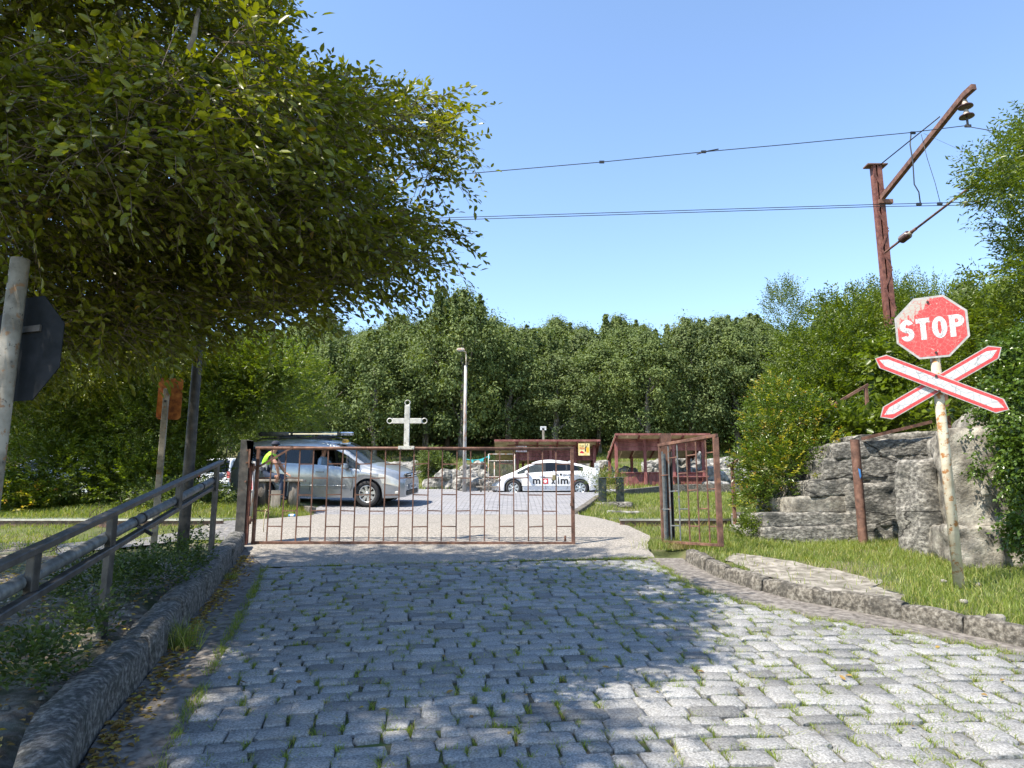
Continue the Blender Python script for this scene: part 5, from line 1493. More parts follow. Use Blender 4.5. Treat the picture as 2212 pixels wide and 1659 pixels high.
# cantilever strut with ribbed insulator
c0, c1 = pt(1912, 545, MY - .2), pt(2160, 355, 12.6)
dv = c1 - c0
can = thing('cantilever_strut', c0, 'slanting iron strut with a ribbed brown insulator beside the mast', 'strut')
mb = MB(); mb.bar(Vector((0, 0, 0)), dv * .16, .05, .03); mb.build('clevis', M_RUST, can)
n_ = dv.normalized(); M_ = n_.to_track_quat('Z', 'Y').to_matrix().to_4x4(); L0 = dv.length
prof = [(.0, .15 * L0), (.03, .15 * L0), (.04, .17 * L0)]
for i in range(6):
    z = (.175 + .012 * i) * L0; prof += [(.055, z), (.098, z + .004 * L0), (.098, z + .007 * L0), (.055, z + .010 * L0)]
prof += [(.045, .252 * L0), (.0, .256 * L0)]
mb = MB(); mb.lathe(prof, 14, 0, M_); mb.build('ribbed_insulator', M_PORC_BROWN, can)
mb = MB(); mb.tube([dv * .252, dv * .275], .05, 10); mb.build('insulator_cap', M_PORC_WHITE, can)
mb = MB(); mb.tube([dv * .27, dv], .026, 8); mb.tube([dv * .27, dv * .32], .036, 8); mb.build('tube', M_RUST, can)
for (pa_, pb_) in (((2128, 388, 13.0), (2088, 440, 13.2)), ((2160, 372, 12.7), (2112, 434, 13.1))):
    a, b_ = pt(*pa_), pt(*pb_)
    mb = MB(); mb.tube([a - c0, b_ - c0], .016, 6); mb.box(b_ - c0 + Vector((0, 0, -.02)), (.10, .03, .05)); mb.build('registration_arm', M_RUST, can)
def wire(name, label, pts, r=.0075, cl=()):
    w = thing(name, pts[0], label, 'wire', 'overhead railway wires')
    mb = MB(); mb.tube([Vector(p) - Vector(pts[0]) for p in pts], r, 5); mb.build('strand', M_WIRE, w)
    for c in cl:
        mb = MB(); mb.box(Vector(c) - Vector(pts[0]), (.10, .03, .05)); mb.build('clamp', M_WIRE, w)
    return w
def line(a, b, n=14, sag=0.0): 
    return [a.lerp(b, i / n) + Vector((0, 0, -sag * 4 * (i / n) * (1 - i / n))) for i in range(n + 1)]
ca, cb = pt(975, 475, 13.85), pt(2090, 443, 13.15); cext = ca + (ca - cb) * 1.6
wire('contact_wire', 'lower one of the two parallel contact wires above the track', [cext, ca, pt(1880, 446.5, 13.3), cb, pt(2260, 456, 12.4), pt(2600, 470, 11)])
ca2, cb2 = pt(975, 470, 13.95), pt(2115, 436, 13.2); cext2 = ca2 + (ca2 - cb2) * 1.6
wire('contact_wire', 'upper one of the two parallel contact wires above the track', [cext2, ca2, pt(1880, 442, 13.4), cb2, pt(2260, 445, 12.5), pt(2600, 452, 11.2)], cl=(pt(1985, 441, 13.3), pt(2030, 440, 13.25)))
ma, mbp = pt(975, 378, 13.6), Vector(ib)
mid = [pt(px, py, 13.6 - .3 * (px - 975) / 1106) for px, py in ((975, 378), (1300, 350), (1520, 328), (1700, 312), (1960, 287), (2081, 272))]
wire('messenger_wire', 'long suspension wire rising from the tree to the insulator', [mid[0] + (mid[0] - mid[1]) * 3.2] + mid, .0085, cl=(mid[1], mid[2], pt(1972, 287, 13.35)))
wire('messenger_wire', 'suspension wire running from the insulator out of the picture', [Vector(ib), pt(2200, 292, 12.6), pt(2500, 330, 10.5)], .0085)
dr = [pt(*q) for q in ((1968, 288, 13.4), (1966, 312, 13.38), (1972, 350, 13.36), (1975, 398, 13.33), (1985, 415, 13.32), (1988, 438, 13.3))]
wire('dropper_cable', 'wavy cable hanging between the suspension wire and the contact wires', dr, .013)
dr = [pt(*q) for q in ((1990, 290, 13.4), (2003, 342, 13.38), (2020, 395, 13.3), (2031, 438, 13.25))]
wire('dropper_cable', 'thin chain like dropper right of the thicker hanging cable', dr, .006)
wire('stay_wire', 'very thin stay wire slanting down behind the hanging cables', [pt(1995, 288, 13.4), pt(2110, 340, 12.8), pt(2200, 372, 12.3)], .003)
mb = MB(); w0 = pt(1505, 331, 13.45); w1 = pt(1552, 322, 13.45); mb.tube([w0 + Vector((0, 0, -.02)), w0.lerp(w1, .5), w1 + Vector((0, 0, .0))], .012, 6)
tag(mb.build('wire_splice', M_WIRE), 'small splice fitting in the middle of the long suspension wire', 'splice')

# ------------------------------------------------------------------ lamp post in the middle
lx = wx(1003, 30.2)
lp2 = thing('lamp_post', (lx, 30.2, ZR(30.2) - .2), 'tall grey and rust streaked lamp post standing in front of the wood', 'street lamp')
LZ = Vector(lp2.location); hh2 = pt(1003, 790, 30.2).z - LZ.z
mb = MB(); mb.tube([(0, 0, 0), (0, 0, hh2 * .55), (0, 0, hh2)], [.085, .072, .062], 12); mb.build('pole', M_GALV, lp2)
e = pt(996, 757, 30.0) - LZ
mb = MB(); mb.tube([(0, 0, hh2 - .05), (.02, -.02, hh2 + .35), (.0, -.06, hh2 + .6), (e.x + .1, -.2, e.z - .04)], [.035, .03, .028, .026], 8); mb.build('arm', M_POLE, lp2)
mb = MB(); mb.box((e.x, -.3, e.z + .02), (.36, .26, .10), taper=.75); mb.build('lamp_head', M_GALV, lp2, bevel=.01)
mb = MB(); mb.box((e.x, -.3, e.z - .045), (.26, .18, .02)); mb.build('lens', M_LAMPGLASS, lp2)

# ------------------------------------------------------------------ shelters
def shelter(name, label, px0, px1, y, ztop, roof_ext, posts, fascia, wall, bench, slope=.35, zg=None):
    x0, x1 = wx(px0, y), wx(px1, y)
    z0 = zg if zg is not None else H((x0 + x1) / 2, y) - .1
    t = thing(name, ((x0 + x1) / 2, y, z0), label, 'shelter')
    O_ = Vector(t.location)
    hz = ztop - z0; w = x1 - x0; dp = 2.2
    fr = .55                                            # roof overhang towards the front
    for (f, back) in posts:
        x = -w / 2 + w * f
        yy = dp if back else 0
        h_ = hz - .12 - (slope * dp * .5 if back else 0) + (0 if back else -.0)
        mb = MB(); mb.box((x, yy, h_ / 2), (.13, .13, h_)); mb.build('post', M_REDWOOD, t, bevel=.008)
    n = 7
    for i in range(n):
        a, b_ = i / n, (i + 1) / n
        mb = MB()
        xa, xb = -w / 2 - roof_ext[0] + (w + sum(roof_ext)) * a, -w / 2 - roof_ext[0] + (w + sum(roof_ext)) * b_ - .01
        mb.add([(xa, -fr, hz), (xb, -fr, hz), (xb, dp + .2, hz - slope * (dp + .2)), (xa, dp + .2, hz - slope * (dp + .2)), (xa, -fr, hz + .03), (xb, -fr, hz + .03), (xb, dp + .2, hz + .03 - slope * (dp + .2)), (xa, dp + .2, hz + .03 - slope * (dp + .2))],
               [(3, 2, 1, 0), (4, 5, 6, 7), (0, 1, 5, 4), (1, 2, 6, 5), (2, 3, 7, 6), (3, 0, 4, 7)])
        mb.build('roof_panel', M_PALEWOOD, t)
    mb = MB(); mb.box((roof_ext[1] / 2 - roof_ext[0] / 2, -fr - .022, hz + .02), (w + sum(roof_ext), .04, .09)); mb.build('eaves_board', M_REDWOOD, t)
    mb = MB(); mb.box((roof_ext[1] / 2 - roof_ext[0] / 2, -.075 - .0, hz - .14), (w, .05, .08)); mb.build('beam', M_REDWOOD, t)
    for f in np.linspace(0.0, 1.0, 5):
        mb = MB(); x = -w / 2 + w * f
        mb.bar((x, -fr + .02, hz - .045), (x, dp + .1, hz - .045 - slope * (dp + .1) * .98), .07, .07); mb.build('rafter', M_REDWOOD, t)
    for x in (-w / 2 - .0, w / 2 + .0):
        mb = MB(); mb.bar((x + (.09 if x > 0 else -.09), -fr, hz - .05), (x + (.09 if x > 0 else -.09), dp + .1, hz - .06 - slope * (dp + .1)), .03, .16); mb.build('barge_board', M_REDWOOD, t)
    for (fa, fb, za, zb_, nb) in fascia:
        for i in range(nb):
            hh = (zb_ - za) / nb
            mb = MB(); mb.box((-w / 2 + w * (fa + fb) / 2, .085, za + hh * (i + .5)), (w * (fb - fa) - .01, .03, hh - .012)); mb.build('fascia_board', M_REDWOOD, t)
    for (fa, fb, zt_w) in wall:
        nn = max(3, int(w * (fb - fa) / .145))
        for i in range(nn):
            xa = -w / 2 + w * (fa + (fb - fa) * (i + .5) / nn)
            mb = MB(); mb.box((xa, .088 + RD.uniform(-.004, .004), zt_w / 2 - .1), (w * (fb - fa) / nn - .012, .024, zt_w + .2)); mb.build('wall_plank', M_REDWOOD, t)
        mb = MB(); mb.box((-w / 2 + w * (fa + fb) / 2, .07, zt_w + .02), (w * (fb - fa), .09, .05)); mb.build('wall_cap', M_REDWOOD, t)
    for (fa, fb, zz) in bench:
        mb = MB(); mb.box((-w / 2 + w * (fa + fb) / 2, -.28, zz), (w * (fb - fa), .42, .05)); mb.build('bench_seat', M_REDWOOD, t)
    return t
YS = 32.0
zs_top = pt(1430, 942, YS).z
sh2 = shelter('wooden_shelter', 'open red brown wooden shelter with pale roof underside, behind the small gate leaf', 1333, 1522, YS, zs_top, (.12, .2), [(0, 0), (.33, 0), (.66, 0), (1, 0), (.0, 1), (.27, 1), (.62, 1), (.97, 1)],
              [(0, 1, 1.52, 2.06, 3)], [(.02, .985, .52)], [(.62, 1.02, .34)], zg=pt(1430, 1047, YS).z)
zs_l = pt(1180, 955, YS + .6).z
sh1 = shelter('wooden_shelter', 'red brown wooden shelter with a long eaves board behind the white car', 1118, 1290, YS + .6, zs_l, (1.05, .12), [(.0, 0), (.42, 0), (.72, 0), (.97, 0), (.08, 1), (.5, 1), (1.0, 1)],
              [(0, 1, 1.22, 1.78, 3), (.52, .76, .7, 1.2, 2)], [], [], zg=pt(1180, 1052, YS).z)
def board(name, label, cat, px0, py0, px1, py1, y, m, th=.02):
    a, b_ = pt(px0, py0, y), pt(px1, py1, y)
    c = (a + b_) / 2
    t = thing(name, c, label, cat)
    mb = MB(); mb.box((0, 0, 0), (abs(b_.x - a.x), th, abs(a.z - b_.z))); mb.build('board', m, t)
    return t, abs(b_.x - a.x), abs(a.z - b_.z)
YB = YS + .6 - .13
ps, pw, ph_ = board('poster', 'yellow drink poster reading FRESH on the shelter behind the white car', 'poster', 1249, 958, 1274, 984, YB - .5, M_POSTER)
def tp(parent, name, body, size, m, x, z, yoff=-.013, bold=0.0, width=None, rot=0):
    return text_part(name, body, size, m, Matrix.Translation((x, yoff, z)) @ FR @ Matrix.Rotation(rot, 4, 'Z'), parent, bold, .001, width)
tp(ps, 'word', 'FRESH', .13, M_PRINT_RED, -pw * .17, ph_ * .08, width=pw * .42)
tp(ps, 'script', 'طبيعي', .10, M_PRINT_BLACK, -pw * .2, ph_ * .34, width=pw * .38)
mb = MB(); mb.tube([(pw * .1, -.013, ph_ * .5), (pw * .12, -.013, 0), (pw * .10, -.013, -ph_ * .1)], .012, 6); mb.tube([(pw * .13, -.013, ph_ * .1), (pw * .32, -.013, ph_ * .45)], .01, 6); mb.box((pw * .12, -.013, -.03), (.05, .006, .12)); mb.build('juice_spout', M_PRINT_BLACK, ps)
mb = MB(); mb.prism([(-pw * .4, -ph_ * .28), (-pw * .1, -ph_ * .33), (pw * .02, -ph_ * .27), (-pw * .1, -ph_ * .16), (-pw * .2, -ph_ * .10), (-pw * .33, -ph_ * .18)], .011, .013, 0, FR); mb.build('fruit_picture', M_PRINT_RED, ps)
mb = MB(); mb.prism([(pw * .22, -ph_ * .25), (pw * .42, -ph_ * .25), (pw * .44, ph_ * .18), (pw * .2, ph_ * .18)], .011, .013, 0, FR); mb.build('glass_picture', M_AMBER, ps)
b1, w1_, h1_ = board('shelter_sign', 'white lettered board on the left end of the shelter fascia', 'sign', 1113, 963, 1138, 970, YB, M_PAPER)
tp(b1, 'lettering', 'ოკატსე ზე', .16, M_PRINT_RED, 0, 0, width=w1_ * .86)
b1, w1_, h1_ = board('shelter_sign', 'narrow white lettered strip under the lettered board on the shelter', 'sign', 1114, 971.5, 1138, 976.5, YB, M_PAPER)
tp(b1, 'lettering', 'იყიდება წყალი', .09, M_PRINT_RED, 0, 0, width=w1_ * .86)
b1, w1_, h1_ = board('notice', 'pale square notice on the right post of the shelter behind the white car', 'notice', 1284, 1000, 1295, 1021, YB - .4, M_PAPER)
tp(b1, 'lettering', 'ყავა\nჩაი', .12, M_PRINT_BLACK, 0, 0, width=w1_ * .7)
b1, w1_, h1_ = board('forest_sign', 'small white sign on a post among the dark trunks of the wood', 'sign', 1167, 921, 1180, 929, 39.0, M_PAPER)
mb = MB(); mb.box((0, .02, -.75), (.12, .06, 1.5)); mb.build('post', M_OLDWOOD, b1)
tp(b1, 'lettering', 'საპიკნიკე\nადგილი', .08, M_PRINT_BLACK, 0, 0, width=w1_ * .8)
b1, w1_, h1_ = board('notice_board', 'pale blue grey board half hidden in the shrub above the minivan', 'sign', 557, 848, 577, 892, 21.5, M_BLUEIRON)
# bar frame with dark lattice between lamp and shelter
fx0, fx1 = wx(1055, 30), wx(1112, 30)
fz0 = pt(1080, 1066, 30).z
fr_ = thing('lattice_screen', ((fx0 + fx1) / 2, 30, fz0), 'metal frame with a dark woven lattice panel left of the first shelter', 'screen')
FW, FH = fx1 - fx0, pt(1080, 981, 30).z - fz0
for x in (-FW / 2, -FW / 2 + .25, FW / 2):
    mb = MB(); mb.tube([(x, 0, 0), (x, 0, FH * (1 if abs(x) > FW * .4 else .8))], .022, 6); mb.build('upright', M_GALV, fr_)
for f in (1.0, .83, .42):
    mb = MB(); mb.tube([(-FW / 2, 0, FH * f), (FW / 2, 0, FH * f)], .018, 6); mb.build('rail', M_GALV, fr_)
mb = MB()
for i in range(16):
    z = FH * (.44 + .38 * i / 15); mb.box((0, .012, z), (FW - .05, .012, .022))
for i in range(22):
    x = -FW / 2 + FW * (i + .5) / 22; mb.box((x, .026, FH * .63), (.022, .012, FH * .38))
tag(mb.build('lattice', M_DARKIRON, fr_), kind='stuff')
ra, rb = pt(1008, 992, 30.1), pt(1058, 984, 30.0)
rp3 = thing('rope_line', ra, 'teal rag tied to a rope between the lamp post and the lattice screen', 'rope')
mb = MB(); mb.tube([q_ - ra for q_ in line(ra, rb, 8, .10)], .014, 5); mb.build('rope', M_TEAL, rp3)
for f in (.25, .6, .68, .95):
    c = ra.lerp(rb, f) - ra + Vector((0, -.01, -.10 * 4 * f * (1 - f))); mb = MB(); mb.prism([(-.05, 0), (.04, .01), (.05, -.07), (.01, -.13), (-.03, -.08)], -.006, .006, 0, Matrix.Translation(c) @ FR); mb.build('rag', M_TEAL, rp3)
tb = thing('bench_table', (wx(1058, 29.2), 29.2, ZR(29.2)), 'small grey wooden bench table in front of the white car bonnet', 'table')
for z, dx in ((.62, 0), (.34, -.1)):
    mb = MB(); mb.box((dx, 0, z), (.9, .3, .05)); mb.build('plank', M_OLDWOOD, tb)
for x in (-.36, .3):
    mb = MB(); mb.box((x, .03, .31), (.07, .12, .6)); mb.build('leg', M_OLDWOOD, tb)

# ------------------------------------------------------------------ rocks
RK = [(985, 1046, 31.5, 2.0, .8, 1.0, 'large pale limestone boulder left of the lamp post foot'), (1030, 1052, 30.9, 1.9, .9, .65, 'low pale limestone outcrop right of the lamp post foot'), (935, 1052, 31.5, .8, .6, .55, 'small grey rock left of the big boulder'), (1022, 1010, 34, 1.3, .8, 1.0, 'grey rock behind the lamp post'), (1040, 1022, 33.6, .9, .7, .6, 'grey rock left of the lattice screen'), (880, 1012, 35, 3.0, 1.2, .9, 'shaded rock ledge behind the minivan bonnet'), (960, 1012, 35.5, .9, .6, .7, 'grey rock behind the round bush'),
      (1415, 996, 35.5, 1.3, .8, .95, 'grey rock seen through the left bay of the second shelter'), (1478, 1003, 35, 1.7, .9, 1.7, 'tall rough limestone rock seen through the middle of the second shelter'), (1352, 1007, 34.5, 1.2, .7, .6, 'flat grey rock left of the second shelter'), (1400, 1022, 33.5, 1.6, .8, .35, 'low pale rock in the grass inside the second shelter'), (1360, 1024, 33.4, .9, .6, .3, 'small pale rock beside the left shelter post'), (1275, 1000, 35.5, 2.2, 1.0, .8, 'pale rock bank behind the poster'), (1555, 990, 35, 2.2, .9, 1.1, 'grey rock at the wood edge right of the second shelter'), (1570, 1022, 33, 2.6, 1.0, .95, 'pale rounded rock right of the second shelter'), (1545, 1040, 31.6, 1.1, .7, .35, 'low pale stone below the rocks right of the shelter'),
      (1510, 1012, 34, .8, .5, .5, 'small rock in the right bay of the second shelter'), (1175, 1002, 36, 1.8, .8, .9, 'grey rock seen through the shelter behind the white car'), (1345, 1101, 17.5, .8, .3, .10, 'flat pale stone lying in the lawn in front of the bollards'), (1613, 1108, 12.6, .55, .4, .16, 'dark flat stone under the glossy shrub')]
for k, (px, py, y, w, dpt, h, lab) in enumerate(RK):
    x = wx(px, y); z = H(x, y)
    o = rough_block('rock', (w, dpt, h), max(.05, w / 22), .15 * min(w, 1.2) * min(1, h * 1.6), min(w, dpt, h) * .42, M_ROCK, None, (x, y, z + h * .22), RD.uniform(-.3, .3), 60 + k, 2.4 if w > .6 else 4, None, w < .6, 5)
    tag(o, lab, 'rock')

# ------------------------------------------------------------------ bollards, bench, small sign
bo = thing('iron_bollards', (wx(1320, 19.2), 19.2, H(wx(1320, 19.2), 19.2) - .05), 'pair of dark green iron stubs joined by a thin top strip on a concrete foot', 'bollard')
for x in (-.235, .235):
    mb = MB(); mb.box((x, -.07, .37), (.20, .014, .70)); mb.box((x - .093, 0, .37), (.014, .14, .70)); mb.box((x + .093, 0, .37), (.014, .14, .70)); mb.build('stub', M_DARKGREEN, bo)
mb = MB(); mb.box((0, -.02, .735), (.66, .14, .012)); mb.build('top_strip', M_BLUEIRON, bo)
rough_block('concrete_foot', (1.05, .6, .16), .06, .015, .03, M_CONC, bo, (0, 0, 0), 0, 77, 5)
bx, by = wx(596, 16.6), 16.6
bz = H(bx, by)
zs = pt(596, 1036, by).z
be = thing('bench', (bx, by, bz), 'rough plank bench on wooden stumps beside the minivan', 'bench', rz=rad(4))
SHT = zs - bz
mb = MB(); mb.box((0, 0, SHT - .025), (1.3, .34, .05)); mb.build('seat_plank', M_OLDWOOD, be, bevel=.006)
for x in (-.30, .42):
    mb = MB(); mb.tube([(x, 0, -.05), (x, 0, SHT - .052)], [.15, .13], 12); mb.build('stump', M_BARK, be)
mb = MB(); mb.box((.10, -.25, .14), (.22, .08, .44), taper=.95); tag(mb.build('upright_plank', M_OLDWOOD, None, (bx, by, bz)), 'pale split plank standing upright in the grass before the bench', 'plank')
lg = thing('cut_log', (bx - .50, by - .35, bz), 'short striped cut log standing in the grass left of the bench', 'log')
mb = MB(); mb.tube([(0, 0, -.05), (0.02, 0, .34)], [.22, .19], 14); mb.build('log', M_BARK, lg)
mb = MB(); mb.lathe([(.0, .342), (.18, .345), (.19, .341)], 14); mb.build('cut_face', M_OLDWOOD, lg)
tx, ty = wx(546, 15.3), 15.3
tsn = thing('warning_sign', (tx, ty, H(tx, ty)), 'white triangular warning sign with red border half hidden behind the gate post', 'sign', rz=rad(-62))
zt0 = pt(551, 1060, ty).z - H(tx, ty); S3 = .78
tri = lambda a: [(-a / 2, -a * .289), (a / 2, -a * .289), (0, a * .577)]
mb = MB(); mb.prism(tri(S3), -.003, .003, 0, FR); tpn = mb.build('triangle_plate', M_PAPER, tsn, (0, -.05, zt0 + S3 * .289))
mb = MB(); mb.prism(tri(S3 * .93), .0035, .005, 0, FR); mb.build('red_border', M_PRINT_RED, tpn)
mb = MB(); mb.prism(tri(S3 * .70), .0055, .007, 0, FR); mb.build('white_field', M_PAPER, tpn)
mb = MB(); 
for z in (-.10, -.03): mb.box((.0, -.009, z), (.26, .003, .028))
for x in (-.10, -.03, .04, .11): mb.box((x, -.0092, -.065), (.026, .003, .17))
mb.build('fence_symbol', M_PRINT_BLACK, tpn)
mb = MB(); mb.tube([(0, 0, -.1), (0, 0, zt0 + S3 * .8)], .03, 8); mb.build('post', M_GALV, tsn)
can_ = thing('drink_can', (wx(640, 15.6), 15.4, H(wx(640, 15.6), 15.4) + .035), 'crushed blue and white drink can in the grass below the bench', 'can')
mb = MB(); mb.lathe([(0, -.07), (.03, -.068), (.035, -.05), (.035, .05), (.03, .068), (0, .07)], 12, 0, Matrix.Rotation(math.pi / 2, 4, 'Y')); mb.build('body', M_BLUELITTER, can_)
mb = MB(); mb.lathe([(.0355, -.03), (.0365, -.02), (.0365, .03), (.0355, .04)], 12, 0, Matrix.Rotation(math.pi / 2, 4, 'Y'), True); mb.build('label_band', M_PAPER, can_)
# ------------------------------------------------------------------ cars
def interp(pts, x):
    return float(np.interp(x, [p[0] for p in pts], [p[1] for p in pts]))
def smooth_fn(pts, k=.10):
    return lambda x: sum(interp(pts, x + d * k) * w for d, w in ((-1, .15), (-.5, .22), (0, .26), (.5, .22), (1, .15)))

def make_car(name, label, loc, rz, sp, group=None):
    car = thing(name, loc, label, 'car', group, rz)
    L, W = sp['L'], sp['W'] / 2
    top, belt = smooth_fn(sp['top'], sp.get('sm', .10)), smooth_fn(sp['belt'], .15)
    ax, r = sp['axles'], sp['r']; Ra = r + .055
    sill = smooth_fn(sp['sill'], .1)
    xs = set(np.linspace(-L / 2, L / 2, 84).round(4))
    for a, b in sp['windows']: xs |= {round(a, 4), round(b, 4)}
    for a in sp['screen'] + sp['rear']: xs.add(round(a, 4))
    for a in ax:
        for k in range(-7, 8): xs.add(round(a + Ra * math.sin(k / 7 * math.pi / 2), 4))
    for e in (.01, .03, .06): xs |= {round(L / 2 - e, 4), round(-L / 2 + e, 4)}
    xs = sorted(xs)
    def hw(x):
        f = max(0, (x - (L / 2 - .75)) / .75); b = max(0, (-x - (L / 2 - .6)) / .6)
        return W * (1 - sp.get('nose', .20) * f ** 2.0 - .10 * f ** 8 - sp.get('tail', .10) * b ** 2.2 - .04 * b ** 8)
    def ring(x):
        zt, zb = top(x), min(belt(x), top(x) - .02)
        h = max(.02, zt - zb); w = hw(x)
        zs = sill(x)
        for a in ax:
            d = abs(x - a)
            if d < Ra: zs = max(zs, r + math.sqrt(max(0, Ra * Ra - d * d)))
        zs = min(zs, zb - .08)
        q = zb - zs
        tum = sp.get('tumble', .30)
        e_dn = min(.07, h * .35)
        we = max(w * .40, w - .045 - tum * (h - e_dn))
        pts = [(w - .05, zs), (w - .006, zs + .30 * q), (w, zs + .62 * q), (w - .010, zb - .035), (w - .028, zb)]
        for t in (.10, .86): pts.append((w - .034 + (we - (w - .034)) * t, zb + (zt - e_dn - zb) * t))
        pts += [(we, zt - e_dn), (we - .055, zt - e_dn * .25), (we * .55, zt), (0, zt + .012)]
        return pts
    R_ = [ring(x) for x in xs]
    NRG = 11
    groups = {}
    def put(key, quad): groups.setdefault(key, []).append(quad)
    for i in range(len(xs) - 1):
        xm = (xs[i] + xs[i + 1]) / 2
        for j in range(NRG - 1):
            for s in (-1, 1):
                v = [(xs[i], s * R_[i][j][0], R_[i][j][1]), (xs[i + 1], s * R_[i + 1][j][0], R_[i + 1][j][1]), (xs[i + 1], s * R_[i + 1][j + 1][0], R_[i + 1][j + 1][1]), (xs[i], s * R_[i][j + 1][0], R_[i][j + 1][1])]
                if s > 0: v = v[::-1]
                key = 'body'
                if j == 5 or (j == 4 and sp.get('deep')):
                    for k, (a, b) in enumerate(sp['windows']):
                        if a <= xm <= b: key = ('window', k, s)
                if j >= 7 and sp['screen'][0] <= xm <= sp['screen'][1]: key = 'windscreen' if j >= 8 else 'body'
                if j >= 7 and sp['rear'][0] <= xm <= sp['rear'][1]: key = 'rear_window' if j >= 8 else 'body'
                put(key, v)
                for nm, (xa, xb, ja, jb, sides) in sp.get('skins', {}).items():
                    if xa <= xm <= xb and ja <= j < jb and s in sides: put(('skin', nm, s), v)
    def emit(nm, quads, m, off=0.0, caps=False, solid=0.0):
        bm = bmesh.new()
        for q in quads:
            try: bm.faces.new([bm.verts.new(p) for p in q])
            except ValueError: pass
        bmesh.ops.remove_doubles(bm, verts=bm.verts, dist=1e-4)
        if caps:
            for x, rr in ((xs[-1], R_[-1]), (xs[0], R_[0])):
                loop = [(x, -p[0], p[1]) for p in rr] + [(x, p[0], p[1]) for p in reversed(rr[:-1])]
                vs_ = [bm.verts.new(p) for p in loop]
                f = bm.faces.new(vs_ if x < 0 else vs_)
            bmesh.ops.remove_doubles(bm, verts=bm.verts, dist=1e-4)
            bmesh.ops.recalc_face_normals(bm, faces=bm.faces)
        bm.normal_update()
        if off:
            nn = [(v, v.normal.copy()) for v in bm.verts]
            for v, n in nn: v.co += n * off
        me = bpy.data.meshes.new(nm); bm.to_mesh(me); bm.free()
        me.polygons.foreach_set('use_smooth', [len(p.vertices) == 4 for p in me.polygons])
        return link(nm, me, m, car)
    emit('body', groups['body'], sp['paint'], 0, True)
    for k, g in groups.items():
        if k == 'body': continue
        if k == 'windscreen': emit('windscreen', g, M_GLASS, -.006)
        elif k == 'rear_window': emit('rear_window', g, M_GLASS_D, -.006)
        elif k[0] == 'window':
            if (k[1], k[2]) in sp.get('open', ()): continue
            emit('window', g, sp['wmat'][k[1]], -.008)
        elif k[0] == 'skin':
            emit(k[1].split('.')[0], g, sp['skin_mat'][k[1]], .006)
    # dark trim of the side glass and pillars
    for s in (-1, 1):
        for (a, b) in sp.get('pillars', ()):
            quads = []
            for i in range(len(xs) - 1):
                xm = (xs[i] + xs[i + 1]) / 2
                if a <= xm <= b:
                    for j in (5,):
                        v = [(xs[i], s * R_[i][j][0], R_[i][j][1]), (xs[i + 1], s * R_[i + 1][j][0], R_[i + 1][j][1]), (xs[i + 1], s * R_[i + 1][j + 1][0], R_[i + 1][j + 1][1]), (xs[i], s * R_[i][j + 1][0], R_[i][j + 1][1])]
                        quads.append(v if s < 0 else v[::-1])
            if quads: emit('pillar_trim', quads, M_BLACKPLASTIC, .005)
    # inside and underneath
    mb = MB(); mb.box((-.05, 0, .36), (L * .80, sp['W'] - .50, .30)); mb.box((0, 0, .30), (L * .9, sp['W'] - .66, .12)); mb.build('underbody', M_BLACKPLASTIC, car)
    for a in ax:
        for s in (-1, 1):
            mb = MB(); mb.tube([(a, s * (W - .30), r + .02), (a, s * (W - .045), r + .02)], Ra - .005, 18, cap=False); mb.build('wheel_arch_liner', M_BLACKPLASTIC, car)
    sx = sp['seat_x']
    for x in sx:
        for s in (-1, 1):
            mb = MB(); mb.box((x, s * .38, .62), (.5, .48, .16)); mb.box((x - .26, s * .38, .92), (.14, .46, .55)); mb.box((x - .29, s * .38, 1.25), (.09, .24, .18)); mb.build('seat', M_BLACKCLOTH, car, bevel=.03)
    mb = MB(); mb.box((sx[0] + .72, 0, .80), (.35, sp['W'] - .26, .22)); mb.build('dashboard', M_BLACKPLASTIC, car, bevel=.03)
    sy = sp.get('drive', 1) * .38
    mb = MB(); Mw = Matrix.Translation((sx[0] + .44, sy, .93)) @ Matrix.Rotation(rad(65), 4, 'Y')
    mb.tube([Mw @ Vector((.18 * math.cos(a), .18 * math.sin(a), 0)) for a in np.linspace(0, 2 * math.pi, 17)], .015, 6, cap=False); mb.box((0, 0, 0), (.34, .04, .02), 0, Mw); mb.build('steering_wheel', M_BLACKPLASTIC, car)
    # wheels
    for a in ax:
        for s in (-1, 1):
            Mx = Matrix.Translation((a, s * (W - .115), r)) @ Matrix.Rotation(math.pi / 2 * -s, 4, 'X')
            mb = MB(); rr = sp.get('rim_r', .63) * r
            mb.lathe([(rr, -.09), (r * .93, -.10), (r * .99, -.07), (r, -.03), (r, .03), (r * .99, .07), (r * .93, .10), (rr, .088), (rr * .98, .06)], 30, 0, Mx, True)
            wl_ = mb.build('wheel', M_TYRE, car)
            mb = MB(); mb.lathe([(rr * 1.0, .085), (rr * .93, .093), (rr * .88, .07), (rr * .86, -.02), (0, -.02)], 30, 0, Mx, True)
            n = sp['spokes']
            for k in range(n):
                q = Mx @ Matrix.Rotation(2 * math.pi * k / n + .2, 4, 'Z')
                wi = rr * (1.55 / n)
                mb.prism([(rr * .15, -wi * .55), (rr * .90, -wi * 1.0), (rr * .90, wi * 1.0), (rr * .15, wi * .55)], .045, .078, 0, q)
            mb.lathe([(rr * .24, .04), (rr * .24, .085), (rr * .15, .092), (0, .092)], 16, 0, Mx)
            mb.build('rim', [M_ALLOY], wl_)
            mb = MB()
            mb.lathe([(rr * .84, -.018), (0, -.018)], 20, 0, Mx, True); mb.build('spoke_shadow_disc', M_BLACKPLASTIC, wl_)  # black disc standing in for the shade behind the spokes
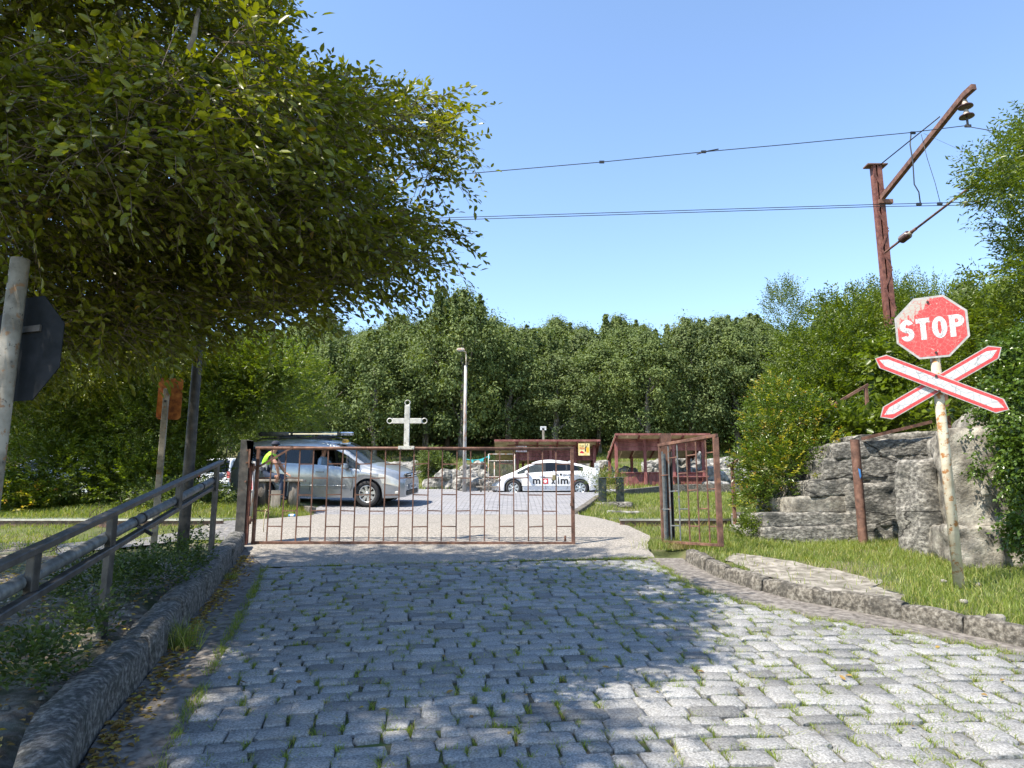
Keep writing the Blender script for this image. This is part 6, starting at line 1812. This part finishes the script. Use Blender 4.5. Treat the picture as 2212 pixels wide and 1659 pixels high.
    for s in (-1, 1):
        x, z = sp['mirror']
        w = hw(x)
        mb = MB(); mb.box((x, s * (w + .10), z), (.16, .20, .14), taper=.85); mo = mb.build('side_mirror', sp['paint'], car, bevel=.035)
        mb = MB(); mb.bar((x + .02, s * (w - .04), z - .05), (x, s * (w + .05), z - .04), .05, .03); mb.build('mirror_foot', M_BLACKPLASTIC, car)
        for (x, z) in sp['handles']:
            w = hw(x) 
            mb = MB(); mb.tube([(x - .10, s * (w - .002), z), (x - .08, s * (w + .022), z + .004), (x + .08, s * (w + .022), z + .004), (x + .10, s * (w - .002), z)], .013, 6); mb.build('door_handle', sp.get('handle_mat', sp['paint']), car)
        for pl_ in sp.get('seams', ()):
            mb = MB(); mb.tube([(x, s * (interp([(xx, rg[2][0]) for xx, rg in zip(xs, R_)], x) + .000 - (0 if .35 < z < .8 else .012)), z) for x, z in pl_], .0055, 4); mb.build('door_seam', M_BLACKPLASTIC, car)
        if 'strip_' in sp:
            xa, xb, z = sp['strip_']
            mb = MB(); mb.box(((xa + xb) / 2, s * (W + .004), z), (xb - xa, .022, .035)); mb.build('side_moulding', sp['paint'], car, bevel=.006)
    return car, hw, R_, xs

# silver minivan
VY = 19.0
VROT = rad(-9)
van_sp = dict(L=4.65, W=1.76, top=[(-2.33, .80), (-2.30, 1.02), (-2.20, 1.30), (-2.02, 1.55), (-1.7, 1.635), (-.8, 1.67), (0, 1.655), (.45, 1.60), (.8, 1.44), (1.15, 1.20), (1.42, 1.03), (1.8, .955), (2.1, .87), (2.26, .78), (2.325, .62)],
    belt=[(-2.33, .98), (-1.2, 1.05), (0, .99), (1.0, .93), (1.5, .88), (2.0, .78), (2.33, .58)], sill=[(-2.33, .34), (-2, .27), (0, .23), (2.0, .22), (2.33, .24)],
    axles=[-1.40, 1.425], r=.325, windows=[(-2.05, -1.22), (-1.16, -.12), (-.04, .84), (.90, 1.22)], screen=[.50, 1.38], rear=[-2.28, -2.06], tumble=.26, sm=.10,
    paint=M_SILVER, wmat=[M_GLASS_D, M_GLASS_D, M_GLASS, M_GLASS], open=((2, -1),), spokes=8, rim_r=.66, mirror=(.88, 1.02), handles=[(-.92, .93), (.18, .87)], strip_=(-1.0, .86, .52), seat_x=[.08, -.85], drive=-1, pillars=[(-.12, -.04), (-1.22, -1.16), (.84, .90)],
    skins={'headlight': (1.72, 2.20, 2, 4, (-1, 1)), 'rocker': (-1.05, 1.05, 0, 1, (-1, 1))}, skin_mat={'headlight': M_LAMPGLASS, 'rocker': M_SILVER},
    seams=[[(-.08, .95), (-.08, .4)], [(-1.12, 1.0), (-1.10, .6), (-1.0, .42)], [(1.02, .90), (1.06, .6), (1.0, .4)]])
vx = -4.89
vpos = Vector((vx, VY, 1.80))
van, vhw, vR, vxs = make_car('minivan', 'silver minivan taxi with roof racks and a yellow sign, parked behind the gate', vpos, VROT, van_sp)
# settle the van on the slope: four wheels on the paving
VM = Matrix.Translation(vpos) @ Matrix.Rotation(VROT, 4, 'Z')
pf = [VM @ Vector((x, y, 0)) for x in (-1.4, 1.42) for y in (-.76, .76)]
zz_ = [ZR(p.y) + .006 for p in pf]
van.location.z = sum(zz_) / 4
van.rotation_euler = (math.atan2((zz_[1] + zz_[3]) / 2 - (zz_[0] + zz_[2]) / 2, 1.52), -math.atan2((zz_[2] + zz_[3]) / 2 - (zz_[0] + zz_[1]) / 2, 2.82), VROT)
mb = MB(); mb.box((2.27, 0, .735), (.08, .78, .15)); g = mb.build('grille', M_BLACKPLASTIC, van, bevel=.02)
for z in (.78, .72):
    mb = MB(); mb.box((2.318, 0, z), (.02, .74, .018)); mb.build('grille_bar', M_CHROME, g)
mb = MB(); mb.tube([(2.335, .075 * math.cos(a), .74 + .05 * math.sin(a)) for a in np.linspace(0, 2 * math.pi, 17)], .011, 6, cap=False); mb.tube([(2.335, .028 * math.cos(a), .745 + .045 * math.sin(a)) for a in np.linspace(0, 2 * math.pi, 13)], .008, 6, cap=False); mb.build('badge', M_CHROME, g)
mb = MB(); mb.box((2.32, 0, .33), (.05, .95, .13)); mb.build('lower_intake', M_BLACKPLASTIC, van, bevel=.02)
for s in (-1, 1):
    mb = MB(); mb.box((2.16, s * .665, .36), (.10, .22, .07)); mb.build('fog_lamp', M_LAMPGLASS, van, bevel=.015).rotation_euler = (0, 0, 0)
pltm = MB(); pltm.box((2.352, 0, .47), (.014, .52, .125)); np_ = pltm.build('number_plate', M_PAPER, van)
PLM = Matrix.Translation((2.3605, 0.02, .47)) @ Matrix.Rotation(math.pi / 2, 4, 'Z') @ FR
text_part('plate_characters', 'NN-532-N', .105, M_PRINT_BLACK, PLM, np_, .002, .001, .42)
mb = MB(); mb.box((2.36, -.245, .47), (.003, .03, .118)); mb.build('plate_band', M_NAVY, np_)
# roof bars, pale tube and board carried on the roof, taxi sign
for s in (-1, 1):
    mb = MB(); mb.tube([(-1.7, s * .56, 1.64), (-1.55, s * .57, 1.70), (0, s * .57, 1.71), (.35, s * .56, 1.66)], .018, 8); mb.build('roof_rail', M_BLACKPLASTIC, van)
for x in (-1.1, -.1):
    mb = MB(); mb.box((x, 0, 1.745), (.06, 1.24, .03)); mb.box((x, -.57, 1.72), (.06, .05, .06)); mb.box((x, .57, 1.72), (.06, .05, .06)); mb.build('cross_bar', M_BLACKPLASTIC, van)
def van_world(x, y, z):
    bpy.context.view_layer.update()
    return van.matrix_world @ Vector((x, y, z))
bpy.context.view_layer.update()
def on_van(name, label, cat, at):
    t = thing(name, van_world(*at), label, cat); t.rotation_euler = van.rotation_euler
    return t
rt = on_van('roof_tube', 'grey plastic tube strapped to the minivan roof rack', 'tube', (-.95, -.38, 1.815))
mb = MB(); mb.tube([(-.75, 0, 0), (.55, 0, 0)], .055, 12); mb.build('tube', M_BLUEIRON, rt)
mb = MB(); mb.tube([(-.79, 0, 0), (-.70, 0, 0)], .060, 12); mb.build('end_cap', M_BLACKPLASTIC, rt)
rb2 = on_van('roof_carrier', 'shiny silver rack folded flat on top of the minivan roof', 'roof rack', (-.15, -.05, 1.80))
mb = MB(); mb.box((0, -.42, .02), (1.45, .09, .09)); mb.build('side_rail', M_CHROME, rb2, bevel=.03)
mb = MB(); mb.box((0, .42, .02), (1.45, .09, .09)); mb.build('side_rail', M_CHROME, rb2, bevel=.03)
for x in (-.55, .0, .55):
    mb = MB(); mb.box((x, 0, .03), (.10, .76, .04)); mb.build('slat', M_ALLOY, rb2, bevel=.01)
for x in (-.62, .66):
    mb = MB(); mb.box((x, -.42, .02), (.10, .10, .10)); mb.build('corner_clamp', M_BLACKPLASTIC, rb2, bevel=.02)
tx_ = on_van('taxi_sign', 'small yellow taxi sign on the front of the minivan roof', 'taxi sign', (.62, -.30, 1.545))
mb = MB(); mb.box((0, 0, .02), (.20, .24, .04)); mb.build('base', M_PAPER, tx_, bevel=.01)
mb = MB(); mb.box((0, 0, .085), (.15, .20, .10), taper=.72); sg_ = mb.build('lamp_box', M_AMBER, tx_, bevel=.025)
text_part('lettering', 'TAXI', .06, M_PRINT_BLACK, Matrix.Translation((0, -.098, .085)) @ Matrix.Rotation(rad(-12), 4, 'X') @ FR, sg_, .001, .001, .12)

# white hatchback taxi
PYc = 29.0
pri_sp = dict(L=4.45, W=1.725, top=[(-2.225, .62), (-2.20, 1.00), (-2.13, 1.10), (-1.75, 1.195), (-1.2, 1.34), (-.6, 1.45), (-.1, 1.49), (.35, 1.44), (.8, 1.26), (1.2, 1.03), (1.45, .93), (1.8, .80), (2.05, .66), (2.18, .50), (2.225, .40)],
    belt=[(-2.22, .84), (-1.5, .985), (-.6, .95), (.3, .905), (1.1, .86), (1.6, .76), (2.0, .60), (2.22, .36)], sill=[(-2.22, .34), (-1.9, .22), (0, .20), (1.9, .20), (2.22, .24)],
    axles=[-1.37, 1.335], r=.317, windows=[(-1.50, -.86), (-.80, .02), (.10, .80), (.86, 1.18)], screen=[.32, 1.22], rear=[-2.1, -.8], tumble=.27, sm=.16, nose=.30,
    paint=M_WHITE, wmat=[M_GLASS_D, M_GLASS_D, M_GLASS, M_GLASS], spokes=7, rim_r=.66, mirror=(.80, .93), handles=[(-1.18, .86), (.20, .82)], handle_mat=M_WHITE, strip_=(-.95, 1.0, .42), seat_x=[.05, -.85], drive=1, pillars=[(-.86, -.80), (.02, .10), (.80, .86)],
    skins={'headlight': (1.62, 2.12, 3, 5, (-1, 1)), 'tail_light': (-2.2, -2.02, 2, 5, (-1, 1))}, skin_mat={'headlight': M_LAMPGLASS, 'tail_light': M_LAMPGLASS},
    seams=[[(.06, .9), (.06, .5), (.02, .26)], [(1.06, .84), (1.02, .5), (1.0, .26)], [(-.92, .95), (-1.0, .75), (-.9, .45), (-.82, .26)]])
px_ = (pt(1064, 1060, PYc).x + pt(1297, 1060, PYc).x) / 2
pri, phw, pR, pxs = make_car('hatchback', 'white hatchback taxi with company lettering on its doors, parked before the shelter', (px_, PYc + .85, ZR(PYc)), math.pi, pri_sp)
# the nose points to the left, so the car's left side (+y) faces the road
def side_text(nm, body, size, m, x, z, width, bold=.0):
    return text_part(nm, body, size, m, Matrix.Translation((x, .8655, z)) @ Matrix.Rotation(math.pi, 4, 'Z') @ FR, pri, bold, .0025, width)
for (ch, x, w) in (('m', .40, .30), ('x', -.275, .17), ('m', -.73, .31)):
    side_text('lettering', ch, .40, M_PRINT_BLACK, x, .605, w, .012)
side_text('lettering', 'i', .40, M_PRINT_BLACK, -.49, .605, .055, .012)
mb = MB(); mb.box((-.045 + .08, .868, .585), (.205, .006, .205)); rsq = mb.build('logo_square', M_PRINT_RED, pri, bevel=.002)
mb = MB(); mb.tube([(.045, .866, .585), (.045, .8745, .585)], .068, 20); mb.build('logo_disc', M_PRINT_WHITE, rsq)
side_text('lettering', '®', .11, M_PRINT_BLACK, -.95, .73, .07)
side_text('slogan', 'მე ♥ ქუთაისი', .10, M_PRINT_BLACK, -.72, .845, .62, .001)
mb = MB(); mb.prism([(-.10, 0), (.12, 0), (-.12, .12), (-.15, .12)], -.015, .015, 0, Matrix.Translation((-1.0, 0, 1.40)) @ FR); mb.build('aerial_fin', M_WHITE, pri)
mb = MB(); mb.box((-2.02, 0, 1.105), (.16, 1.30, .025)); mb.build('tail_spoiler', M_WHITE, pri, bevel=.008)
for s in (-1, 1):
    mb = MB(); mb.tube([(-1.98, s * .83, .36), (-1.98, s * .842, .36)], .045, 12); mb.build('tow_hole', M_BLACKPLASTIC, pri)

# white off-road car seen from behind, on the far left, and the blue car beyond the hedge
suv_sp = dict(L=4.5, W=1.80, top=[(-2.25, .85), (-2.23, 1.15), (-2.12, 1.55), (-1.95, 1.72), (-1, 1.78), (.3, 1.76), (.7, 1.6), (1.15, 1.15), (2.0, 1.03), (2.2, .9), (2.25, .7)], belt=[(-2.25, 1.06), (0, 1.05), (1.2, .98), (2.25, .72)], sill=[(-2.25, .42), (0, .36), (2.25, .42)],
    axles=[-1.35, 1.35], r=.36, windows=[(-1.95, -1.2), (-1.1, -.1), (0, .85)], screen=[.66, 1.15], rear=[-2.24, -2.05], tumble=.20, sm=.06, paint=M_WHITE, wmat=[M_GLASS_D] * 3, spokes=6, mirror=(.9, 1.1), handles=[(-.95, .98), (.05, .98)], seat_x=[.05, -.9], drive=1, skins={'tail_light': (-2.25, -2.0, 1, 3, (-1, 1))}, skin_mat={'tail_light': M_REDLENS}, tail=.06)
sx_, sy_ = wx(500, 33), 34.8
suv, shw, sR, sxs = make_car('off_road_car', 'white off road car seen from behind between railing end and gate post', (sx_ - .3, sy_, H(sx_, sy_) + .01), rad(80), suv_sp)
mb = MB(); mb.box((-2.272, 0, .96), (.02, 1.5, .0)); 
mb = MB(); mb.add([(-2.285, -.62, 1.12), (-2.285, .62, 1.12), (-2.175, .54, 1.58), (-2.175, -.54, 1.58)], [(0, 1, 2, 3), (3, 2, 1, 0)]); mb.build('tailgate_window', M_GLASS_D, suv)
mb = MB(); mb.box((-2.28, 0, .56), (.08, 1.62, .20)); mb.build('rear_bumper', M_WHITE, suv, bevel=.03)
for s in (-1, 1):
    mb = MB(); mb.box((-2.262, s * .74, .93), (.03, .16, .30)); mb.build('tail_light', M_REDLENS, suv, bevel=.015)
    mb = MB(); mb.box((-2.264, s * .74, .72), (.03, .16, .09)); mb.build('reverse_lamp', M_LAMPGLASS, suv, bevel=.01)
blu_sp = dict(pri_sp); blu_sp.update(paint=M_BLUECAR, handle_mat=M_BLUECAR, wmat=[M_GLASS_D] * 4)
bx_, by_ = wx(62, 25.5), 26
blu, *_ = make_car('parked_car', 'dark blue car glimpsed beyond the hedge at the left edge', (bx_ + .8, by_, pt(62, 1066, 25.5).z - .1), math.pi, blu_sp)

# ------------------------------------------------------------------ people
def person(name, label, loc, rz, J, B, mats_, colour, extra=()):
    """J: joint -> (position, radius); B: bones; colour: bone -> material index"""
    root = thing(name, loc, label, 'person', None, rz)
    names = list(J)
    me = bpy.data.meshes.new('body')
    me.from_pydata([J[n][0] for n in names], [(names.index(a), names.index(b)) for a, b in B], [])
    o = bpy.data.objects.new('body', me); COL.objects.link(o)
    m = o.modifiers.new('skin', 'SKIN'); m.use_smooth_shade = True
    for v, n in zip(me.skin_vertices[0].data, names):
        r = J[n][1]; v.radius = (r, r) if not isinstance(r, tuple) else r
        v.use_root = (n == 'hip')
    s = o.modifiers.new('sub', 'SUBSURF'); s.levels = 2; s.render_levels = 2
    dg = bpy.context.evaluated_depsgraph_get()
    nm = bpy.data.meshes.new_from_object(o.evaluated_get(dg))
    bpy.data.objects.remove(o)
    nm.materials.clear()
    for k in mats_: nm.materials.append(k)
    def dist(p, a, b):
        a, b = Vector(a), Vector(b); t = max(0, min(1, (p - a).dot(b - a) / max(1e-9, (b - a).length_squared))); return (p - a.lerp(b, t)).length
    near = []
    for f in nm.polygons:
        k = min(B, key=lambda e: dist(f.center, J[e[0]][0], J[e[1]][0]) - .5 * min(J[e[0]][1] if not isinstance(J[e[0]][1], tuple) else J[e[0]][1][0], .12))
        near.append(k); f.material_index = colour.get(k, 0); f.use_smooth = True
    body = link('body', nm, None, root)
    return root, body, near
def garment(body, near, bones, m, off, name, parent, zsplit=None):
    bm = bmesh.new()
    src = body.data; vm = {}
    for f, k in zip(src.polygons, near):
        if k in bones and (zsplit is None or zsplit(f.center)):
            vs = []
            for i in f.vertices:
                if i not in vm:
                    v = src.vertices[i]; vm[i] = bm.verts.new(v.co + v.normal * off)
                vs.append(vm[i])
            try: bm.faces.new(vs).smooth = True
            except ValueError: pass
    me = bpy.data.meshes.new(name); bm.to_mesh(me); bm.free()
    return link(name, me, m, parent)
def hand(J, B, base, wrist, d, side, r=.009):
    """adds four fingers and a thumb beyond a palm joint"""
    d = Vector(d).normalized(); sd = Vector(side).normalized(); dn = d.cross(sd)
    pal = Vector(J[wrist][0]) + d * .075
    J[base + 'palm'] = (tuple(pal), (.032, .018)); B.append((wrist, base + 'palm'))
    for k, (o, l) in enumerate(((-.03, .07), (-.01, .08), (.01, .078), (.028, .06))):
        a = pal + sd * o + d * .03; b_ = a + d * l * .55; c = b_ + d * l * .35 - Vector((0, 0, l * .3))
        J[base + 'f%d' % k] = (tuple(a), r); J[base + 'g%d' % k] = (tuple(b_), r * .9); J[base + 'h%d' % k] = (tuple(c), r * .75)
        B += [(base + 'palm', base + 'f%d' % k), (base + 'f%d' % k, base + 'g%d' % k), (base + 'g%d' % k, base + 'h%d' % k)]
    a = pal - sd * .045 - d * .03; b_ = a - sd * .02 + d * .035
    J[base + 't'] = (tuple(a), r * 1.1); J[base + 'u'] = (tuple(b_), r); B += [(base + 'palm', base + 't'), (base + 't', base + 'u')]
def face(root, c, fwd, rr, mskin):
    """nose, ears and eyes on a head at c"""
    f = Vector(fwd).normalized(); s = Vector((0, 0, 1)).cross(f).normalized(); u = f.cross(s)
    mb = MB(); mb.tube([Vector(c) + f * rr * .86 + u * .02, Vector(c) + f * rr * 1.12 - u * .015, Vector(c) + f * rr * .90 - u * .028], [.008, .016, .010], 7); mb.build('nose', mskin, root)
    for q in (-1, 1):
        mb = MB(); mb.tube([Vector(c) + s * q * rr * .80 + u * .02, Vector(c) + s * q * rr * 1.0 - f * .012, Vector(c) + s * q * rr * .82 - u * .03], [.010, .02, .008], 7); mb.build('ear', mskin, root)
        mb = MB(); mb.tube([Vector(c) + s * q * .032 + f * rr * .84 + u * .022, Vector(c) + s * q * .032 + f * rr * .93 + u * .022], .009, 7); mb.build('eye', M_BLACKPLASTIC, root)
    mb = MB(); mb.tube([Vector(c) - s * .022 + f * rr * .86 - u * .052, Vector(c) + f * rr * .93 - u * .053, Vector(c) + s * .022 + f * rr * .86 - u * .052], .006, 5); mb.build('mouth', M_REDWOOD, root)
# man in a vest sitting on the bench, leaning forward, facing right
J = {'hip': ((0, 0, .09), (.15, .12)), 'waist': ((.03, 0, .24), (.145, .11)), 'chest': ((.10, 0, .44), (.175, .125)), 'collar': ((.155, 0, .57), (.10, .085)), 'neck': ((.20, 0, .645), .056), 'head': ((.235, 0, .735), (.078, .088)), 'crown': ((.235, 0, .82), (.070, .078)),
     'shr': ((.16, -.18, .53), .072), 'elr': ((.36, -.27, .34), .046), 'wrr': ((.40, -.20, .10), .030),
     'shl': ((.16, .18, .53), .072), 'ell': ((.34, .24, .30), .046), 'wrl': ((.46, .12, .16), .030),
     'thr': ((.12, -.11, .07), .095), 'knr': ((.47, -.13, .06), .066), 'anr': ((.44, -.13, -.40), .045), 'tor': ((.60, -.14, -.46), .036),
     'thl': ((.12, .11, .07), .095), 'knl': ((.47, .13, .07), .066), 'anl': ((.47, .13, -.40), .045), 'tol': ((.63, .14, -.46), .036)}
B = [('hip', 'waist'), ('waist', 'chest'), ('chest', 'collar'), ('collar', 'neck'), ('neck', 'head'), ('head', 'crown'), ('chest', 'shr'), ('shr', 'elr'), ('elr', 'wrr'), ('chest', 'shl'), ('shl', 'ell'), ('ell', 'wrl'), ('hip', 'thr'), ('thr', 'knr'), ('knr', 'anr'), ('anr', 'tor'), ('hip', 'thl'), ('thl', 'knl'), ('knl', 'anl'), ('anl', 'tol')]
hand(J, B, 'r', 'wrr', (-.3, .1, -1), (.9, .3, -.2)); hand(J, B, 'l', 'wrl', (.8, -.3, -.4), (.2, 1, .1))
col = {}
for e in B:
    n = e[1]
    if n in ('waist', 'chest', 'collar', 'shr', 'shl'): col[e] = 1
    elif n in ('thr', 'thl', 'knr', 'knl', 'anr', 'anl'): col[e] = 2
    elif n in ('tor', 'tol'): col[e] = 3
man, mbody, near = person('person', 'man in lime and navy reflective vest and dark jeans sitting on the bench', (bx - .30, by, bz + SHT + .005), rad(2), J, B, [M_SKIN, M_BLACKCLOTH, M_JEANS, M_BLACKPLASTIC], col)
for f, k in zip(mbody.data.polygons, near):
    if k == ('shr', 'elr') and f.center.x < .27: f.material_index = 1
    if k == ('shl', 'ell') and f.center.x < .26: f.material_index = 1
TORSO = {('hip', 'waist'), ('waist', 'chest'), ('chest', 'collar'), ('chest', 'shr'), ('chest', 'shl')}
garment(mbody, near, TORSO, M_HIVIS, .016, 'vest_top', man, lambda c: c.z > .34)
garment(mbody, near, TORSO, M_STRIPE, .018, 'reflective_stripe', man, lambda c: .28 < c.z <= .34)
garment(mbody, near, TORSO, M_NAVY, .016, 'vest_skirt', man, lambda c: .02 < c.z <= .28)
garment(mbody, near, TORSO, M_STRIPE, .020, 'reflective_stripe', man, lambda c: .10 < c.z <= .16)
garment(mbody, near, {('neck', 'head'), ('head', 'crown')}, M_HAIR, .010, 'hair', man, lambda c: c.z > .755 and c.x < .28 or (c.x < .20 and c.z > .69))
mb = MB(); mb.lathe([(.0, .10), (.05, .095), (.085, .06), (.098, .02), (.10, .0)], 16, 0, Matrix.Translation((.235, 0, .80))); mb.add([(.30, -.07, .80), (.42, -.05, .785), (.42, .05, .785), (.30, .07, .80)], [(0, 1, 2, 3), (3, 2, 1, 0)]); mb.build('cap', M_NAVY, man)
face(man, (.245, 0, .745), (1, 0, -.1), .095, M_SKIN)
# driver of the minivan, elbow out of the window
J = {'hip': ((0, 0, .0), (.15, .12)), 'waist': ((-.03, 0, .16), (.14, .11)), 'chest': ((-.07, 0, .38), (.17, .12)), 'collar': ((-.06, 0, .50), (.10, .08)), 'neck': ((-.04, 0, .57), .052), 'head': ((-.02, 0, .66), (.075, .085)), 'crown': ((-.02, 0, .74), (.066, .075)),
     'shr': ((-.05, -.18, .46), .070), 'elr': ((.05, -.43, .24), .046), 'wrr': ((.30, -.40, .27), .030), 'shl': ((-.05, .18, .46), .070), 'ell': ((.12, .26, .24), .046), 'wrl': ((.36, .10, .30), .030),
     'thr': ((.10, -.10, -.01), .09), 'knr': ((.46, -.12, .08), .062), 'anr': ((.66, -.12, -.24), .042), 'thl': ((.10, .10, -.01), .09), 'knl': ((.46, .12, .08), .062), 'anl': ((.66, .12, -.24), .042)}
B = [('hip', 'waist'), ('waist', 'chest'), ('chest', 'collar'), ('collar', 'neck'), ('neck', 'head'), ('head', 'crown'), ('chest', 'shr'), ('shr', 'elr'), ('elr', 'wrr'), ('chest', 'shl'), ('shl', 'ell'), ('ell', 'wrl'), ('hip', 'thr'), ('thr', 'knr'), ('knr', 'anr'), ('hip', 'thl'), ('thl', 'knl'), ('knl', 'anl')]
hand(J, B, 'r', 'wrr', (1, .15, -.1), (.1, .2, 1)); hand(J, B, 'l', 'wrl', (1, -.2, .1), (.1, 1, .2))
col = {}
for e in B:
    n = e[1]
    if n in ('waist', 'chest', 'collar', 'shr', 'shl'): col[e] = 1
    elif n in ('thr', 'thl', 'knr', 'knl', 'anr', 'anl'): col[e] = 2
drv, dbody, near = person('person', 'driver in light blue shirt resting a bare arm on the minivan window', van_world(.10, -.40, .70), 0, J, B, [M_SKIN, M_SHIRT, M_NAVY], col)
drv.rotation_euler = van.rotation_euler
for f, k in zip(dbody.data.polygons, near):
    if k in (('shr', 'elr'), ('shl', 'ell')) and f.center.z > .26: f.material_index = 1
garment(dbody, near, {('neck', 'head'), ('head', 'crown')}, M_HAIR, .010, 'hair', drv, lambda c: c.z > .69 and c.x < .03 or (c.x < -.05 and c.z > .62))
face(drv, (-.01, 0, .665), (1, 0, 0), .092, M_SKIN)
